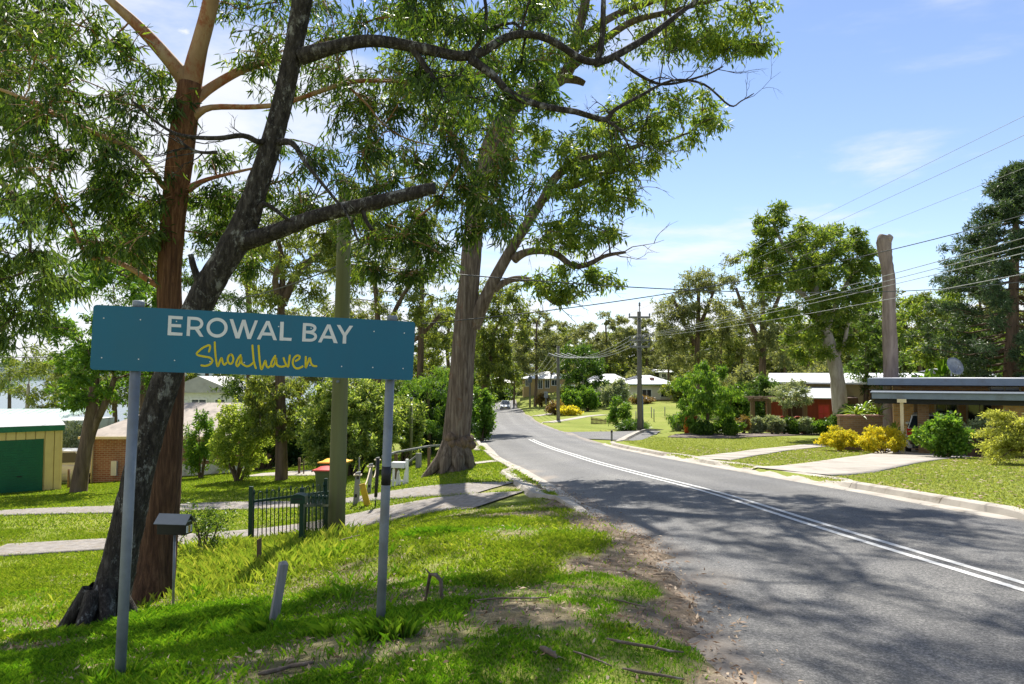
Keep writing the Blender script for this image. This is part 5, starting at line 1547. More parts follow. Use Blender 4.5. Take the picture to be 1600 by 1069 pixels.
hp = part(h, 'porch_roof', M['roof_white'], (8.9, 11.6, 129.5, 132, -.5, -.2)); part(h, 'porch_post', M['paint_white'], (8.95, 9.1, 129.6, 129.75, -2.4, -.5)); part(h, 'porch_post', M['paint_white'], (11.35, 11.5, 129.6, 129.75, -2.4, -.5))
far_house('far_house', 'small white far house between the spreading gum and dark bush', 96, 1252, 1278, 7, gz(40, 96), .55, 1.3, M['wall_white'], M['roof_white'], [(1258, 1264, 588, 594)])
far_house('far_house', 'white-roofed far house above the carport house, right of the dish', 58, 1488, 1562, 7, gz(38, 58), 1.3, 2.15, M['wall_white'], M['roof_white'], [(1505, 1515, 588, 596)])
far_house('far_house', 'far white shed between the street pole and weeping tree', 125, 1030, 1046, 5, gz(26, 125) + .5, 2.0, 2.6, M['wall_white'], M['roof_white'], [(1034, 1040, 584, 590)])
far_house('far_house', 'grey far house at the road bend, left of the small dark tree', 190, 752, 800, 9, gz(-4, 190), -.6, 1.6, M['wall_white'], M['roof_grey'], [(765, 772, 600, 606), (782, 790, 600, 606)])

# ---- left side: cream garage with green roller door
z0 = gz(-19, 27) - .06
gx0, gx1, gy = -25.5, -17.2, 27.0
G = thing('garage', 'cream steel garage with bottle-green roller door at the left edge', 'garage', (gx1, gy, z0))
zt = -.45
part(G, 'wall', M['clad_cream'], (gx0, gx1 - .04, gy + .06, gy + 8, z0, zt))
dx0, dx1, dz = -19.75, -17.72, -.80
k = 0; x_ = gx0
while x_ < gx1 - .05:
    w_ = min(.295, gx1 - x_)
    lo = dz if (x_ + w_ > dx0 and x_ < dx1) else z0
    a_, b_ = x_, x_ + w_ - .022
    if lo == z0: part(G, 'cladding_panel', M['clad_cream'], (a_, b_, gy, gy + .055, z0, zt))
    else: part(G, 'cladding_panel', M['clad_cream'], (a_, b_, gy, gy + .055, dz, zt))
    x_ += .30; k += 1
part(G, 'corner_trim', M['clad_cream'], (gx1 - .02, gx1 + .05, gy - .02, gy + .1, z0, zt))
d_ = part(G, 'roller_door', M['door_green'], (dx0 + .03, dx1 - .03, gy + .02, gy + .05, z0, dz))
for k in range(22):
    part(d_, 'slat', M['door_green'], (dx0 + .035, dx1 - .035, gy + .004, gy + .019, z0 + .02 + k * .094, z0 + .098 + k * .094))
part(d_, 'handle', M['paint_black'], (-18.55, -18.4, gy - .02, gy + .0035, z0 + .72, z0 + .76))
part(G, 'roof_trim', M['trim_green'], (gx0, gx1 + .1, gy - .1, gy - .025, zt - .06, zt + .14))
mb = MB(); mb.add([(gx0, gy - .08, zt + .15), (gx1 + .12, gy - .08, zt + .15), (gx1 + .12, gy + 4, zt + .42), (gx0, gy + 4, zt + .42), (gx1 + .12, gy + 8.1, zt + .15), (gx0, gy + 8.1, zt + .15)], [(0, 1, 2, 3), (3, 2, 4, 5)])
mb.build('roof', M['roof_garage'], G, world_space=True)
G.rotation_euler = (0, 0, R(37))
# mint-roofed building behind
z0 = gz(-30, 42) - .1
Hm = thing('mint_roof_shed', 'low building with mint-green ribbed roof behind the garage', 'shed', (-30, 42, z0))
part(Hm, 'wall', M['wall_white'], (-36, -27.0, 42, 48, z0, -1.25))
for k in range(18):
    xa = -36.4 + k * .54
    mb = MB(); mb.add([(xa, 41.4, -1.2), (xa + .5, 41.4, -1.2), (xa + .5, 45, -.55), (xa, 45, -.55), (xa, 41.4, -1.26), (xa + .5, 41.4, -1.26)], [(0, 1, 2, 3), (0, 4, 5, 1)]); mb.build('roof_panel', M['roof_mint'], Hm, world_space=True)
# brick house on the left
z0 = gz(-16, 32) - .2
Hb = thing('red_brick_house', 'old red brick house with pale tiled roof behind the leaning trunks', 'house', (-16, 32, z0))
part(Hb, 'wall', M['brick_red'], (-19.0, -11.8, 32, 39, z0, -1.28))
part(Hb, 'white_base', M['wall_white'], (-14.9, -11.76, 31.95, 31.995, z0, z0 + .85))
part(Hb, 'meter_box', M['paint_white'], (-18.05, -17.8, 31.9, 31.995, z0 + .35, z0 + 1.0))
hip_roof(Hb, -19, -11.8, 32, 39, -1.14, 1.35, M['tile_roof'], .35, 2.2)
window(Hb, -14.6, -13.6, -2.2, -1.5, 32, M['paint_white'])
part(Hb, 'step', M['brick_red'], (-11.6, -10.6, 31.2, 32, z0, z0 + .35))
# garden shed with red door
z0 = gz(-12.3, 37) - .1
Hs = thing('garden_shed', 'small tan shed with dark red door and grey roof beside the tan trunk', 'shed', (-12.3, 37, z0))
part(Hs, 'wall', M['wall_tan'], (-13.2, -11.25, 37, 39.5, z0, z0 + 2.05))
part(Hs, 'door', M['timber_red'], (-12.85, -12.3, 36.93, 36.99, z0 + .05, z0 + 1.85)); part(Hs, 'door_frame', M['wall_yellow'], (-12.28, -12.18, 36.9, 36.99, z0, z0 + 1.95), (-12.98, -12.87, 36.9, 36.99, z0, z0 + 1.95))
hip_roof(Hs, -13.2, -11.25, 37, 39.5, z0 + 2.15, .75, M['roof_grey'], .2)
# white house further down the slope
z0 = gz(-27, 60) - .2
Hw = thing('white_house', 'white gabled house glimpsed below the sign beside the black trunk', 'house', (-27, 60, z0))
part(Hw, 'wall', M['wall_white'], (-29.5, -23.5, 60, 66, z0, 0.1))
mb = MB(); mb.prism([(-29.9, 0.1), (-26.5, 1.5), (-23.1, 0.1)], 59.6, 66.4, 'y'); mb.build('roof', M['roof_grey'], Hw, world_space=True)
window(Hw, -27.2, -26.0, -1.6, -.5, 60, M['paint_white'], t=.1)
window(Hw, -25.2, -24.4, -1.6, -.5, 60, M['paint_white'], t=.1)
# gutters, downpipes and small fittings that the walls carry
for h_, x_, y_, zt_, zb_, mt in ((Hb, -18.9, 31.9, -1.25, gz(-18.9, 32) - .05, M['paint_cream']), (Hb, -11.95, 31.9, -1.25, gz(-12, 32) - .05, M['paint_cream'])):
    MB().tube([(x_, y_, zb_), (x_, y_, zt_)], .045, 8).build('downpipe', mt, h_, world_space=True)
part(Hb, 'gutter', M['paint_cream'], (-19.36, -11.44, 31.55, 31.645, -1.26, -1.15))
# ------------------------------------------------------------------ the town sign
TL, TR = at(146, 476, 3.70), at(649, 503, 4.12)
BL0, BR0 = at(142, 578, 3.69), at(647, 594, 4.12)
ex = (TR - TL).normalized()
upv = ((TL - BL0) + (TR - BR0)) * .5
ey = (upv - ex * upv.dot(ex)).normalized()
en = ex.cross(ey).normalized()           # towards the camera side
if en.dot(Vector((0, 0, EYE)) - TL) < 0: en = -en
SW, SH = (TR - TL).length, upv.dot(ey)
O0 = TL - ey * SH                          # lower left corner
CAMP = Vector((0, 0, EYE))


def on_sign(px, py, lift=0.0):
    d = ray(px, py); t = (O0 + en * lift - CAMP).dot(en) / d.dot(en)
    return CAMP + d * t


lb, rb = at(187, 1062, 3.70), at(594, 975, 4.12)
lb.z = gz(lb.x, lb.y); rb.z = gz(rb.x, rb.y)
S = thing('town_sign', 'wide blue town name sign with white and yellow lettering on two grey posts', 'sign', (lb + rb) / 2)
# panel with rounded corners
mb = MB(); rc = .018; poly = []
for cx_, cy_, a0 in ((SW - rc, SH - rc, 0), (rc, SH - rc, 90), (rc, rc, 180), (SW - rc, rc, 270)):
    for k in range(5):
        a = R(a0 + k * 22.5); poly.append((cx_ + rc * math.cos(a), cy_ + rc * math.sin(a)))
n = len(poly)
fr = [O0 + ex * u + ey * v for u, v in poly]; bk = [p - en * .018 for p in fr]
fo = ex.cross(ey).dot(en) > 0
mb.add(fr, [list(range(n)) if fo else list(range(n))[::-1]])
panel = mb.build('panel', M['signblue'], S, world_space=True)
mb = MB(); mb.add(fr + bk, [[i, (i + 1) % n, (i + 1) % n + n, i + n] for i in range(n)] + [[i + n for i in range(n)]])
mb.build('panel_edge', M['signedge'], panel, world_space=True)
# backing rails
for v in (.25, .75):
    MB().bar(O0 + ex * .03 + ey * SH * v - en * .031, O0 + ex * (SW - .03) + ey * SH * v - en * .031, .024, .03, ey).build('rail', M['galv'], S, world_space=True)


def fill(polys, name, mat, lift=.0012):
    mb_ = MB()
    for k, pl_ in enumerate(polys):
        p3 = [on_sign(x_, y_, lift + k * .00025) for x_, y_ in pl_]
        # make the face look to the camera
        nn = Vector((0, 0, 0))
        for i in range(len(p3)):
            a_, b_ = p3[i] - p3[0], p3[(i + 1) % len(p3)] - p3[0]; nn += a_.cross(b_)
        mb_.add(p3, [list(range(len(p3))) if nn.dot(en) > 0 else list(range(len(p3)))[::-1]])
    return mb_.build(name, mat, panel, world_space=True)


def stroke(pts, w, close=False, rounded=False):
    """polyline -> list of quads (image space) forming a pen stroke"""
    if rounded or close or len(pts) > 3:
        q = [Vector((*p, 0)) for p in pts]; out = []
        nn = len(q)
        for i in range(nn - 1 if not close else nn):
            g = lambda j: q[j % nn] if close else q[max(0, min(nn - 1, j))]
            p0, p1, p2, p3 = g(i - 1), g(i), g(i + 1), g(i + 2)
            for k in range(5):
                t = k / 5
                out.append(.5 * ((2 * p1) + (p2 - p0) * t + (2 * p0 - 5 * p1 + 4 * p2 - p3) * t * t + (3 * p1 - p0 - 3 * p2 + p3) * t ** 3))
        out.append(q[0] if close else q[-1])
    else:
        out = [Vector((*p, 0)) for p in pts]
    L1, R1 = [], []
    for i, p in enumerate(out):
        if close: d = out[(i + 1) % (len(out) - 1)] - out[i - 1 if i else len(out) - 2]
        else: d = out[min(i + 1, len(out) - 1)] - out[max(i - 1, 0)]
        d = d.normalized() if d.length > 0 else Vector((1, 0, 0))
        s = Vector((-d.y, d.x, 0)) * w / 2
        L1.append(p + s); R1.append(p - s)
    return L1, R1, out


def stroke_obj(strokes, w, name, mat, lift=.0012, ends=True):
    mb_ = MB()
    for k, (pts, close) in enumerate(strokes):
        L1, R1, mid = stroke(pts, w, close, True)
        lf = lift + k * .0003
        vs_ = [on_sign(p.x, p.y, lf) for p in L1] + [on_sign(p.x, p.y, lf) for p in R1]
        m_ = len(L1)
        fs_ = []
        for i in range(m_ - 1):
            f = [i, i + 1, m_ + i + 1, m_ + i]
            a_, b_ = vs_[f[1]] - vs_[f[0]], vs_[f[3]] - vs_[f[0]]
            fs_.append(f if a_.cross(b_).dot(en) > 0 else f[::-1])
        mb_.add(vs_, fs_)
        if ends:
            for p in (mid[0], mid[-1]):
                c_ = [on_sign(p.x + math.cos(a) * w / 2, p.y + math.sin(a) * w / 2, lf + .00015) for a in np.linspace(0, 2 * math.pi, 12, endpoint=False)]
                nn = (c_[1] - c_[0]).cross(c_[2] - c_[0])
                mb_.add(c_, [list(range(12)) if nn.dot(en) > 0 else list(range(12))[::-1]])
    return mb_.build(name, mat, panel, world_space=True)


A3 = lambda pl_: [(250 + a / 10, 480 + b / 10) for a, b in pl_]
A4 = lambda pl_: [(400 + a / 10, 490 + b / 10) for a, b in pl_]
WH = M['signwhite']
fill([A3([(131, 132), (182, 135), (174, 441), (117, 438)]), A3([(176, 135), (357, 145), (354, 192), (175, 183)]), A3([(174, 262), (331, 270), (329, 317), (172, 310)]), A3([(170, 390), (352, 402), (348, 447), (168, 440)])], 'letter', WH)
rletter = fill([A3([(430, 147), (480, 150), (466, 452), (414, 448)]), A3([(535, 335), (600, 330), (680, 464), (622, 460)])], 'letter', WH)
stroke_obj([(A3([(455, 173), (530, 176), (590, 184), (636, 212), (653, 258), (634, 304), (590, 326), (530, 329), (450, 326)]), False)], 4.7, 'letter_bowl', WH, .0018, False)
stroke_obj([([(250 + (892 + 140 * math.cos(a)) / 10, 480 + (321 + 130 * math.sin(a)) / 10) for a in np.linspace(0, 2 * math.pi, 24, endpoint=False)], True)], 5.0, 'letter', WH, .0012, False)
fill([A3([(1088, 186), (1142, 188), (1242, 490), (1180, 487)]), A3([(1285, 196), (1337, 198), (1242, 490), (1184, 487)]), A3([(1285, 196), (1337, 198), (1420, 499), (1365, 497)]), A3([(1483, 206), (1531, 210), (1420, 499), (1368, 497)])], 'letter', WH)
fill([A4([(160, 115), (212, 118), (68, 405), (12, 402)]), A4([(160, 115), (212, 118), (328, 418), (272, 415)]), A4([(118, 294), (240, 300), (258, 347), (94, 340)])], 'letter', WH)
fill([A4([(380, 128), (436, 130), (425, 424), (367, 420)]), A4([(420, 375), (557, 382), (553, 428), (420, 421)])], 'letter', WH)
fill([A4([(735, 148), (785, 150), (772, 438), (720, 435)])], 'letter', WH)
stroke_obj([(A4([(765, 171), (820, 173), (875, 182), (915, 206), (920, 240), (895, 270), (850, 288), (770, 287)]), False), (A4([(800, 291), (860, 300), (915, 324), (932, 365), (905, 402), (850, 417), (755, 413)]), False)], 4.4, 'letter_bowl', WH, .0018, False)
fill([A4([(1112, 170), (1163, 172), (1022, 452), (970, 448)]), A4([(1112, 170), (1163, 172), (1277, 465), (1215, 460)]), A4([(1066, 345), (1190, 350), (1206, 395), (1048, 387)])], 'letter', WH)
fill([A4([(1262, 178), (1318, 180), (1412, 345), (1358, 347)]), A4([(1462, 190), (1518, 193), (1412, 347), (1358, 345)]), A4([(1358, 340), (1412, 340), (1408, 470), (1352, 468)])], 'letter', WH)
B1 = lambda pl_: [(300 + a / 16, 530 + b / 16) for a, b in pl_]
B2 = lambda pl_: [(400 + a / 16, 530 + b / 16) for a, b in pl_]
YE = M['signyellow']
for pl_ in (B1([(425, 310), (452, 200), (435, 155), (380, 165), (260, 225), (150, 320), (118, 365), (160, 405), (300, 435), (440, 460), (502, 515), (500, 575), (440, 635), (330, 668), (235, 655)]),
            B1([(570, 80), (575, 250), (600, 500), (640, 680), (690, 570), (740, 470), (770, 590), (810, 640), (860, 595)]),
            B1([(1215, 400), (1150, 490), (1105, 610), (1135, 680), (1200, 580), (1228, 440), (1240, 590), (1310, 655), (1380, 680), (1460, 650), (1545, 575)]),
            B1([(1510, 160), (1525, 350), (1550, 570), (1595, 725)]),
            B2([(65, 165), (75, 350), (100, 600), (137, 755), (190, 640), (235, 540), (260, 660), (300, 708), (345, 680)]),
            B2([(480, 420), (420, 510), (375, 630), (410, 688), (470, 600), (500, 470), (515, 620), (560, 670), (640, 690), (740, 665)]),
            B2([(690, 475), (730, 590), (800, 690), (825, 560), (845, 410)]),
            B2([(995, 545), (1080, 490), (1088, 430), (1030, 410), (960, 460), (920, 560), (935, 660), (1000, 728), (1080, 725), (1165, 680)]),
            B2([(1245, 445), (1240, 600), (1245, 710), (1300, 580), (1345, 470), (1375, 600), (1430, 665), (1510, 675)])):
    stroke_obj([(pl_, False)], 3.1, 'letter', YE)
stroke_obj([(B1([(960, 385), (908, 440), (895, 540), (950, 618), (1010, 585), (1032, 490), (1005, 405)]), True)], 3.1, 'letter', YE)
for a, b in ((97, 112), (270, 120), (440, 128), (922, 152), (1075, 160), (1372, 175), (1515, 183), (87, 299), (261, 306), (431, 312), (598, 318), (760, 322), (1070, 335), (1219, 340), (1366, 345), (1509, 350)):
    p = on_sign(130 + a / 3.019, 460 + b / 3.019, .0016)
    c_ = [p + (ex * math.cos(t) + ey * math.sin(t)) * .0036 for t in np.linspace(0, 2 * math.pi, 10, endpoint=False)]
    tp_ = p + en * .0022
    mb = MB(); mb.add(c_ + [tp_], [[i, (i + 1) % 10, 10] for i in range(10)], True); mb.build('rivet', M['paint_white'], panel, world_space=True)
# posts
for foot, (hx, hy), rad_ in ((lb, (217, 471), .027), (rb, (613, 494), .027)):
    topp = on_sign(hx, hy, -.05)
    d = (topp - foot).normalized()
    mb = MB(); mb.tube([foot - d * .3, foot + d * .6, topp - d * .02], rad_, 20); po = mb.build('post', M['galv'], S, world_space=True)
    mb = MB(); mb.tube([topp - d * .045, topp - d * .004, topp + d * .004], [rad_ * 1.13, rad_ * 1.13, rad_ * .9], 20); mb.build('cap', M['galv'], po, world_space=True)
    for v in (.25, .75):
        c_ = O0 + ey * SH * v - en * .05; t_ = (c_ - foot).dot(ey) / d.dot(ey); q = foot + d * t_
        MB().tube([q - d * .012, q + d * .012], rad_ * 1.16, 20).build('clamp', M['galv'], po, world_space=True)
    if hx > 400:
        q0, q1 = on_sign(604, 728, -.05), on_sign(602, 757, -.05)
        f = lambda y_: foot + d * ((EYE - (y_ - 586) / F * 4.13 - foot.z) / d.z)
        MB().tube([f(757), f(742), f(728)], rad_ * 1.05, 20).build('tape_band', M['tape'], po, world_space=True)

# ------------------------------------------------------------------ verge furniture
# black letterbox on a thin post
b = gp(279, 7.0)
Lb = thing('letterbox', 'black gabled letterbox with number plate on a thin steel post', 'letterbox', b, R(-8))
hb = .69
MB().tube([(0, 0, -.2), (0, 0, hb)], .012, 10).build('post', M['galv'], Lb)
w, d, h = .12, .30, .125
MB().box(-d / 2, d / 2, -w / 2, w / 2, hb, hb + h).build('box', M['paint_black'], Lb, bevel=.003)
mb = MB()
for s in (-1, 1):
    y0_, y1_ = s * (w / 2 + .028), 0
    mb.add([(-d / 2 - .02, y0_, hb + h - .018), (d / 2 + .02, y0_, hb + h - .018), (d / 2 + .02, 0, hb + h + .068), (-d / 2 - .02, 0, hb + h + .068),
            (-d / 2 - .02, y0_, hb + h - .022), (d / 2 + .02, y0_, hb + h - .022), (d / 2 + .02, 0, hb + h + .063), (-d / 2 - .02, 0, hb + h + .063)], [(0, 1, 2, 3), (7, 6, 5, 4), (0, 4, 5, 1), (1, 5, 6, 2), (3, 7, 4, 0)])
mb.build('roof', M['steel_dark'], Lb)
mb = MB(); mb.add([(d / 2 + .001, -w / 2, hb + h), (d / 2 + .001, w / 2, hb + h), (d / 2 + .001, 0, hb + h + .062)], [(0, 1, 2)]); gb = mb.build('gable', M['paint_black'], Lb)
MB().box(d / 2, d / 2 + .004, -.03, .03, hb + h - .004, hb + h + .008).build('slot', M['galv'], Lb)
npl = MB().box(d / 2 + .002, d / 2 + .004, -.048, .048, hb + .018, hb + .085).build('number_plate', M['signwhite'], Lb)
MB().box(d / 2 + .0045, d / 2 + .0055, -.017, .017, hb + .019, hb + .084).build('number_tile', M['paint_yellow'], npl)
def seg_digit(root, dig, y0_, w_, zb, hh_, x_, mat):
    on = {'1': 'bc', '2': 'abged', '3': 'abgcd'}[dig]; t = .005
    yl, yr = y0_, y0_ + w_
    S_ = {'a': (yl, yr, zb + hh_ - t, zb + hh_), 'g': (yl, yr, zb + hh_ / 2 - t / 2, zb + hh_ / 2 + t / 2), 'd': (yl, yr, zb, zb + t), 'b': (yr - t, yr, zb + hh_ / 2, zb + hh_), 'c': (yr - t, yr, zb, zb + hh_ / 2), 'e': (yl, yl + t, zb, zb + hh_ / 2), 'f': (yl, yl + t, zb + hh_ / 2, zb + hh_)}
    mb_ = MB()
    for i, k_ in enumerate(on):
        a_, b_, c_, d2 = S_[k_]; mb_.box(x_, x_ + .0006 + i * .0002, a_, b_, c_, d2)
    mb_.build('digit', mat, root)
seg_digit(npl, '1', -.042, .016, hb + .030, .044, d / 2 + .0042, M['paint_black'])
seg_digit(npl, '2', -.009, .018, hb + .030, .044, d / 2 + .0057, M['paint_black'])
seg_digit(npl, '3', .024, .018, hb + .030, .044, d / 2 + .0042, M['paint_black'])

# leaning grey marker post
b = gp(428, 5.0)
Pm = thing('marker_post', 'leaning weathered grey timber marker post with faded stencilled letters', 'post', b, R(28))
mb = MB(); hw = .029; hh_ = .475
tpv = Vector((.08, -.045, hh_))
mb.add([(-hw, -hw, -.1), (hw, -hw, -.1), (hw, hw, -.1), (-hw, hw, -.1)] + [tuple(Vector(q) + tpv) for q in ((-hw, -hw, -.012), (hw, -hw, -.012), (hw, hw, -.004), (-hw, hw, -.004))] + [tuple(tpv + Vector((0, 0, .012)))],
       [(3, 2, 1, 0), (0, 1, 5, 4), (1, 2, 6, 5), (2, 3, 7, 6), (3, 0, 4, 7), (4, 5, 8), (5, 6, 8), (6, 7, 8), (7, 4, 8)])
mb.build('timber', M['timber_grey'], Pm, bevel=.003)
for k in range(7):
    zc = .445 - k * .034; t = zc / hh_
    ox = tpv.x * (zc + .1) / (hh_ + .1) + hw + .0012
    mb = MB()
    if k in (0, 2, 5): mb.box(ox, ox + .001, -.012, .012, zc, zc + .006); mb.box(ox, ox + .0013, -.012, .012, zc + .016, zc + .022); mb.box(ox, ox + .0016, -.012, -.006, zc, zc + .022)
    else: mb.box(ox, ox + .001, -.012, .012, zc + .008, zc + .014); mb.box(ox, ox + .0013, -.004, .004, zc, zc + .022)
    mb.build('stencil_letter', M['paint_white'], Pm)
# brown stake
b = gp(410, 8.4)
St = thing('stake', 'short dark brown timber stake standing in tall grass', 'stake', b)
MB().add([(-.022, -.022, -.1), (.022, -.022, -.1), (.022, .022, -.1), (-.022, .022, -.1), (-.024, -.022, .34), (.020, -.022, .36), (.020, .022, .36), (-.024, .022, .34)], [(3, 2, 1, 0), (4, 5, 6, 7), (0, 1, 5, 4), (1, 2, 6, 5), (2, 3, 7, 6), (3, 0, 4, 7)]).build('timber', M['timber_brown'], St, bevel=.003)

# mossy utility pole
b = gp(528, 11.5)
tp = at(540, 296, 11.5)
Up = thing('utility_pole', 'mossy green-brown round timber utility pole behind the sign', 'pole', b)
q = tp - b
MB().tube([b - Vector((0, 0, .4)), b + q * .25, b + q * .5, b + q * .75, tp], [.138, .132, .124, .118, .112], 24).build('pole', M['pole_green'], Up, world_space=True)
MB().tube([tp + Vector((0, 0, -.01)), tp + Vector((0, 0, .03))], [.118, .1], 24).build('cap', M['galv'], Up, world_space=True)
for z_ in (.45, .62):
    c_ = b + q * z_; MB().tube([c_ + Vector((0, -.1, 0)), c_ + Vector((0, -.19, .0))], .022, 8).build('bolt', M['galv'], Up, world_space=True)

# ---- loop-top green fence: two panels
def loop_fence(name, label, p0, p1, h, n, mat):
    p0, p1 = Vector(p0), Vector(p1)
    F_ = thing(name, label, 'fence', p0)
    d = (p1 - p0)
    zt_ = lambda t: p0.z + (p1.z - p0.z) * t
    for t in (0, 1):
        q_ = p0 + d * t; MB().box(q_.x - .03, q_.x + .03, q_.y - .03, q_.y + .03, q_.z - .2, q_.z + h + .12).build('post', mat, F_, world_space=True, bevel=.004)
    for hz_ in (.12, h - .12):
        MB().bar(p0 + Vector((0, 0, hz_)), p1 + Vector((0, 0, hz_)), .035, .035).build('rail', mat, F_, world_space=True)
    dx = d.normalized()
    for k in range(n):
        t = (k + .7) / (n + .4)
        q_ = p0 + d * t
        if k % 3 == 0:
            MB().tube([q_ + Vector((0, 0, .05)), q_ + Vector((0, 0, h + .02))], .009, 6).tube([q_ + Vector((0, 0, h - .01)), q_ + Vector((0, 0, h + .02)), q_ + Vector((0, 0, h + .07))], [.022, .016, .003], 6).build('spear_bar', mat, F_, world_space=True)
        elif k % 3 == 1 and k + 1 < n:
            q2 = p0 + d * ((k + 1.7) / (n + .4)); r_ = (q2 - q_).length / 2
            arc = [q_ + Vector((0, 0, .05)), q_ + Vector((0, 0, h - .02))] + [q_ + dx * (r_ - r_ * math.cos(a)) + Vector((0, 0, h - .02 + math.sin(a) * r_)) for a in np.linspace(.3, math.pi - .3, 6)] + [q2 + Vector((0, 0, h - .02)), q2 + Vector((0, 0, .05))]
            MB().tube(arc, .008, 6).build('hoop_bar', mat, F_, world_space=True)
    return F_


e0, e1 = gp(396, 11.2), gp(512, 12.6)
loop_fence('loop_fence', 'dark green loop-top steel fence panel facing the road left of the pole', e0 + Vector((0, 0, -.02)), e1 + Vector((0, 0, -.02)), .92, 19, M['fence_green'])
e0, e1 = gp(475, 9.6), gp(517, 12.0)
e1.z += .05
loop_fence('loop_fence', 'dark green fence panel running towards the utility pole, seen nearly end-on', e0, e1, .66, 19, M['fence_green'])
b = gp(473, 9.5)
Lg = thing('letterbox', 'small dark green letterbox fixed at the fence corner', 'letterbox', b + Vector((0, -.06, .60)))
MB().box(-.075, .11, -.13, .02, 0, .10).build('box', M['fence_green'], Lg, bevel=.006)
mb = MB(); mb.prism([(-.08 + .19 * k / 8, .10 + .028 * math.sin(math.pi * k / 8)) for k in range(9)] , -.14, .03, 'y'); mb.build('lid', M['fence_green'], Lg)
MB().box(-.05, .08, -.133, -.131, .055, .072).build('slot', M['dark_void'], Lg)

# ---- wheelie bins
def bin_(label, px_, D_, lid, rz):
    b_ = gp(px_, D_)
    B_ = thing('wheelie_bin', label, 'bin', b_, rz, 'wheelie bins')
    mb_ = MB(); rings = [(.21, .22, .06), (.235, .25, .35), (.265, .29, .88), (.29, .315, .93), (.29, .315, .96)]
    vs_ = []
    for a_, c_, z_ in rings:
        r_ = .05
        for sx, sy in ((1, 1), (-1, 1), (-1, -1), (1, -1)):
            pts_ = [(sx * a_, sy * (c_ - r_)), (sx * (a_ - r_), sy * c_)]
            if sx * sy < 0: pts_ = pts_[::-1]
            vs_ += [(x_, y_, z_) for x_, y_ in pts_]
    mb_.add(vs_, [[i * 8 + k_, i * 8 + (k_ + 1) % 8, (i + 1) * 8 + (k_ + 1) % 8, (i + 1) * 8 + k_] for i in range(4) for k_ in range(8)] + [list(range(8))[::-1], [32 + k_ for k_ in range(8)]])
    mb_.build('body', M['bin_green'], B_, bevel=.008)
    mb_ = MB(); vs_ = []; NX, NY = 7, 7
    for i in range(NX):
        for j in range(NY):
            u, v_ = i / (NX - 1) * 2 - 1, j / (NY - 1) * 2 - 1
            vs_.append((u * .315, v_ * .35 - .02, .965 + .10 * (1 - u * u * .8) * (1 - v_ ** 4 * .9)))
    top_ = [[i * NY + j, (i + 1) * NY + j, (i + 1) * NY + j + 1, i * NY + j + 1] for i in range(NX - 1) for j in range(NY - 1)]
    mb_.add(vs_, top_, True)
    mb_.box(-.316, .316, -.372, .332, .955, .985)
    mb_.build('lid', lid, B_)
    for s in (-1, 1):
        MB().lathe((s * .27, .29, .1), [(.01, -.03), (.1, -.03), (.1, .03), (.01, .03)], 14, 'x').build('wheel', M['rubber'], B_)
    MB().tube([(-.25, .37, .93), (.25, .37, .93)], .018, 8).build('handle', M['rubber'], B_)
    return B_


bin_('green bin with bright yellow lid half behind the utility pole', 525, 18.4, M['lid_yellow'], R(80))
bin_('green bin with red lid peeping out below the yellow-lidded one', 514, 17.7, M['lid_red'], R(85)).scale = (.88, .88, .84)
bpy.context.view_layer.update()

# ---- rope posts
tops = []
for k, (px_, D_, h_, w_, lean, lab) in enumerate(((557, 15.4, .72, .105, .06, 'nearest grey bollard post of the rope line, black mark near its foot'), (578, 18.2, .78, .1, .05, 'middle grey bollard post with rope knotted round its top'), (590, 20.0, .80, .1, .03, 'farthest pale bollard post of the rope line'))):
    b = gp(px_, D_)
    Rp = thing('bollard_post', lab, 'bollard', b, R(10), 'old rope bollards beside the driveway')
    MB().add([(-w_ / 2, -w_ / 2, -.1), (w_ / 2, -w_ / 2, -.1), (w_ / 2, w_ / 2, -.1), (-w_ / 2, w_ / 2, -.1), (-w_ / 2 + lean, -w_ / 2, h_ - .02), (w_ / 2 + lean, -w_ / 2, h_), (w_ / 2 + lean, w_ / 2, h_), (-w_ / 2 + lean, w_ / 2, h_ - .02)],
             [(3, 2, 1, 0), (4, 5, 6, 7), (0, 1, 5, 4), (1, 2, 6, 5), (2, 3, 7, 6), (3, 0, 4, 7)]).build('timber', M['timber_grey'], Rp, bevel=.006)
    if k < 2: MB().box(lean * .2 - .02, lean * .2 + .03, -w_ / 2 - .004, -w_ / 2 - .001, .17, .24).build('black_mark', M['tape'], Rp)
    if k == 0: MB().box(lean * .7 - .01, lean * .7 + .04, -w_ / 2 - .004, -w_ / 2 - .001, .56, .63).build('black_mark', M['tape'], Rp)
    tops.append(b + Vector((lean * .9, 0, h_ * .9)))
rp = thing('rope', 'pale rope slung in loops between the grey bollard posts', 'rope', tops[0])
mb = MB()
for a, b in ((tops[0], tops[1]), (tops[1], tops[2])):
    mb.tube([a.lerp(b, t) - Vector((0, 0, .42 * 4 * t * (1 - t) * (1.1 - .45 * t))) for t in np.linspace(0, 1, 14)], .016, 6)
mb.build('strand', M['rope'], rp, world_space=True)
for a in tops:
    MB().tube([a + Vector((math.cos(t) * .08, math.sin(t) * .08, .01 * math.sin(3 * t))) for t in np.linspace(0, 6.28, 13)], .016, 6).build('knot', M['rope'], rp, world_space=True)
b = gp(563, 15.8)
Ws = thing('timber_lath', 'thin pale upright timber lath behind the nearest bollard', 'stake', b)
MB().box(-.012, .012, -.008, .008, -.1, 1.0).build('lath', M['timber_grey'], Ws)
b = gp(578, 14.9)
Yp = thing('yellow_post', 'broad faded yellow post leaning left at the driveway edge', 'post', b)
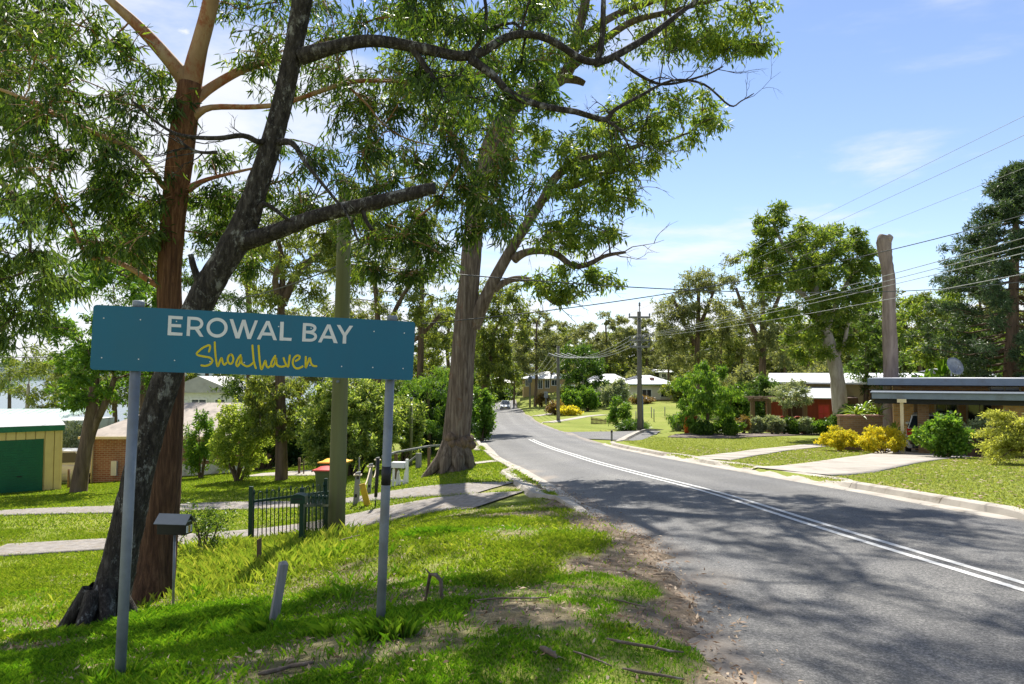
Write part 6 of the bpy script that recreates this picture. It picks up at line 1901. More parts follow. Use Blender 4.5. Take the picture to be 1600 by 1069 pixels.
MB().add([(-.07, -.03, -.05), (.06, -.03, -.05), (.06, .03, -.05), (-.07, .03, -.05), (-.20, -.03, .44), (-.085, -.03, .475), (-.085, .03, .475), (-.20, .03, .44)], [(3, 2, 1, 0), (4, 5, 6, 7), (0, 1, 5, 4), (1, 2, 6, 5), (2, 3, 7, 6), (3, 0, 4, 7)]).build('board', M['paint_yellow'], Yp, bevel=.008)
b = gp(589, 14.6)
Bs = thing('black_stake', 'thin black stake with pale tip beside the sign post', 'stake', b)
MB().tube([(-.01, 0, -.1), (0, 0, .22)], .014, 8).build('foot', M['tape'], Bs); MB().tube([(0, 0, .2), (.03, 0, .7), (.04, 0, 1.0)], .035, 8).build('sleeve', M['tape'], Bs)
MB().tube([(0, 0, .14), (0, 0, .24)], .02, 8).build('band', M['paint_white'], Bs)

# ---- white picket frame with slatted gate and letterbox
b = gp(625, 18.6)
Wf = thing('white_gate', 'little white picket gate holding a pale grey letterbox', 'gate', b, R(-12))
for x_, h_ in ((-.27, .55), (.22, .70)):
    MB().box(x_ - .035, x_ + .035, -.035, .035, -.1, h_).build('post', M['paint_white'], Wf, bevel=.006)
for k, (x_, h_, ln) in enumerate(((-.17, .42, .02), (-.07, .36, .05), (.03, .30, -.05), (.12, .40, .07))):
    MB().add([(x_ - .032, -.012, -.02), (x_ + .032, -.012, -.02), (x_ + .032, .012, -.02), (x_ - .032, .012, -.02), (x_ - .032 + ln, -.012, h_), (x_ + .032 + ln, -.012, h_), (x_ + .032 + ln, .012, h_), (x_ - .032 + ln, .012, h_), (x_ + ln, -.012, h_ + .05), (x_ + ln, .012, h_ + .05)],
             [(0, 1, 5, 8, 4), (3, 7, 9, 6, 2), (1, 2, 6, 5), (3, 0, 4, 7), (4, 8, 9, 7), (5, 6, 9, 8)]).build('picket', M['paint_white'], Wf)
MB().box(-.26, .2, .015, .035, .1, .15).build('rail', M['paint_white'], Wf)
MB().box(-.19, .17, -.1, .1, .47, .62).build('letter_box', M['roof_white'], Wf, bevel=.01)

# ---- timber handrail beside the huge trunk
Hr = thing('handrail', 'long weathered timber handrail left of the huge trunk', 'handrail', gp(655, 22))
pts = [at(598, 714, 19.5), at(617, 707, 20.5), at(671, 697, 22.5), at(700, 695, 24)]
for a, b in zip(pts[:-1], pts[1:]): MB().bar(a, b + (b - a).normalized() * .03, .07, .05).build('rail', M['timber_grey'], Hr, world_space=True)
for px_, D_ in ((671, 22.5), (620, 20.6)):
    g_ = gp(px_, D_); tz = (at(671, 697, 22.5) if px_ == 671 else at(620, 707, 20.6)).z
    MB().box(g_.x - .045, g_.x + .045, g_.y - .045, g_.y + .045, g_.z - .1, tz - .03).build('post', M['timber_brown'], Hr, world_space=True)
g_ = gp(655, 23.2)
Bp = thing('timber_post', 'short grey timber post with a sloping brace under the handrail', 'post', g_)
MB().box(-.09, .09, -.06, .06, -.1, .5).build('post', M['timber_grey'], Bp, bevel=.01); MB().bar((-.05, 0, .42), (-.45, -.1, .12), .06, .05).build('brace', M['timber_grey'], Bp)
g_ = gp(643, 25)
Sp = thing('steel_pole', 'slim green-grey steel pole beside the dark shrubbery', 'pole', g_)
MB().tube([(0, 0, -.2), (0, 0, 2.35)], .055, 12).build('tube', M['pole_green'], Sp); MB().tube([(0, 0, 2.35), (0, 0, 2.4)], .065, 12).build('cap', M['galv'], Sp)
for k, (px_, D_, h_, lab) in enumerate(((470, 27.5, .62, 'thin timber fence post on the lawn right of the tan trunk'), (477, 27.2, .55, 'second thin post on the lawn, left of the round bush'), (113, 27.6, .75, 'dark post beside the parked car, left of the thick trunk'))):
    g_ = gp(px_, D_); q_ = thing('lawn_post', lab, 'post', g_)
    MB().tube([(0, 0, -.1), (0, 0, h_)], .05 if k != 1 else .025, 8).build('timber', M['timber_brown'], q_)
# ------------------------------------------------------------------ street poles and wires
def street_pole(label, px_, D_, top_y, arms, r0=.15, r1=.10, spike=None, transformer=False):
    b = gp(px_, D_); H_ = EYE - (top_y - 586) / F * D_ - b.z
    P_ = thing('street_pole', label, 'pole', b, 0, 'street power poles')
    pl = MB().tube([(0, 0, -.4), (0, 0, H_ * .5), (0, 0, H_)], [r0, (r0 + r1) / 2, r1], 14).build('pole', M['pole_grey'], P_)
    ends = []
    for k, (ay, hw_, ins) in enumerate(arms):
        z_ = EYE - (ay - 586) / F * D_ - b.z
        am = MB().box(-hw_, hw_, -r1 - .1, -r1 - .005, z_ - .06, z_ + .06).build('crossarm', M['timber_grey'], P_)
        mb = MB()
        for s in (-1, 1): mb.bar((s * hw_ * .45, -r1 - .06, z_ - .05), (s * .05, -r1 - .04, z_ - hw_ * .38), .035)
        mb.build('brace', M['galv'], P_)
        row = []
        for i in range(ins):
            x_ = -hw_ * .93 + 2 * hw_ * .93 * i / max(1, ins - 1)
            MB().lathe((x_, -r1 - .05, z_ + .06), [(.02, 0), (.055, .04), (.035, .09), (.06, .13), (.03, .2), (.005, .21)], 8).build('insulator', M['steel_dark'], am)
            row.append(b + Vector((x_, -r1 - .05, z_ + .26)))
        ends.append(row)
    if spike:
        MB().tube([(0.03, 0, H_ - .2), (.04, 0, H_ + spike)], .03, 8).lathe((.04, 0, H_ + spike - .1), [(.01, 0), (.07, .05), (.05, .15), (.07, .22), (.01, .3)], 8).build('top_pin', M['steel_dark'], P_)
        ends.append([b + Vector((.04, 0, H_ + spike + .2))])
    if transformer:
        z_ = H_ * .78
        MB().lathe((0, -.45, z_), [(.01, -.5), (.3, -.48), (.32, -.3), (.32, .3), (.3, .42), (.01, .45)], 14).build('transformer', M['steel_dark'], P_)
        MB().bar((0, 0, z_ + .2), (0, -.3, z_ + .2), .1).build('bracket', M['galv'], P_)
    return P_, ends


P1, E1 = street_pole('nearest tall street pole with crossarms at the side road corner', 999, 47, 487, [(496, .72, 2), (532, .70, 4), (542, .66, 2)], .19, .13, .45)
g_ = P1.location
MB().tube([(.2, -.1, -.1), (.17, -.1, 2.4)], .04, 8).build('cable_guard', M['galv'], P1)
P2, E2 = street_pole('dark street pole standing before the white hip-roofed house', 872, 70, 541, [(556, 1.0, 4)], .19, .14)
P3, E3 = street_pole('far street pole carrying a grey transformer drum', 828, 112, 581, [(584, .95, 4)], .17, .12, None, True)
P4, E4 = street_pole('second far street pole just left of the transformer pole', 825, 150, 584, [(588, 1.0, 4)], .2, .15)


def wire(label, a, b, sag, r=.012, mat=None, n=24, grp=None):
    W_ = thing('power_line', label, 'power line', a, 0, grp)
    MB().tube([a.lerp(b, t) - Vector((0, 0, 4 * sag * t * (1 - t))) for t in np.linspace(0, 1, n)], r, 5, False).build('cable', mat or M['wire'], W_, world_space=True)


# high wires from the nearest pole back over the right of the road
far = [Vector((9.2, -14, 6.0)), Vector((9.9, -14, 6.6)), Vector((10.6, -14, 6.0))]
hv = [E1[0][0], E1[3][0], E1[0][1]]
ords = ('left', 'topmost', 'right')
for k in range(3):
    wire(f'{ords[k]} thin high wire climbing from the nearest street pole to the right edge', hv[k], far[k], .25, .0045, M['wire_pale'])
low = [Vector((8.6 + k * .55, -14, 4.4 - (.5 if k == 3 else 0))) for k in range(4)]
for k in range(4):
    wire(('lowest left', 'second', 'third', 'lowest right')[k] + ' pale low wire sagging from the nearest street pole to the right edge', E1[1][k], low[k], .5, .0075, M['wire_pale'], 30)
for k in range(4):
    wire(('outer left', 'inner left', 'inner right', 'outer right')[k] + ' pale wire sagging between the nearest and second street pole', E1[1][k], E2[0][k], .9, .022, M['wire_pale'], grp='wires between the first two street poles')
    wire(('outer left', 'inner left', 'inner right', 'outer right')[k] + ' pale wire sagging between the second and transformer poles', E2[0][k], E3[0][k], 1.1, .028, M['wire_pale'], grp='wires to the transformer pole')
# service cables crossing from the mossy pole
wire('dark cable running level from the mossy utility pole across to the right edge', at(540, 412, 11.5), at(1760, 412, 26), .75, .011, None, 40)
wire('dark cable rising right across the huge trunk and above the lopped trunk', at(660, 506, 12.5), at(1760, 286, 15), .42, .009, None, 40)
wire('dark cable sloping from the mossy utility pole down to the left', at(536, 412, 11.5), at(330, 470, 19), .15, .012)
wire('upper thin cable at the left edge by the bay', at(-40, 552, 20), at(150, 516, 30), .15, .014)
wire('lower thin cable at the left edge by the bay', at(-40, 557, 24), at(200, 551, 30), .1, .014)

# ------------------------------------------------------------------ cars
def car(label, loc, rz, paint, suv=False, L_=4.3, W_=1.78, H_=1.5):
    C_ = thing('parked_car' if suv else 'car', label, 'car', loc, rz)
    hw_ = W_ / 2; gc = .2; belt = H_ * .62
    # body: cross sections along x (front +x)
    if suv: secs = [(-L_ / 2, .45, belt - .02, .84), (-L_ / 2 + .1, .28, belt, .97), (-1.2, gc, belt + .01, 1), (0, gc, belt, 1), (1.0, gc, belt - .04, 1), (L_ / 2 - .35, gc + .02, belt - .12, .97), (L_ / 2 - .05, .3, belt - .28, .86), (L_ / 2, .4, belt - .4, .8)]
    else: secs = [(-L_ / 2, .45, belt - .08, .82), (-L_ / 2 + .12, .26, belt - .02, .96), (-1.2, gc, belt + .01, 1), (0, gc, belt, 1), (.9, gc, belt - .03, 1), (L_ / 2 - .4, gc + .02, belt - .16, .96), (L_ / 2 - .06, .28, belt - .3, .86), (L_ / 2, .4, belt - .42, .8)]
    mb = MB(); vs_ = []; NP = 10
    for x_, zl, zh, ws in secs:
        w_ = hw_ * ws
        ring = [(-w_ * .9, zl), (-w_, zl + .12), (-w_, (zl + zh) / 2), (-w_ * .97, zh - .06), (-w_ * .88, zh)]
        ring = ring + [(-a_, z_) for a_, z_ in ring[::-1]]
        vs_ += [(x_, a_, z_) for a_, z_ in ring]
    fs_ = [[i * NP + k, i * NP + (k + 1) % NP, (i + 1) * NP + (k + 1) % NP, (i + 1) * NP + k] for i in range(len(secs) - 1) for k in range(NP)]
    fs_ += [list(range(NP)), [(len(secs) - 1) * NP + k for k in range(NP)][::-1]]
    mb.add(vs_, fs_, True)
    body = mb.build('body', paint, C_)
    rx0, rx1 = (-L_ / 2 + .42, .55) if suv else (-1.35, .25)
    bx0, bx1 = (-L_ / 2 + .12, 1.2) if suv else (-1.9, 1.05)
    mb = MB(); lo, hi = belt - .03, H_
    wl_, wh_ = hw_ * .89, hw_ * .70
    mb.add([(bx0, -wl_, lo), (bx1, -wl_, lo), (bx1, wl_, lo), (bx0, wl_, lo), (rx0, -wh_, hi), (rx1, -wh_, hi), (rx1, wh_, hi), (rx0, wh_, hi), ((rx0 + rx1) / 2, -wh_, hi + .04), ((rx0 + rx1) / 2, wh_, hi + .04)],
           [(0, 1, 5, 8, 4), (1, 2, 6, 5), (2, 3, 7, 9, 6), (3, 0, 4, 7), (4, 8, 9, 7), (8, 5, 6, 9)])
    mb.build('cabin', paint, C_, bevel=.05)
    def quad(P_, name, mat, off, par):
        c_ = sum((Vector(p_) for p_ in P_), Vector()) / 4
        n_ = (Vector(P_[1]) - Vector(P_[0])).cross(Vector(P_[3]) - Vector(P_[0])).normalized()
        if n_.dot(c_ - Vector((0, 0, H_ * .6))) < 0: n_ = -n_
        q_ = [Vector(p_).lerp(c_, .07) + n_ * off for p_ in P_]; q2 = [p_ - n_ * .02 for p_ in q_]
        MB().add(q_ + q2, [(0, 1, 2, 3), (0, 4, 5, 1), (1, 5, 6, 2), (2, 6, 7, 3), (3, 7, 4, 0)]).build(name, mat, par)
    m_ = .1
    quad([(bx1, -wl_, lo + m_), (bx1, wl_, lo + m_), (rx1, wh_, hi - .04), (rx1, -wh_, hi - .04)], 'windscreen', M['glass'], .022, C_)
    quad([(bx0, -wl_, lo + m_), (bx0, wl_, lo + m_), (rx0, wh_, hi - .04), (rx0, -wh_, hi - .04)], 'rear_window', M['glass'], .022, C_)
    for s in (-1, 1):
        mx = (bx0 + bx1) / 2
        quad([(bx0 + .25, s * wl_, lo + m_), (mx - .04, s * wl_, lo + m_), (mx - .04, s * wh_, hi - .06), (rx0 + .15, s * wh_, hi - .06)], 'side_window', M['glass'], .024, C_)
        quad([(mx + .04, s * wl_, lo + m_), (bx1 - .2, s * wl_, lo + m_), (rx1 - .08, s * wh_, hi - .06), (mx + .04, s * wh_, hi - .06)], 'side_window', M['glass'], .024, C_)
        MB().box(bx1 - .35, bx1 - .2, s * (hw_ + .02) - .09, s * (hw_ + .02) + .09, lo + .08, lo + .2).build('mirror', paint, C_, bevel=.02)
        MB().box(-.35, -.17, s * hw_ - .012, s * hw_ + .016, belt - .17, belt - .14).build('door_handle', M['chrome'], C_)
        for x_ in (-L_ / 2 + .82, L_ / 2 - .85):
            wh = MB().lathe((x_, s * (hw_ - .09), .32), [(.2, -.1), (.32, -.1), (.335, -.06), (.335, .06), (.32, .1), (.2, .1)], 24, 'y').build('wheel', M['rubber'], C_)
            mb = MB(); mb.lathe((x_, s * (hw_ - .09) + s * .07, .32), [(.01, .03 * s), (.05, .03 * s), (.07, 0), (.19, -.01 * s), (.215, .02 * s)], 20, 'y'); mb.build('rim', M['chrome'], wh)
        MB().box(L_ / 2 - .2, L_ / 2 - .03, s * hw_ * .58 - .16, s * hw_ * .58 + .16, belt - .36, belt - .22).build('headlight', M['chrome'], C_, bevel=.03)
        MB().box(-L_ / 2 - .015, -L_ / 2 + .25, s * hw_ * .80 - .1, s * hw_ * .80 + .1, belt - .22, belt + .06).build('tail_light', M['red_lamp'], C_, bevel=.02)
    MB().box(L_ / 2 - .12, L_ / 2 + .012, -hw_ * .55, hw_ * .55, .38, .52).build('grille', M['car_blue'], C_, bevel=.02)
    MB().box(L_ / 2 + .012, L_ / 2 + .022, -.19, .19, .36, .46).build('number_plate', M['plate'], C_)
    MB().box(-L_ / 2 - .02, -L_ / 2 + .08, -hw_ * .7, hw_ * .7, .3, .46).build('bumper', M['car_blue'], C_, bevel=.02)
    return C_


xk = float(cxr(122)) + 1.0
car('silver-white car coming along the road far away', (xk, 122, float(Z(xk, 122)) + .01), R(-90), M['car_white'])
c_ = gp(1452, 30.8)
car('white hatchback SUV parked in the carport with its rear towards the road', c_ + Vector((0, 0, .03)), R(58), M['car_white'], True, 4.5, 1.82, 1.66)
c_ = gp(112, 33.5)
car('white car parked between the garage and the red brick house', c_, R(15), M['car_white'], True, 4.4, 1.8, 1.6)

# ------------------------------------------------------------------ shrubs
def shr(name, label, px_, D_, w, h, leaf, seed, d=None, **k):
    return shrub(name, label, gp(px_, D_), w, d or w, h, leaf, seed=seed, **k)


shr('lime_bush', 'tall lime-green bush with coppery tips on the lawn below the sign', 374, 26, 2.15, 2.95, M['lime'], 1, n=46, leaves=330, L_=.10, W_=.05, rcl=.30)
shr('round_bush', 'large glossy round bush behind the utility pole', 552, 24.5, 3.9, 3.3, M['sunny'], 2, n=70, leaves=420, L_=.13, W_=.06, rcl=.28)
shr('lit_bush', 'pale-tipped leafy bush right of the sign post, joining the round bush', 632, 26, 1.6, 2.6, M['sunny'], 21, n=26, leaves=330, L_=.12, W_=.055, rcl=.34)  # pale leaf tone is sunlight put into the colour
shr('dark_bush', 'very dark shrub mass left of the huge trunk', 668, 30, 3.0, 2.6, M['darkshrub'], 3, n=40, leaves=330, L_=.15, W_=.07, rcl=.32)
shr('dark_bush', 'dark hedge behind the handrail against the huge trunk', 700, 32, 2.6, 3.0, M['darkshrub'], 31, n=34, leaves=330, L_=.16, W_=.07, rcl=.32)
shr('roadside_bush', 'bright green bush peeping out right of the huge trunk', 752, 38, 1.5, 2.6, M['bright'], 32, n=22, leaves=260, L_=.17, W_=.08, rcl=.36)
shr('silver_bush', 'silvery bush between the mint roof and thick dark trunk', 105, 36, 3.2, 2.8, M['silver'], 4, n=34, leaves=260, L_=.16, W_=.06, rcl=.33)
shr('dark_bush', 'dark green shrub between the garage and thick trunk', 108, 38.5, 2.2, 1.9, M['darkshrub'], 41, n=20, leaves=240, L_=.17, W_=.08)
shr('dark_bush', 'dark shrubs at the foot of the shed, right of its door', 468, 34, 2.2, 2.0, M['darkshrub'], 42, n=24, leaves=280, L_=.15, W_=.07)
shr('shade_bush', 'leafy shrub in front of the brick wall, between trunk and lime bush', 318, 29.5, 1.6, 2.6, M['bright'], 43, n=22, leaves=170, L_=.14, W_=.06, rcl=.34, shell=.4)
shr('shade_bush', 'green shrub mass below the sign, behind the lime bush top', 420, 33, 2.6, 3.4, M['gum_dark'], 44, n=34, leaves=300, L_=.16, W_=.07)
shr('wispy_bush', 'wispy small shrub right of the black letterbox', 318, 9.6, 1.0, .85, M['gum_near'], 45, n=18, leaves=110, L_=.06, W_=.014, rcl=.4, shell=.3, hang=.1)
shr('round_shrub', 'dense round green shrub in front of the white SUV', 1471, 24.6, 1.8, 1.42, M['bright'], 5, n=40, leaves=230, L_=.12, W_=.075, rcl=.30, shell=.55)
shr('yellow_shrub', 'low yellow-flowering shrub beside the footpath, left one of the pair', 1309, 29.2, 1.85, .92, M['yellowflower'], 6, n=34, leaves=330, L_=.07, W_=.03, rcl=.3, d=1.5)
shr('yellow_shrub', 'low yellow-flowering shrub spilling beside the carport driveway', 1376, 27.4, 2.05, .98, M['yellowflower'], 7, n=38, leaves=340, L_=.07, W_=.03, rcl=.3, d=1.6)
for k, (px_, D_, w, h, lf, lab) in enumerate(((1178, 44, 1.3, 1.0, 'silver', 'silvery hedge shrub at the left end of the hedge row'), (1206, 44, 1.6, 1.05, 'silver', 'second silvery hedge shrub before the pergola fence'), (1232, 44, 1.2, .95, 'glossy', 'dark green hedge shrub below the pergola end'),
                                              (1254, 44, 1.3, 1.0, 'silver', 'pale hedge shrub before the dark recess'), (1276, 44, 1.2, .85, 'bright', 'bright green strappy hedge clump before the salmon door'), (1298, 43.5, 1.4, 1.1, 'glossy', 'green hedge shrub at the right end, by the pale leaning trunk'))):
    shr('hedge_shrub', lab, px_, D_, w, h, M[lf], 50 + k, n=20, leaves=230, L_=.14, W_=.06, group='hedge before the red house')
shr('conifer_bush', 'dark green conifer bush behind the pergola', 1194, 51.5, 2.8, 3.9, M['glossy'], 8, n=36, leaves=300, L_=.2, W_=.06, hang=.3)
mid_tree('olive_tree', 'small pale olive-leaved tree over the pergola beam', 1238, 46.2, (1236, 628), 0, .10, [(18, (1206, 594, 1268, 640), .55)], M['silver'], M['bark_brown'], 240, .16, .055, .2, 209, tip=.012, cap=.04)
shr('rusty_shrub', 'rust-coloured low shrub at the pergola corner', 1160, 43, .95, 1.2, M['redleaf'], 10, n=16, leaves=200, L_=.13, W_=.04)
shr('flower_clump', 'low pale flowering clump beside the red pot', 1062, 43, 1.3, .9, M['silver'], 11, n=16, leaves=180, L_=.14, W_=.06)
shr('flower_clump', 'leafy clump below the weeping tree, right side', 1138, 40.5, 1.6, 1.0, M['bright'], 111, n=18, leaves=200, L_=.15, W_=.07)
shr('flower_clump', 'dark clump at the foot of the weeping tree trunk', 1098, 40, 1.4, .7, M['glossy'], 112, n=16, leaves=200, L_=.15, W_=.07)
shr('garden_shrub', 'leafy green shrub right of the hedge, under the palm', 1325, 41, 2.0, 1.9, M['glossy'], 113, n=20, leaves=220, L_=.17, W_=.07)
shr('sapling', 'bright green sapling left of the nearest street pole', 968, 53, 1.8, 2.3, M['bright'], 12, n=20, leaves=170, L_=.2, W_=.08, shell=.4)
shr('grass_clump', 'dark green strappy clump at the foot of the nearest street pole', 988, 48.2, 2.4, .75, M['glossy'], 13, n=22, leaves=200, L_=.24, W_=.04, hang=0)
shr('topiary_ball', 'clipped green ball shrub, left of the two before the dark tree', 892, 86, 2.6, 2.6, M['bright'], 14, n=70, leaves=120, L_=.2, W_=.11, rcl=.24, shell=.85, lumps=.05, group='clipped balls on the far lawn')
shr('topiary_ball', 'clipped green ball shrub, right of the two before the dark tree', 917, 88, 3.2, 2.9, M['bright'], 15, n=80, leaves=120, L_=.2, W_=.11, rcl=.24, shell=.85, lumps=.05, group='clipped balls on the far lawn')
shr('yellow_shrub', 'reddish-yellow mound shrub behind the dark street pole', 867, 82, 2.4, 1.6, M['redleaf'], 16, n=20, leaves=180, L_=.24, W_=.1)
shr('yellow_shrub', 'low golden shrub on the far lawn below the clipped balls', 888, 80, 2.9, .95, M['yellowflower'], 17, n=20, leaves=180, L_=.22, W_=.1)
shr('silver_bush', 'grey-green spreading bush before the long pale-roofed house', 962, 91, 4.3, 3.4, M['silver'], 18, n=40, leaves=230, L_=.3, W_=.11)
shr('garden_shrub', 'round shrub beside the white porch of the far house', 885, 104, 3.4, 2.8, M['gum_mid'], 19, n=22, leaves=180, L_=.3, W_=.13)
shr('garden_shrub', 'small pinkish shrub left of the dark street pole', 847, 106, 2.3, 2.0, M['redleaf'], 20, n=18, leaves=150, L_=.26, W_=.1)
shr('garden_shrub', 'low brown-green shrubs before the beige house window', 1000, 98, 3.6, 1.1, M['redleaf'], 121, n=24, leaves=160, L_=.26, W_=.1)
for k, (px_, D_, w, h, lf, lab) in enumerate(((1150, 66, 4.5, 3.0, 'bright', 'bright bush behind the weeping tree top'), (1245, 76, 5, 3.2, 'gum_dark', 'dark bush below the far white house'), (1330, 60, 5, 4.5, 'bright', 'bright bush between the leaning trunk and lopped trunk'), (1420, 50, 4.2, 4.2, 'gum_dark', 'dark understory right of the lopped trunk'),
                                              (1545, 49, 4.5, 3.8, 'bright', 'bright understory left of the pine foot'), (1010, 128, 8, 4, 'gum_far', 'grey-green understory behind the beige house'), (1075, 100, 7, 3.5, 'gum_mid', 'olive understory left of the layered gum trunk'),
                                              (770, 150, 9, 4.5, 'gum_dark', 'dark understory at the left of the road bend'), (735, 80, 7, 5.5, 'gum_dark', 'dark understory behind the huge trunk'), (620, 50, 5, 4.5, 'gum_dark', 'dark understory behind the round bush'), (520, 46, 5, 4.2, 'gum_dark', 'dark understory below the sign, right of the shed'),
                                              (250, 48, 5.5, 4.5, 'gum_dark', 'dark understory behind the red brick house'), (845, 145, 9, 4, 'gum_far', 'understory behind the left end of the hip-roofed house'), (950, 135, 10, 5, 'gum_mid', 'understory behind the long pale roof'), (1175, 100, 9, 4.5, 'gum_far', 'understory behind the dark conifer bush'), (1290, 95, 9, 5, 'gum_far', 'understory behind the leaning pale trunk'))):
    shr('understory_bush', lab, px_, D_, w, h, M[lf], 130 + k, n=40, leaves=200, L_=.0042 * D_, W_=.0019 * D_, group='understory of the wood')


# strappy palms, yuccas and the broad-leaved banana-like clump
def strap_plant(name, label, base, n, ln, wd, leaf, seed, up=.7, trunk_h=0.0, droop=.8):
    rs = random.Random(seed); base = Vector(base)
    r_ = thing(name, label, 'palm', base)
    if trunk_h: MB().tube([(0, 0, -.1), (.03, 0, trunk_h * .5), (0, 0, trunk_h)], [.12, .1, .08], 8).build('stem', M['bark_brown'], r_)
    for k in range(n):
        a = rs.uniform(0, 6.283); el = rs.uniform(.15, 1.25) * up; l_ = ln * rs.uniform(.7, 1.1)
        d = Vector((math.cos(a) * math.cos(el), math.sin(a) * math.cos(el), math.sin(el))); s = Vector((-math.sin(a), math.cos(a), 0))
        p_ = Vector((0, 0, trunk_h + rs.uniform(-.1, .1))); vs_ = []
        for i in range(6):
            t = i / 5; w_ = wd * math.sin(math.pi * min(.97, .12 + t * .85)) ** .7
            q_ = p_ + d * l_ * t - Vector((0, 0, droop * l_ * t * t * .5))
            vs_ += [q_ - s * w_ / 2 + Vector((0, 0, .25 * w_)), q_, q_ + s * w_ / 2 + Vector((0, 0, .25 * w_))]
        MB().add(vs_, [(i * 3 + j, i * 3 + j + 1, i * 3 + j + 4, i * 3 + j + 3) for i in range(5) for j in range(2)], True).build('leaf', leaf, r_)


for k, (px_, D_, n, ln, wd, th, up, dr_, lab) in enumerate(((1345, 31.5, 44, 1.25, .10, 1.5, 1.0, .9, 'arching bright palm above the planter wall'), (1368, 31.2, 30, 1.0, .08, 1.45, 1.1, .6, 'yellowing strappy palm right end of the planter wall'), (1396, 28.8, 40, .8, .07, .75, 1.1, .8, 'spiky yucca beside the carport pier'),
                                                            (1482, 30.5, 22, .8, .07, 1.2, 1.0, .7, 'strappy plant rising behind the round shrub'), (1335, 30.9, 26, .9, .09, 1.45, .9, .8, 'left palm tuft on the planter wall'))):
    strap_plant('strappy_palm', lab, gp(px_, D_), n, ln, wd, M['palm'], 200 + k, up, th, dr_)
for k, (px_, D_, th, lab) in enumerate(((1448, 44, 2.6, 'tall broad-leaved banana-like plant right of the lopped trunk'), (1474, 45, 3.4, 'taller broad-leaved banana-like plant left of the leafy tree'), (1425, 44.5, 1.8, 'short broad-leaved banana-like plant near the lopped trunk foot'))):
    strap_plant('broadleaf_palm', lab, gp(px_, D_), 20, 2.1, .5, M['bright'], 220 + k, 1.25, th, .45)

# golden drooping cypress at the right edge
b = gp(1588, 20)
Cy = thing('golden_cypress', 'golden-green cypress with layered drooping sprays at the right edge', 'shrub', b)
rnd = random.Random(77); mb = MB(); C, Rr = [], []
for k in range(44):
    a = rnd.uniform(1.7, 5.0); el = rnd.uniform(-.25, .75); l_ = rnd.uniform(.7, 1.5)
    o_ = b + Vector((.35, 0, rnd.uniform(.3, 1.1)))
    e = o_ + Vector((math.cos(a) * math.cos(el), math.sin(a) * math.cos(el) * .8, math.sin(el) * .6)) * l_
    md = o_.lerp(e, .55) + Vector((0, 0, .16)); e = e - Vector((0, 0, .10))
    mb.tube([o_, md, e], [.03, .018, .006], 5, False)
    for s in (.45, .6, .72, .84, .95):
        q_ = o_ * (1 - s) ** 2 + md * 2 * s * (1 - s) + e * s * s
        C.append(tuple(q_)); Rr.append((.26, .24, .085))
mb.tube([b + Vector((.35, 0, -.1)), b + Vector((.35, 0, 1.2))], [.09, .04], 8)
mb.build('branches', M['bark_brown'], Cy, world_space=True)['kind'] = 'stuff'
Vv, Fv, nc, _ = leaf_cloud(C, Rr, 120, .085, .028, .35, 9, 12, False, .6, -.1)
o = link_mesh('foliage', np_mesh('foliage', Vv - np.array(tuple(b)), Fv, nc), M['cypress'], Cy); o['kind'] = 'stuff'
shr('climber', 'grey-leaved climber spilling over the brown garden wall', 1535, 26.4, 2.3, 1.35, M['silver'], 23, n=26, leaves=230, L_=.1, W_=.05, d=.8)

# ------------------------------------------------------------------ small things on the right and far away
def pot(label, px_, D_, r_, h_, mat, name='plant_pot'):
    b_ = gp(px_, D_); P_ = thing(name, label, 'pot', b_)
    MB().lathe((0, 0, 0), [(.01, 0), (r_ * .7, 0), (r_, h_ * .85), (r_ * 1.1, h_ * .86), (r_ * 1.1, h_), (r_ * .95, h_), (r_ * .9, h_ * .8), (.01, h_ * .8)], 18).build('pot', mat, P_)
    Vv_, Fv_, nc_, _ = leaf_cloud([(0, 0, h_ * 1.25)], [(r_ * 1.2, r_ * 1.2, h_ * .5)], 90, r_ * .7, r_ * .25, .1, int(px_), 8)
    fo_ = link_mesh('foliage', np_mesh('foliage', Vv_, Fv_, nc_), M['bright'], P_); fo_['kind'] = 'stuff'


pot('large orange-red pot below the weeping tree', 1076, 41.6, .42, 1.0, M['terracotta'])
pot('blue pot before the salmon door', 1283, 48.5, .3, .6, M['blue_paint'])
pot('green pot near the dark recess of the red house', 1262, 48.2, .36, .55, M['trim_green'])
pot('small bright blue pot right of the salmon door', 1294, 48.6, .26, .5, M['blue_paint'])
# decorative wagon wheels leaning in the garden
for k, (px_, lab) in enumerate(((1222, 'left rusty wagon wheel leaning in the hedge garden'), (1246, 'right rusty wagon wheel leaning in the hedge garden'))):
    b_ = gp(px_, 46.5); Wg = thing('wagon_wheel', lab, 'wheel', b_, R(15), 'old wagon wheels')
    rr_ = .55
    MB().tube([(math.cos(t) * rr_, .1 * math.sin(t), rr_ + math.sin(t) * rr_) for t in np.linspace(0, 6.283, 25)], .035, 6).build('rim', M['terracotta'], Wg)
    for t in np.linspace(0, 6.283, 11)[:-1]:
        MB().bar((0, 0, rr_), (math.cos(t) * rr_, .1 * math.sin(t), rr_ + math.sin(t) * rr_), .04).build('spoke', M['timber_brown'], Wg)
    MB().lathe((0, 0, rr_), [(.01, -.08), (.09, -.08), (.09, .08), (.01, .08)], 12, 'y').build('hub', M['timber_brown'], Wg)
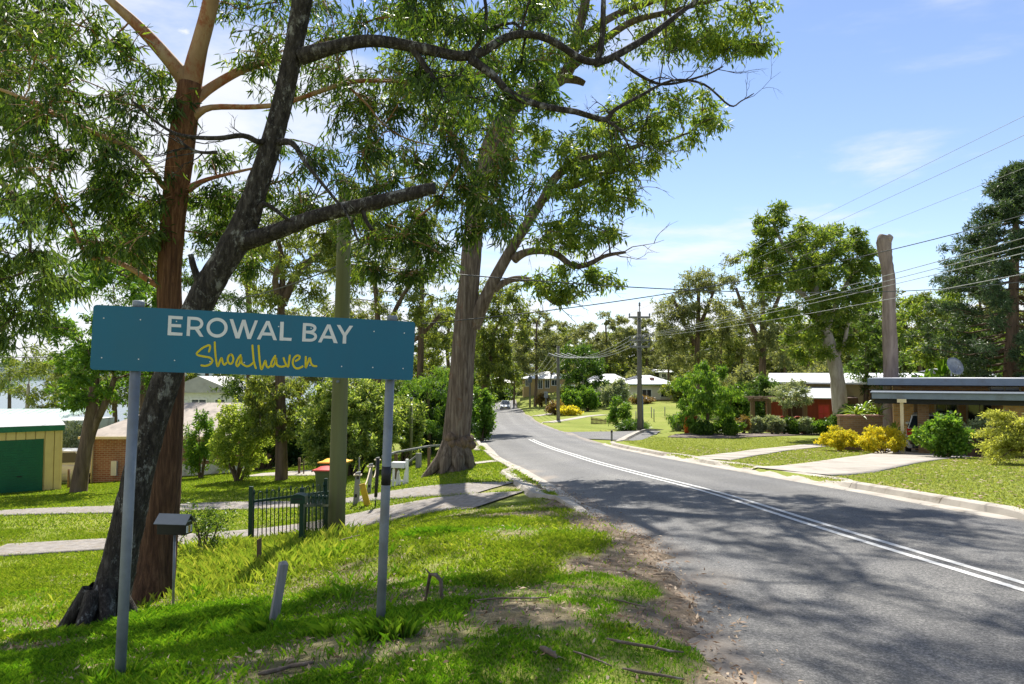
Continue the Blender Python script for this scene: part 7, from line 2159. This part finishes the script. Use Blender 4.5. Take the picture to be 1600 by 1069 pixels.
# back of a road sign, verge post, low fences
b_ = gp(853, 84); Rs = thing('road_sign', 'grey back of a square road sign on the far verge', 'sign', b_)
MB().tube([(0, 0, -.2), (0, 0, 2.7)], .035, 8).build('post', M['galv'], Rs); MB().box(-.24, .24, -.06, -.04, 1.95, 2.7).build('plate', M['galv'], Rs, bevel=.005)
b_ = gp(955, 37.3); Gp = thing('guide_post', 'short grey guide post at the side road corner', 'post', b_)
MB().box(-.05, .05, -.02, .02, -.1, .62).build('post', M['timber_grey'], Gp, bevel=.004); MB().box(-.052, .052, -.025, -.021, .5, .6).build('band', M['tape'], Gp)
b_ = gp(940, 63); Pk = thing('picket_fence', 'low brown picket fence on the bank beyond the side road', 'fence', b_)
for k in range(18):
    x_ = -.95 + k * .115; MB().box(x_ - .035, x_ + .035, -.012, .012, -.3 - .01 * k, .62 - .02 * k).build('picket', M['timber_brown'], Pk)
for z_ in (.1, .42): MB().bar((-1, .03, z_), (1.1, .03, z_ - .25), .04, .06).build('rail', M['timber_brown'], Pk)
for k, (px_, D_, h_, lab) in enumerate(((1017, 72, 1.1, 'thin wire-fence post right of the nearest street pole, left one'), (1021, 66, 1.2, 'thin wire-fence post right of the nearest street pole, right one'), (1038, 74, 1.0, 'thin wire-fence post near the weeping tree'), (993, 66, 1.0, 'thin wire-fence post just left of the nearest street pole'))):
    b_ = gp(px_, D_); q_ = thing('fence_post', lab, 'post', b_, 0, 'wire fence posts beyond the side road'); MB().tube([(0, 0, -.2), (0, 0, h_)], .045, 6).build('post', M['timber_grey'], q_)
b_ = gp(785, 175); Ps = thing('bus_stop_post', 'dark slim post at the far bend, left of the car', 'post', b_); MB().tube([(0, 0, -.2), (0, 0, 1.9)], .12, 8).build('post', M['timber_brown'], Ps); MB().box(-.25, .25, -.2, -.13, 1.2, 1.8).build('plate', M['timber_brown'], Ps)
# ------------------------------------------------------------------ grass, litter, sticks
def in_view(x, y, m=.6):
    return (np.abs(x) < .745 * y + m) & (y > 1.7)


def blades(name, x, y, h, w, mat, seed, lean=.5, label='x'):
    rs = np.random.RandomState(seed); n = len(x)
    z = Zg(x, y)
    a = rs.rand(n) * 6.283
    h = h * (.55 + .8 * rs.rand(n)); w = w * (.7 + .6 * rs.rand(n))
    lx, ly = rs.randn(n) * lean * h, rs.randn(n) * lean * h
    dx, dy = np.cos(a) * w / 2, np.sin(a) * w / 2
    B0 = np.stack([x - dx, y - dy, z - .01], 1); B1_ = np.stack([x + dx, y + dy, z - .01], 1)
    M1 = np.stack([x + lx * .35 + dx * .6, y + ly * .35 + dy * .6, z + h * .6], 1)
    T_ = np.stack([x + lx, y + ly, z + h * .95], 1)
    Vv_ = np.stack([B0, B1_, M1, T_], 1).reshape(-1, 3)
    o_ = link_mesh(name, np_mesh(name, Vv_, np.arange(n * 4).reshape(-1, 4), 4), mat)
    props(o_, label, 'grass', kind='stuff')


ribs = []                                             # keep grass off the gravel and concrete strips
for o_ in COL.objects:
    if o_.type == 'MESH' and o_.name.split('.')[0] in ('driveway', 'footpath', 'garden_bed', 'side_driveway', 'slab'):
        co = np.empty(len(o_.data.vertices) * 3); o_.data.vertices.foreach_get('co', co); ribs.append(co.reshape(-1, 11, 3) + (np.array(o_.parent.location) if o_.parent else 0))


def off_paths(x, y, margin=.05):
    ok = np.ones(len(x), bool)
    for rb_ in ribs:
        l_, r_ = rb_[:, 0, :2], rb_[:, -1, :2]
        c_ = (l_ + r_) / 2; hw_ = np.linalg.norm(l_ - r_, axis=1) / 2
        sel = (x > c_[:, 0].min() - 3) & (x < c_[:, 0].max() + 3) & (y > c_[:, 1].min() - 3) & (y < c_[:, 1].max() + 3)
        idx = np.where(sel & ok)[0]
        for k in range(0, len(idx), 20000):
            s_ = idx[k:k + 20000]
            d_ = np.hypot(x[s_, None] - c_[None, :, 0], y[s_, None] - c_[None, :, 1]) - hw_[None, :]
            ok[s_] &= d_.min(1) > -margin + .1 * _rs2.randn(len(s_))
    return ok


_rs2 = np.random.RandomState(99)


def scatter(n, x0, x1, y0, y1, seed, dens):
    rs = np.random.RandomState(seed)
    x = x0 + (x1 - x0) * rs.rand(n); y = y0 + (y1 - y0) * rs.rand(n)
    k = in_view(x, y) & (lat(x, y) > .03)
    x, y = x[k], y[k]
    k = rs.rand(len(x)) < dens(x, y)
    return x[k], y[k]


def d_near(x, y):
    return (1 - .97 * np.clip(dirt_mask(x, y) * 1.25, 0, 1)) * (.35 + .65 * sstep(.3, .6, fbm(x * 1.6, y * 1.6, 3)))


patch_ = lambda x, y: fbm(x * .7 + 31, y * .7 + 12, 3)
lawny = lambda x, y: sstep(-.9, .9, y - 6.6 + (patch_(x, y) - .5) * 7.0)       # 0 lush near verge .. 1 drier mown grass
x, y = scatter(980000, -7.4, 2.2, 1.8, 9.2, 1, lambda x, y: d_near(x, y) * (1 - lawny(x, y)))
hn = .018 + .028 * fbm(x * 1.2 + 8, y * 1.2, 3) * sstep(1.2, -2.0, x) + .035 * sstep(.55, .75, fbm(x * 2.5 + 3, y * 2.5, 3)) * sstep(.5, -1, x)
blades('grass', x, y, hn, .0048, M['grass'], 5, .55, 'short green grass of the near verge around the sign posts')
x, y = scatter(600000, -11, 2.0, 3.0, 14.5, 2, lambda x, y: d_near(x, y) * lawny(x, y) * (1 - .25 * sstep(8, 12, y)))
k = off_paths(x, y); x, y = x[k], y[k]
blades('grass', x, y, .022 + .03 * fbm(x * .8 + 8, y * .8, 3), .008, M['grass_lawn'], 6, .6, 'mown grass of the verge between letterbox and driveway')
# tall grass along the bank by the fence
def d_tall(x, y):
    c_ = np.exp(-((x + 3.2 - .25 * (8 - y)) / .75) ** 2) * sstep(6.8, 8.4, y) * (1 - sstep(11.6, 12.6, y))
    return np.clip(c_ * 1.2 * (.3 + .9 * fbm(x * 1.1, y * 1.1, 3)), 0, 1)
x, y = scatter(120000, -7.5, -1.0, 5.6, 12.6, 3, d_tall)
k = off_paths(x, y); x, y = x[k], y[k]
blades('tall_grass', x, y, (.07 + .2 * fbm(x * .9 + 2, y * .9 + 5, 3)) * (.5 + .5 * sstep(6.8, 9.0, y)), .009, M['grass_tall'], 7, .38, 'tall yellow-green grass on the bank around the green fence')
x, y = scatter(300000, -22, 1.5, 14.5, 32, 4, lambda x, y: np.full(len(x), .75))
k = off_paths(x, y); x, y = x[k], y[k]
blades('grass', x, y, np.full(len(x), .045), .02, M['grass_lawn'], 8, .7, 'lawn on the left behind the driveway')
x, y = scatter(330000, 5.5, 24, 8.5, 40, 5, lambda x, y: np.clip(1.25 - y / 45, .2, 1))
k = off_paths(x, y); x, y = x[k], y[k]
blades('grass', x, y, .026 + .04 * sstep(10.6, 9.6, y), .014 + .0006 * y, M['grass_right'], 9, .7, 'mown lawn on the right between kerb and houses')
# coarse tufts: around the right sign post and scattered lilies
rs = np.random.RandomState(41)
def tuft(cx_, cy_, r_, n):
    a = rs.rand(n) * 6.283; q = r_ * np.sqrt(rs.rand(n)); return cx_ + q * np.cos(a), cy_ + q * np.sin(a)
xs_, ys_ = [], []
for cx_, cy_, r_, n in ((rb.x, rb.y - .02, .12, 560), (rb.x + .12, rb.y - .06, .10, 300), (lb.x - .05, lb.y + .05, .12, 160), (-1.72, 4.93, .10, 150)):
    a, b_ = tuft(cx_, cy_, r_, n); xs_.append(a); ys_.append(b_)
for k in range(26):
    cx_, cy_ = rs.uniform(-5.5, -.6), rs.uniform(4.2, 7.6)
    a, b_ = tuft(cx_, cy_, .06, 14); xs_.append(a); ys_.append(b_)
blades('grass_tufts', np.concatenate(xs_), np.concatenate(ys_), np.full(sum(map(len, xs_)), .105), .0065, M['grass'], 10, .45, 'coarse dark grass tufts around the sign posts')

# dry leaves, bark and twigs lying on the verge
rs = np.random.RandomState(17)
x, y = scatter(52000, -6, 2.6, 1.9, 16, 18, lambda x, y: np.clip(.16 + .9 * dirt_mask(x, y) + .25 * sstep(.5, .7, fbm(x * .6 + 3, y * 1.1 + 8, 3)), 0, 1) * (1 - .6 * sstep(7, 13, y)))
k = rs.rand(len(x)) < .5; x, y = x[k], y[k]
xr = rs.rand(1300); yr = 2.5 + 12 * rs.rand(1300)
xr = cxr(yr) - wleft(yr) + np.abs(rs.randn(1300)) * .2
x, y = np.concatenate([x, xr]), np.concatenate([y, yr])
n = len(x); z = np.maximum(Zg(x, y), np.where(lat(x, y) < 0, Z(x, y), -99)) + .006 + .014 * rs.rand(n)
a = rs.rand(n) * 6.283; ln = .02 + .05 * rs.rand(n) ** 2; wd = .003 + .008 * rs.rand(n)
ux, uy = np.cos(a), np.sin(a)
tz = rs.randn(n) * .012
P0 = np.stack([x, y, z], 1); P2 = np.stack([x + ux * ln, y + uy * ln, z + tz + .004], 1)
mx_, my_ = x + ux * ln * .45, y + uy * ln * .45
P1 = np.stack([mx_ - uy * wd, my_ + ux * wd, z + .004 + rs.randn(n) * .004], 1); P3 = np.stack([mx_ + uy * wd, my_ - ux * wd, z + .004 + rs.randn(n) * .004], 1)
o_ = link_mesh('leaf_litter', np_mesh('leaf_litter', np.stack([P0, P1, P2, P3], 1).reshape(-1, 3), np.arange(n * 4).reshape(-1, 4), 4), M['litter'])
props(o_, 'dry brown leaves and bark strips littering the verge and road edge', 'litter', kind='stuff')
# fallen leaves on the right lawn
x, y = scatter(2200, 6, 18, 10, 30, 19, lambda x, y: np.full(len(x), .8)); k = off_paths(x, y, -.1); x, y = x[k], y[k]; n = len(x); z = Zg(x, y) + .03
a = rs.rand(n) * 6.283; ux, uy = np.cos(a), np.sin(a); ln = .10; wd = .03
o_ = link_mesh('leaf_litter', np_mesh('leaf_litter', np.stack([np.stack([x, y, z], 1), np.stack([x + ux * .05 - uy * wd, y + uy * .05 + ux * wd, z + .01], 1), np.stack([x + ux * ln, y + uy * ln, z + .01], 1), np.stack([x + ux * .05 + uy * wd, y + uy * .05 - ux * wd, z + .01], 1)], 1).reshape(-1, 3), np.arange(n * 4).reshape(-1, 4), 4), M['litter'])
props(o_, 'pale fallen leaves dotted over the right lawn', 'litter', kind='stuff')

# bent dead branch standing in the grass, and sticks
b_ = gp(664, 5.05)
Fb = thing('fallen_branch', 'bent dead branch arching out of the grass right of the sign post', 'branch', b_)
q = [at(664, 908, 5.05), at(672, 897, 5.05), at(681, 898, 5.0), at(689, 908, 5.0), at(690, 920, 4.95)]
q[0].z = gz(q[0].x, q[0].y) - .01; q[-1].z = gz(q[-1].x, q[-1].y) - .01
MB().tube(q, [.010, .014, .016, .014, .010], 7).build('bough', M['branch_dead'], Fb, world_space=True)
MB().tube([q[1], at(664, 888, 5.05)], [.008, .003], 5).build('twig', M['branch_dead'], Fb, world_space=True)
MB().tube([q[3], at(694, 900, 5.0)], [.007, .003], 5).build('twig', M['branch_dead'], Fb, world_space=True)
rnd = random.Random(8)
for k, (px_, py_, ln, an, r_, lab) in enumerate(((800, 940, .52, .1, .007, 'long thin stick lying on the grass right of the bent branch'), (1010, 1018, .42, -.12, .009, 'straight brown stick near the ragged road edge'), (858, 1030, .14, -1.0, .016, 'stubby bark chunk in the bare soil'), (925, 1035, .25, -.7, .006, 'thin stick beside the stubby bark chunk'),
                                                 (470, 1048, .13, .15, .012, 'short stick in the grass at the bottom of view'), (1040, 902, .26, .3, .006, 'dark twig on the asphalt edge by the drain'), (985, 948, .24, -.5, .006, 'twig pointing at the bark litter heap'), (430, 1058, .16, .5, .012, 'broken bark piece at the bottom edge'),
                                                 (1020, 1062, .3, -.05, .008, 'stick at the bottom edge near the road'), (745, 855, .3, .3, .006, 'thin stick in the patchy grass'), (545, 845, .3, .6, .012, 'grey stick at the foot of the utility pole'))):
    c_ = gpix(px_, min(py_, 1066)); S_ = thing('stick', lab, 'stick', c_)
    d = Vector((math.cos(an), math.sin(an), 0)); pts = []
    for t in np.linspace(-.5, .5, 6):
        p_ = c_ + d * ln * t + Vector((rnd.uniform(-1, 1), rnd.uniform(-1, 1), 0)) * ln * .025
        p_.z = gz(p_.x, p_.y) + r_ * 1.4 + .012; pts.append(p_)
    MB().tube(pts, [r_ * .6, r_, r_, r_ * .9, r_ * .8, r_ * .4], 6).build('wood', M['branch_dead'], S_, world_space=True)
    MB().tube([pts[3], pts[3] + Vector((-d.y, d.x, .3)) * ln * .16 + d * ln * .1], [r_ * .6, r_ * .25], 5).build('twig', M['branch_dead'], S_, world_space=True)
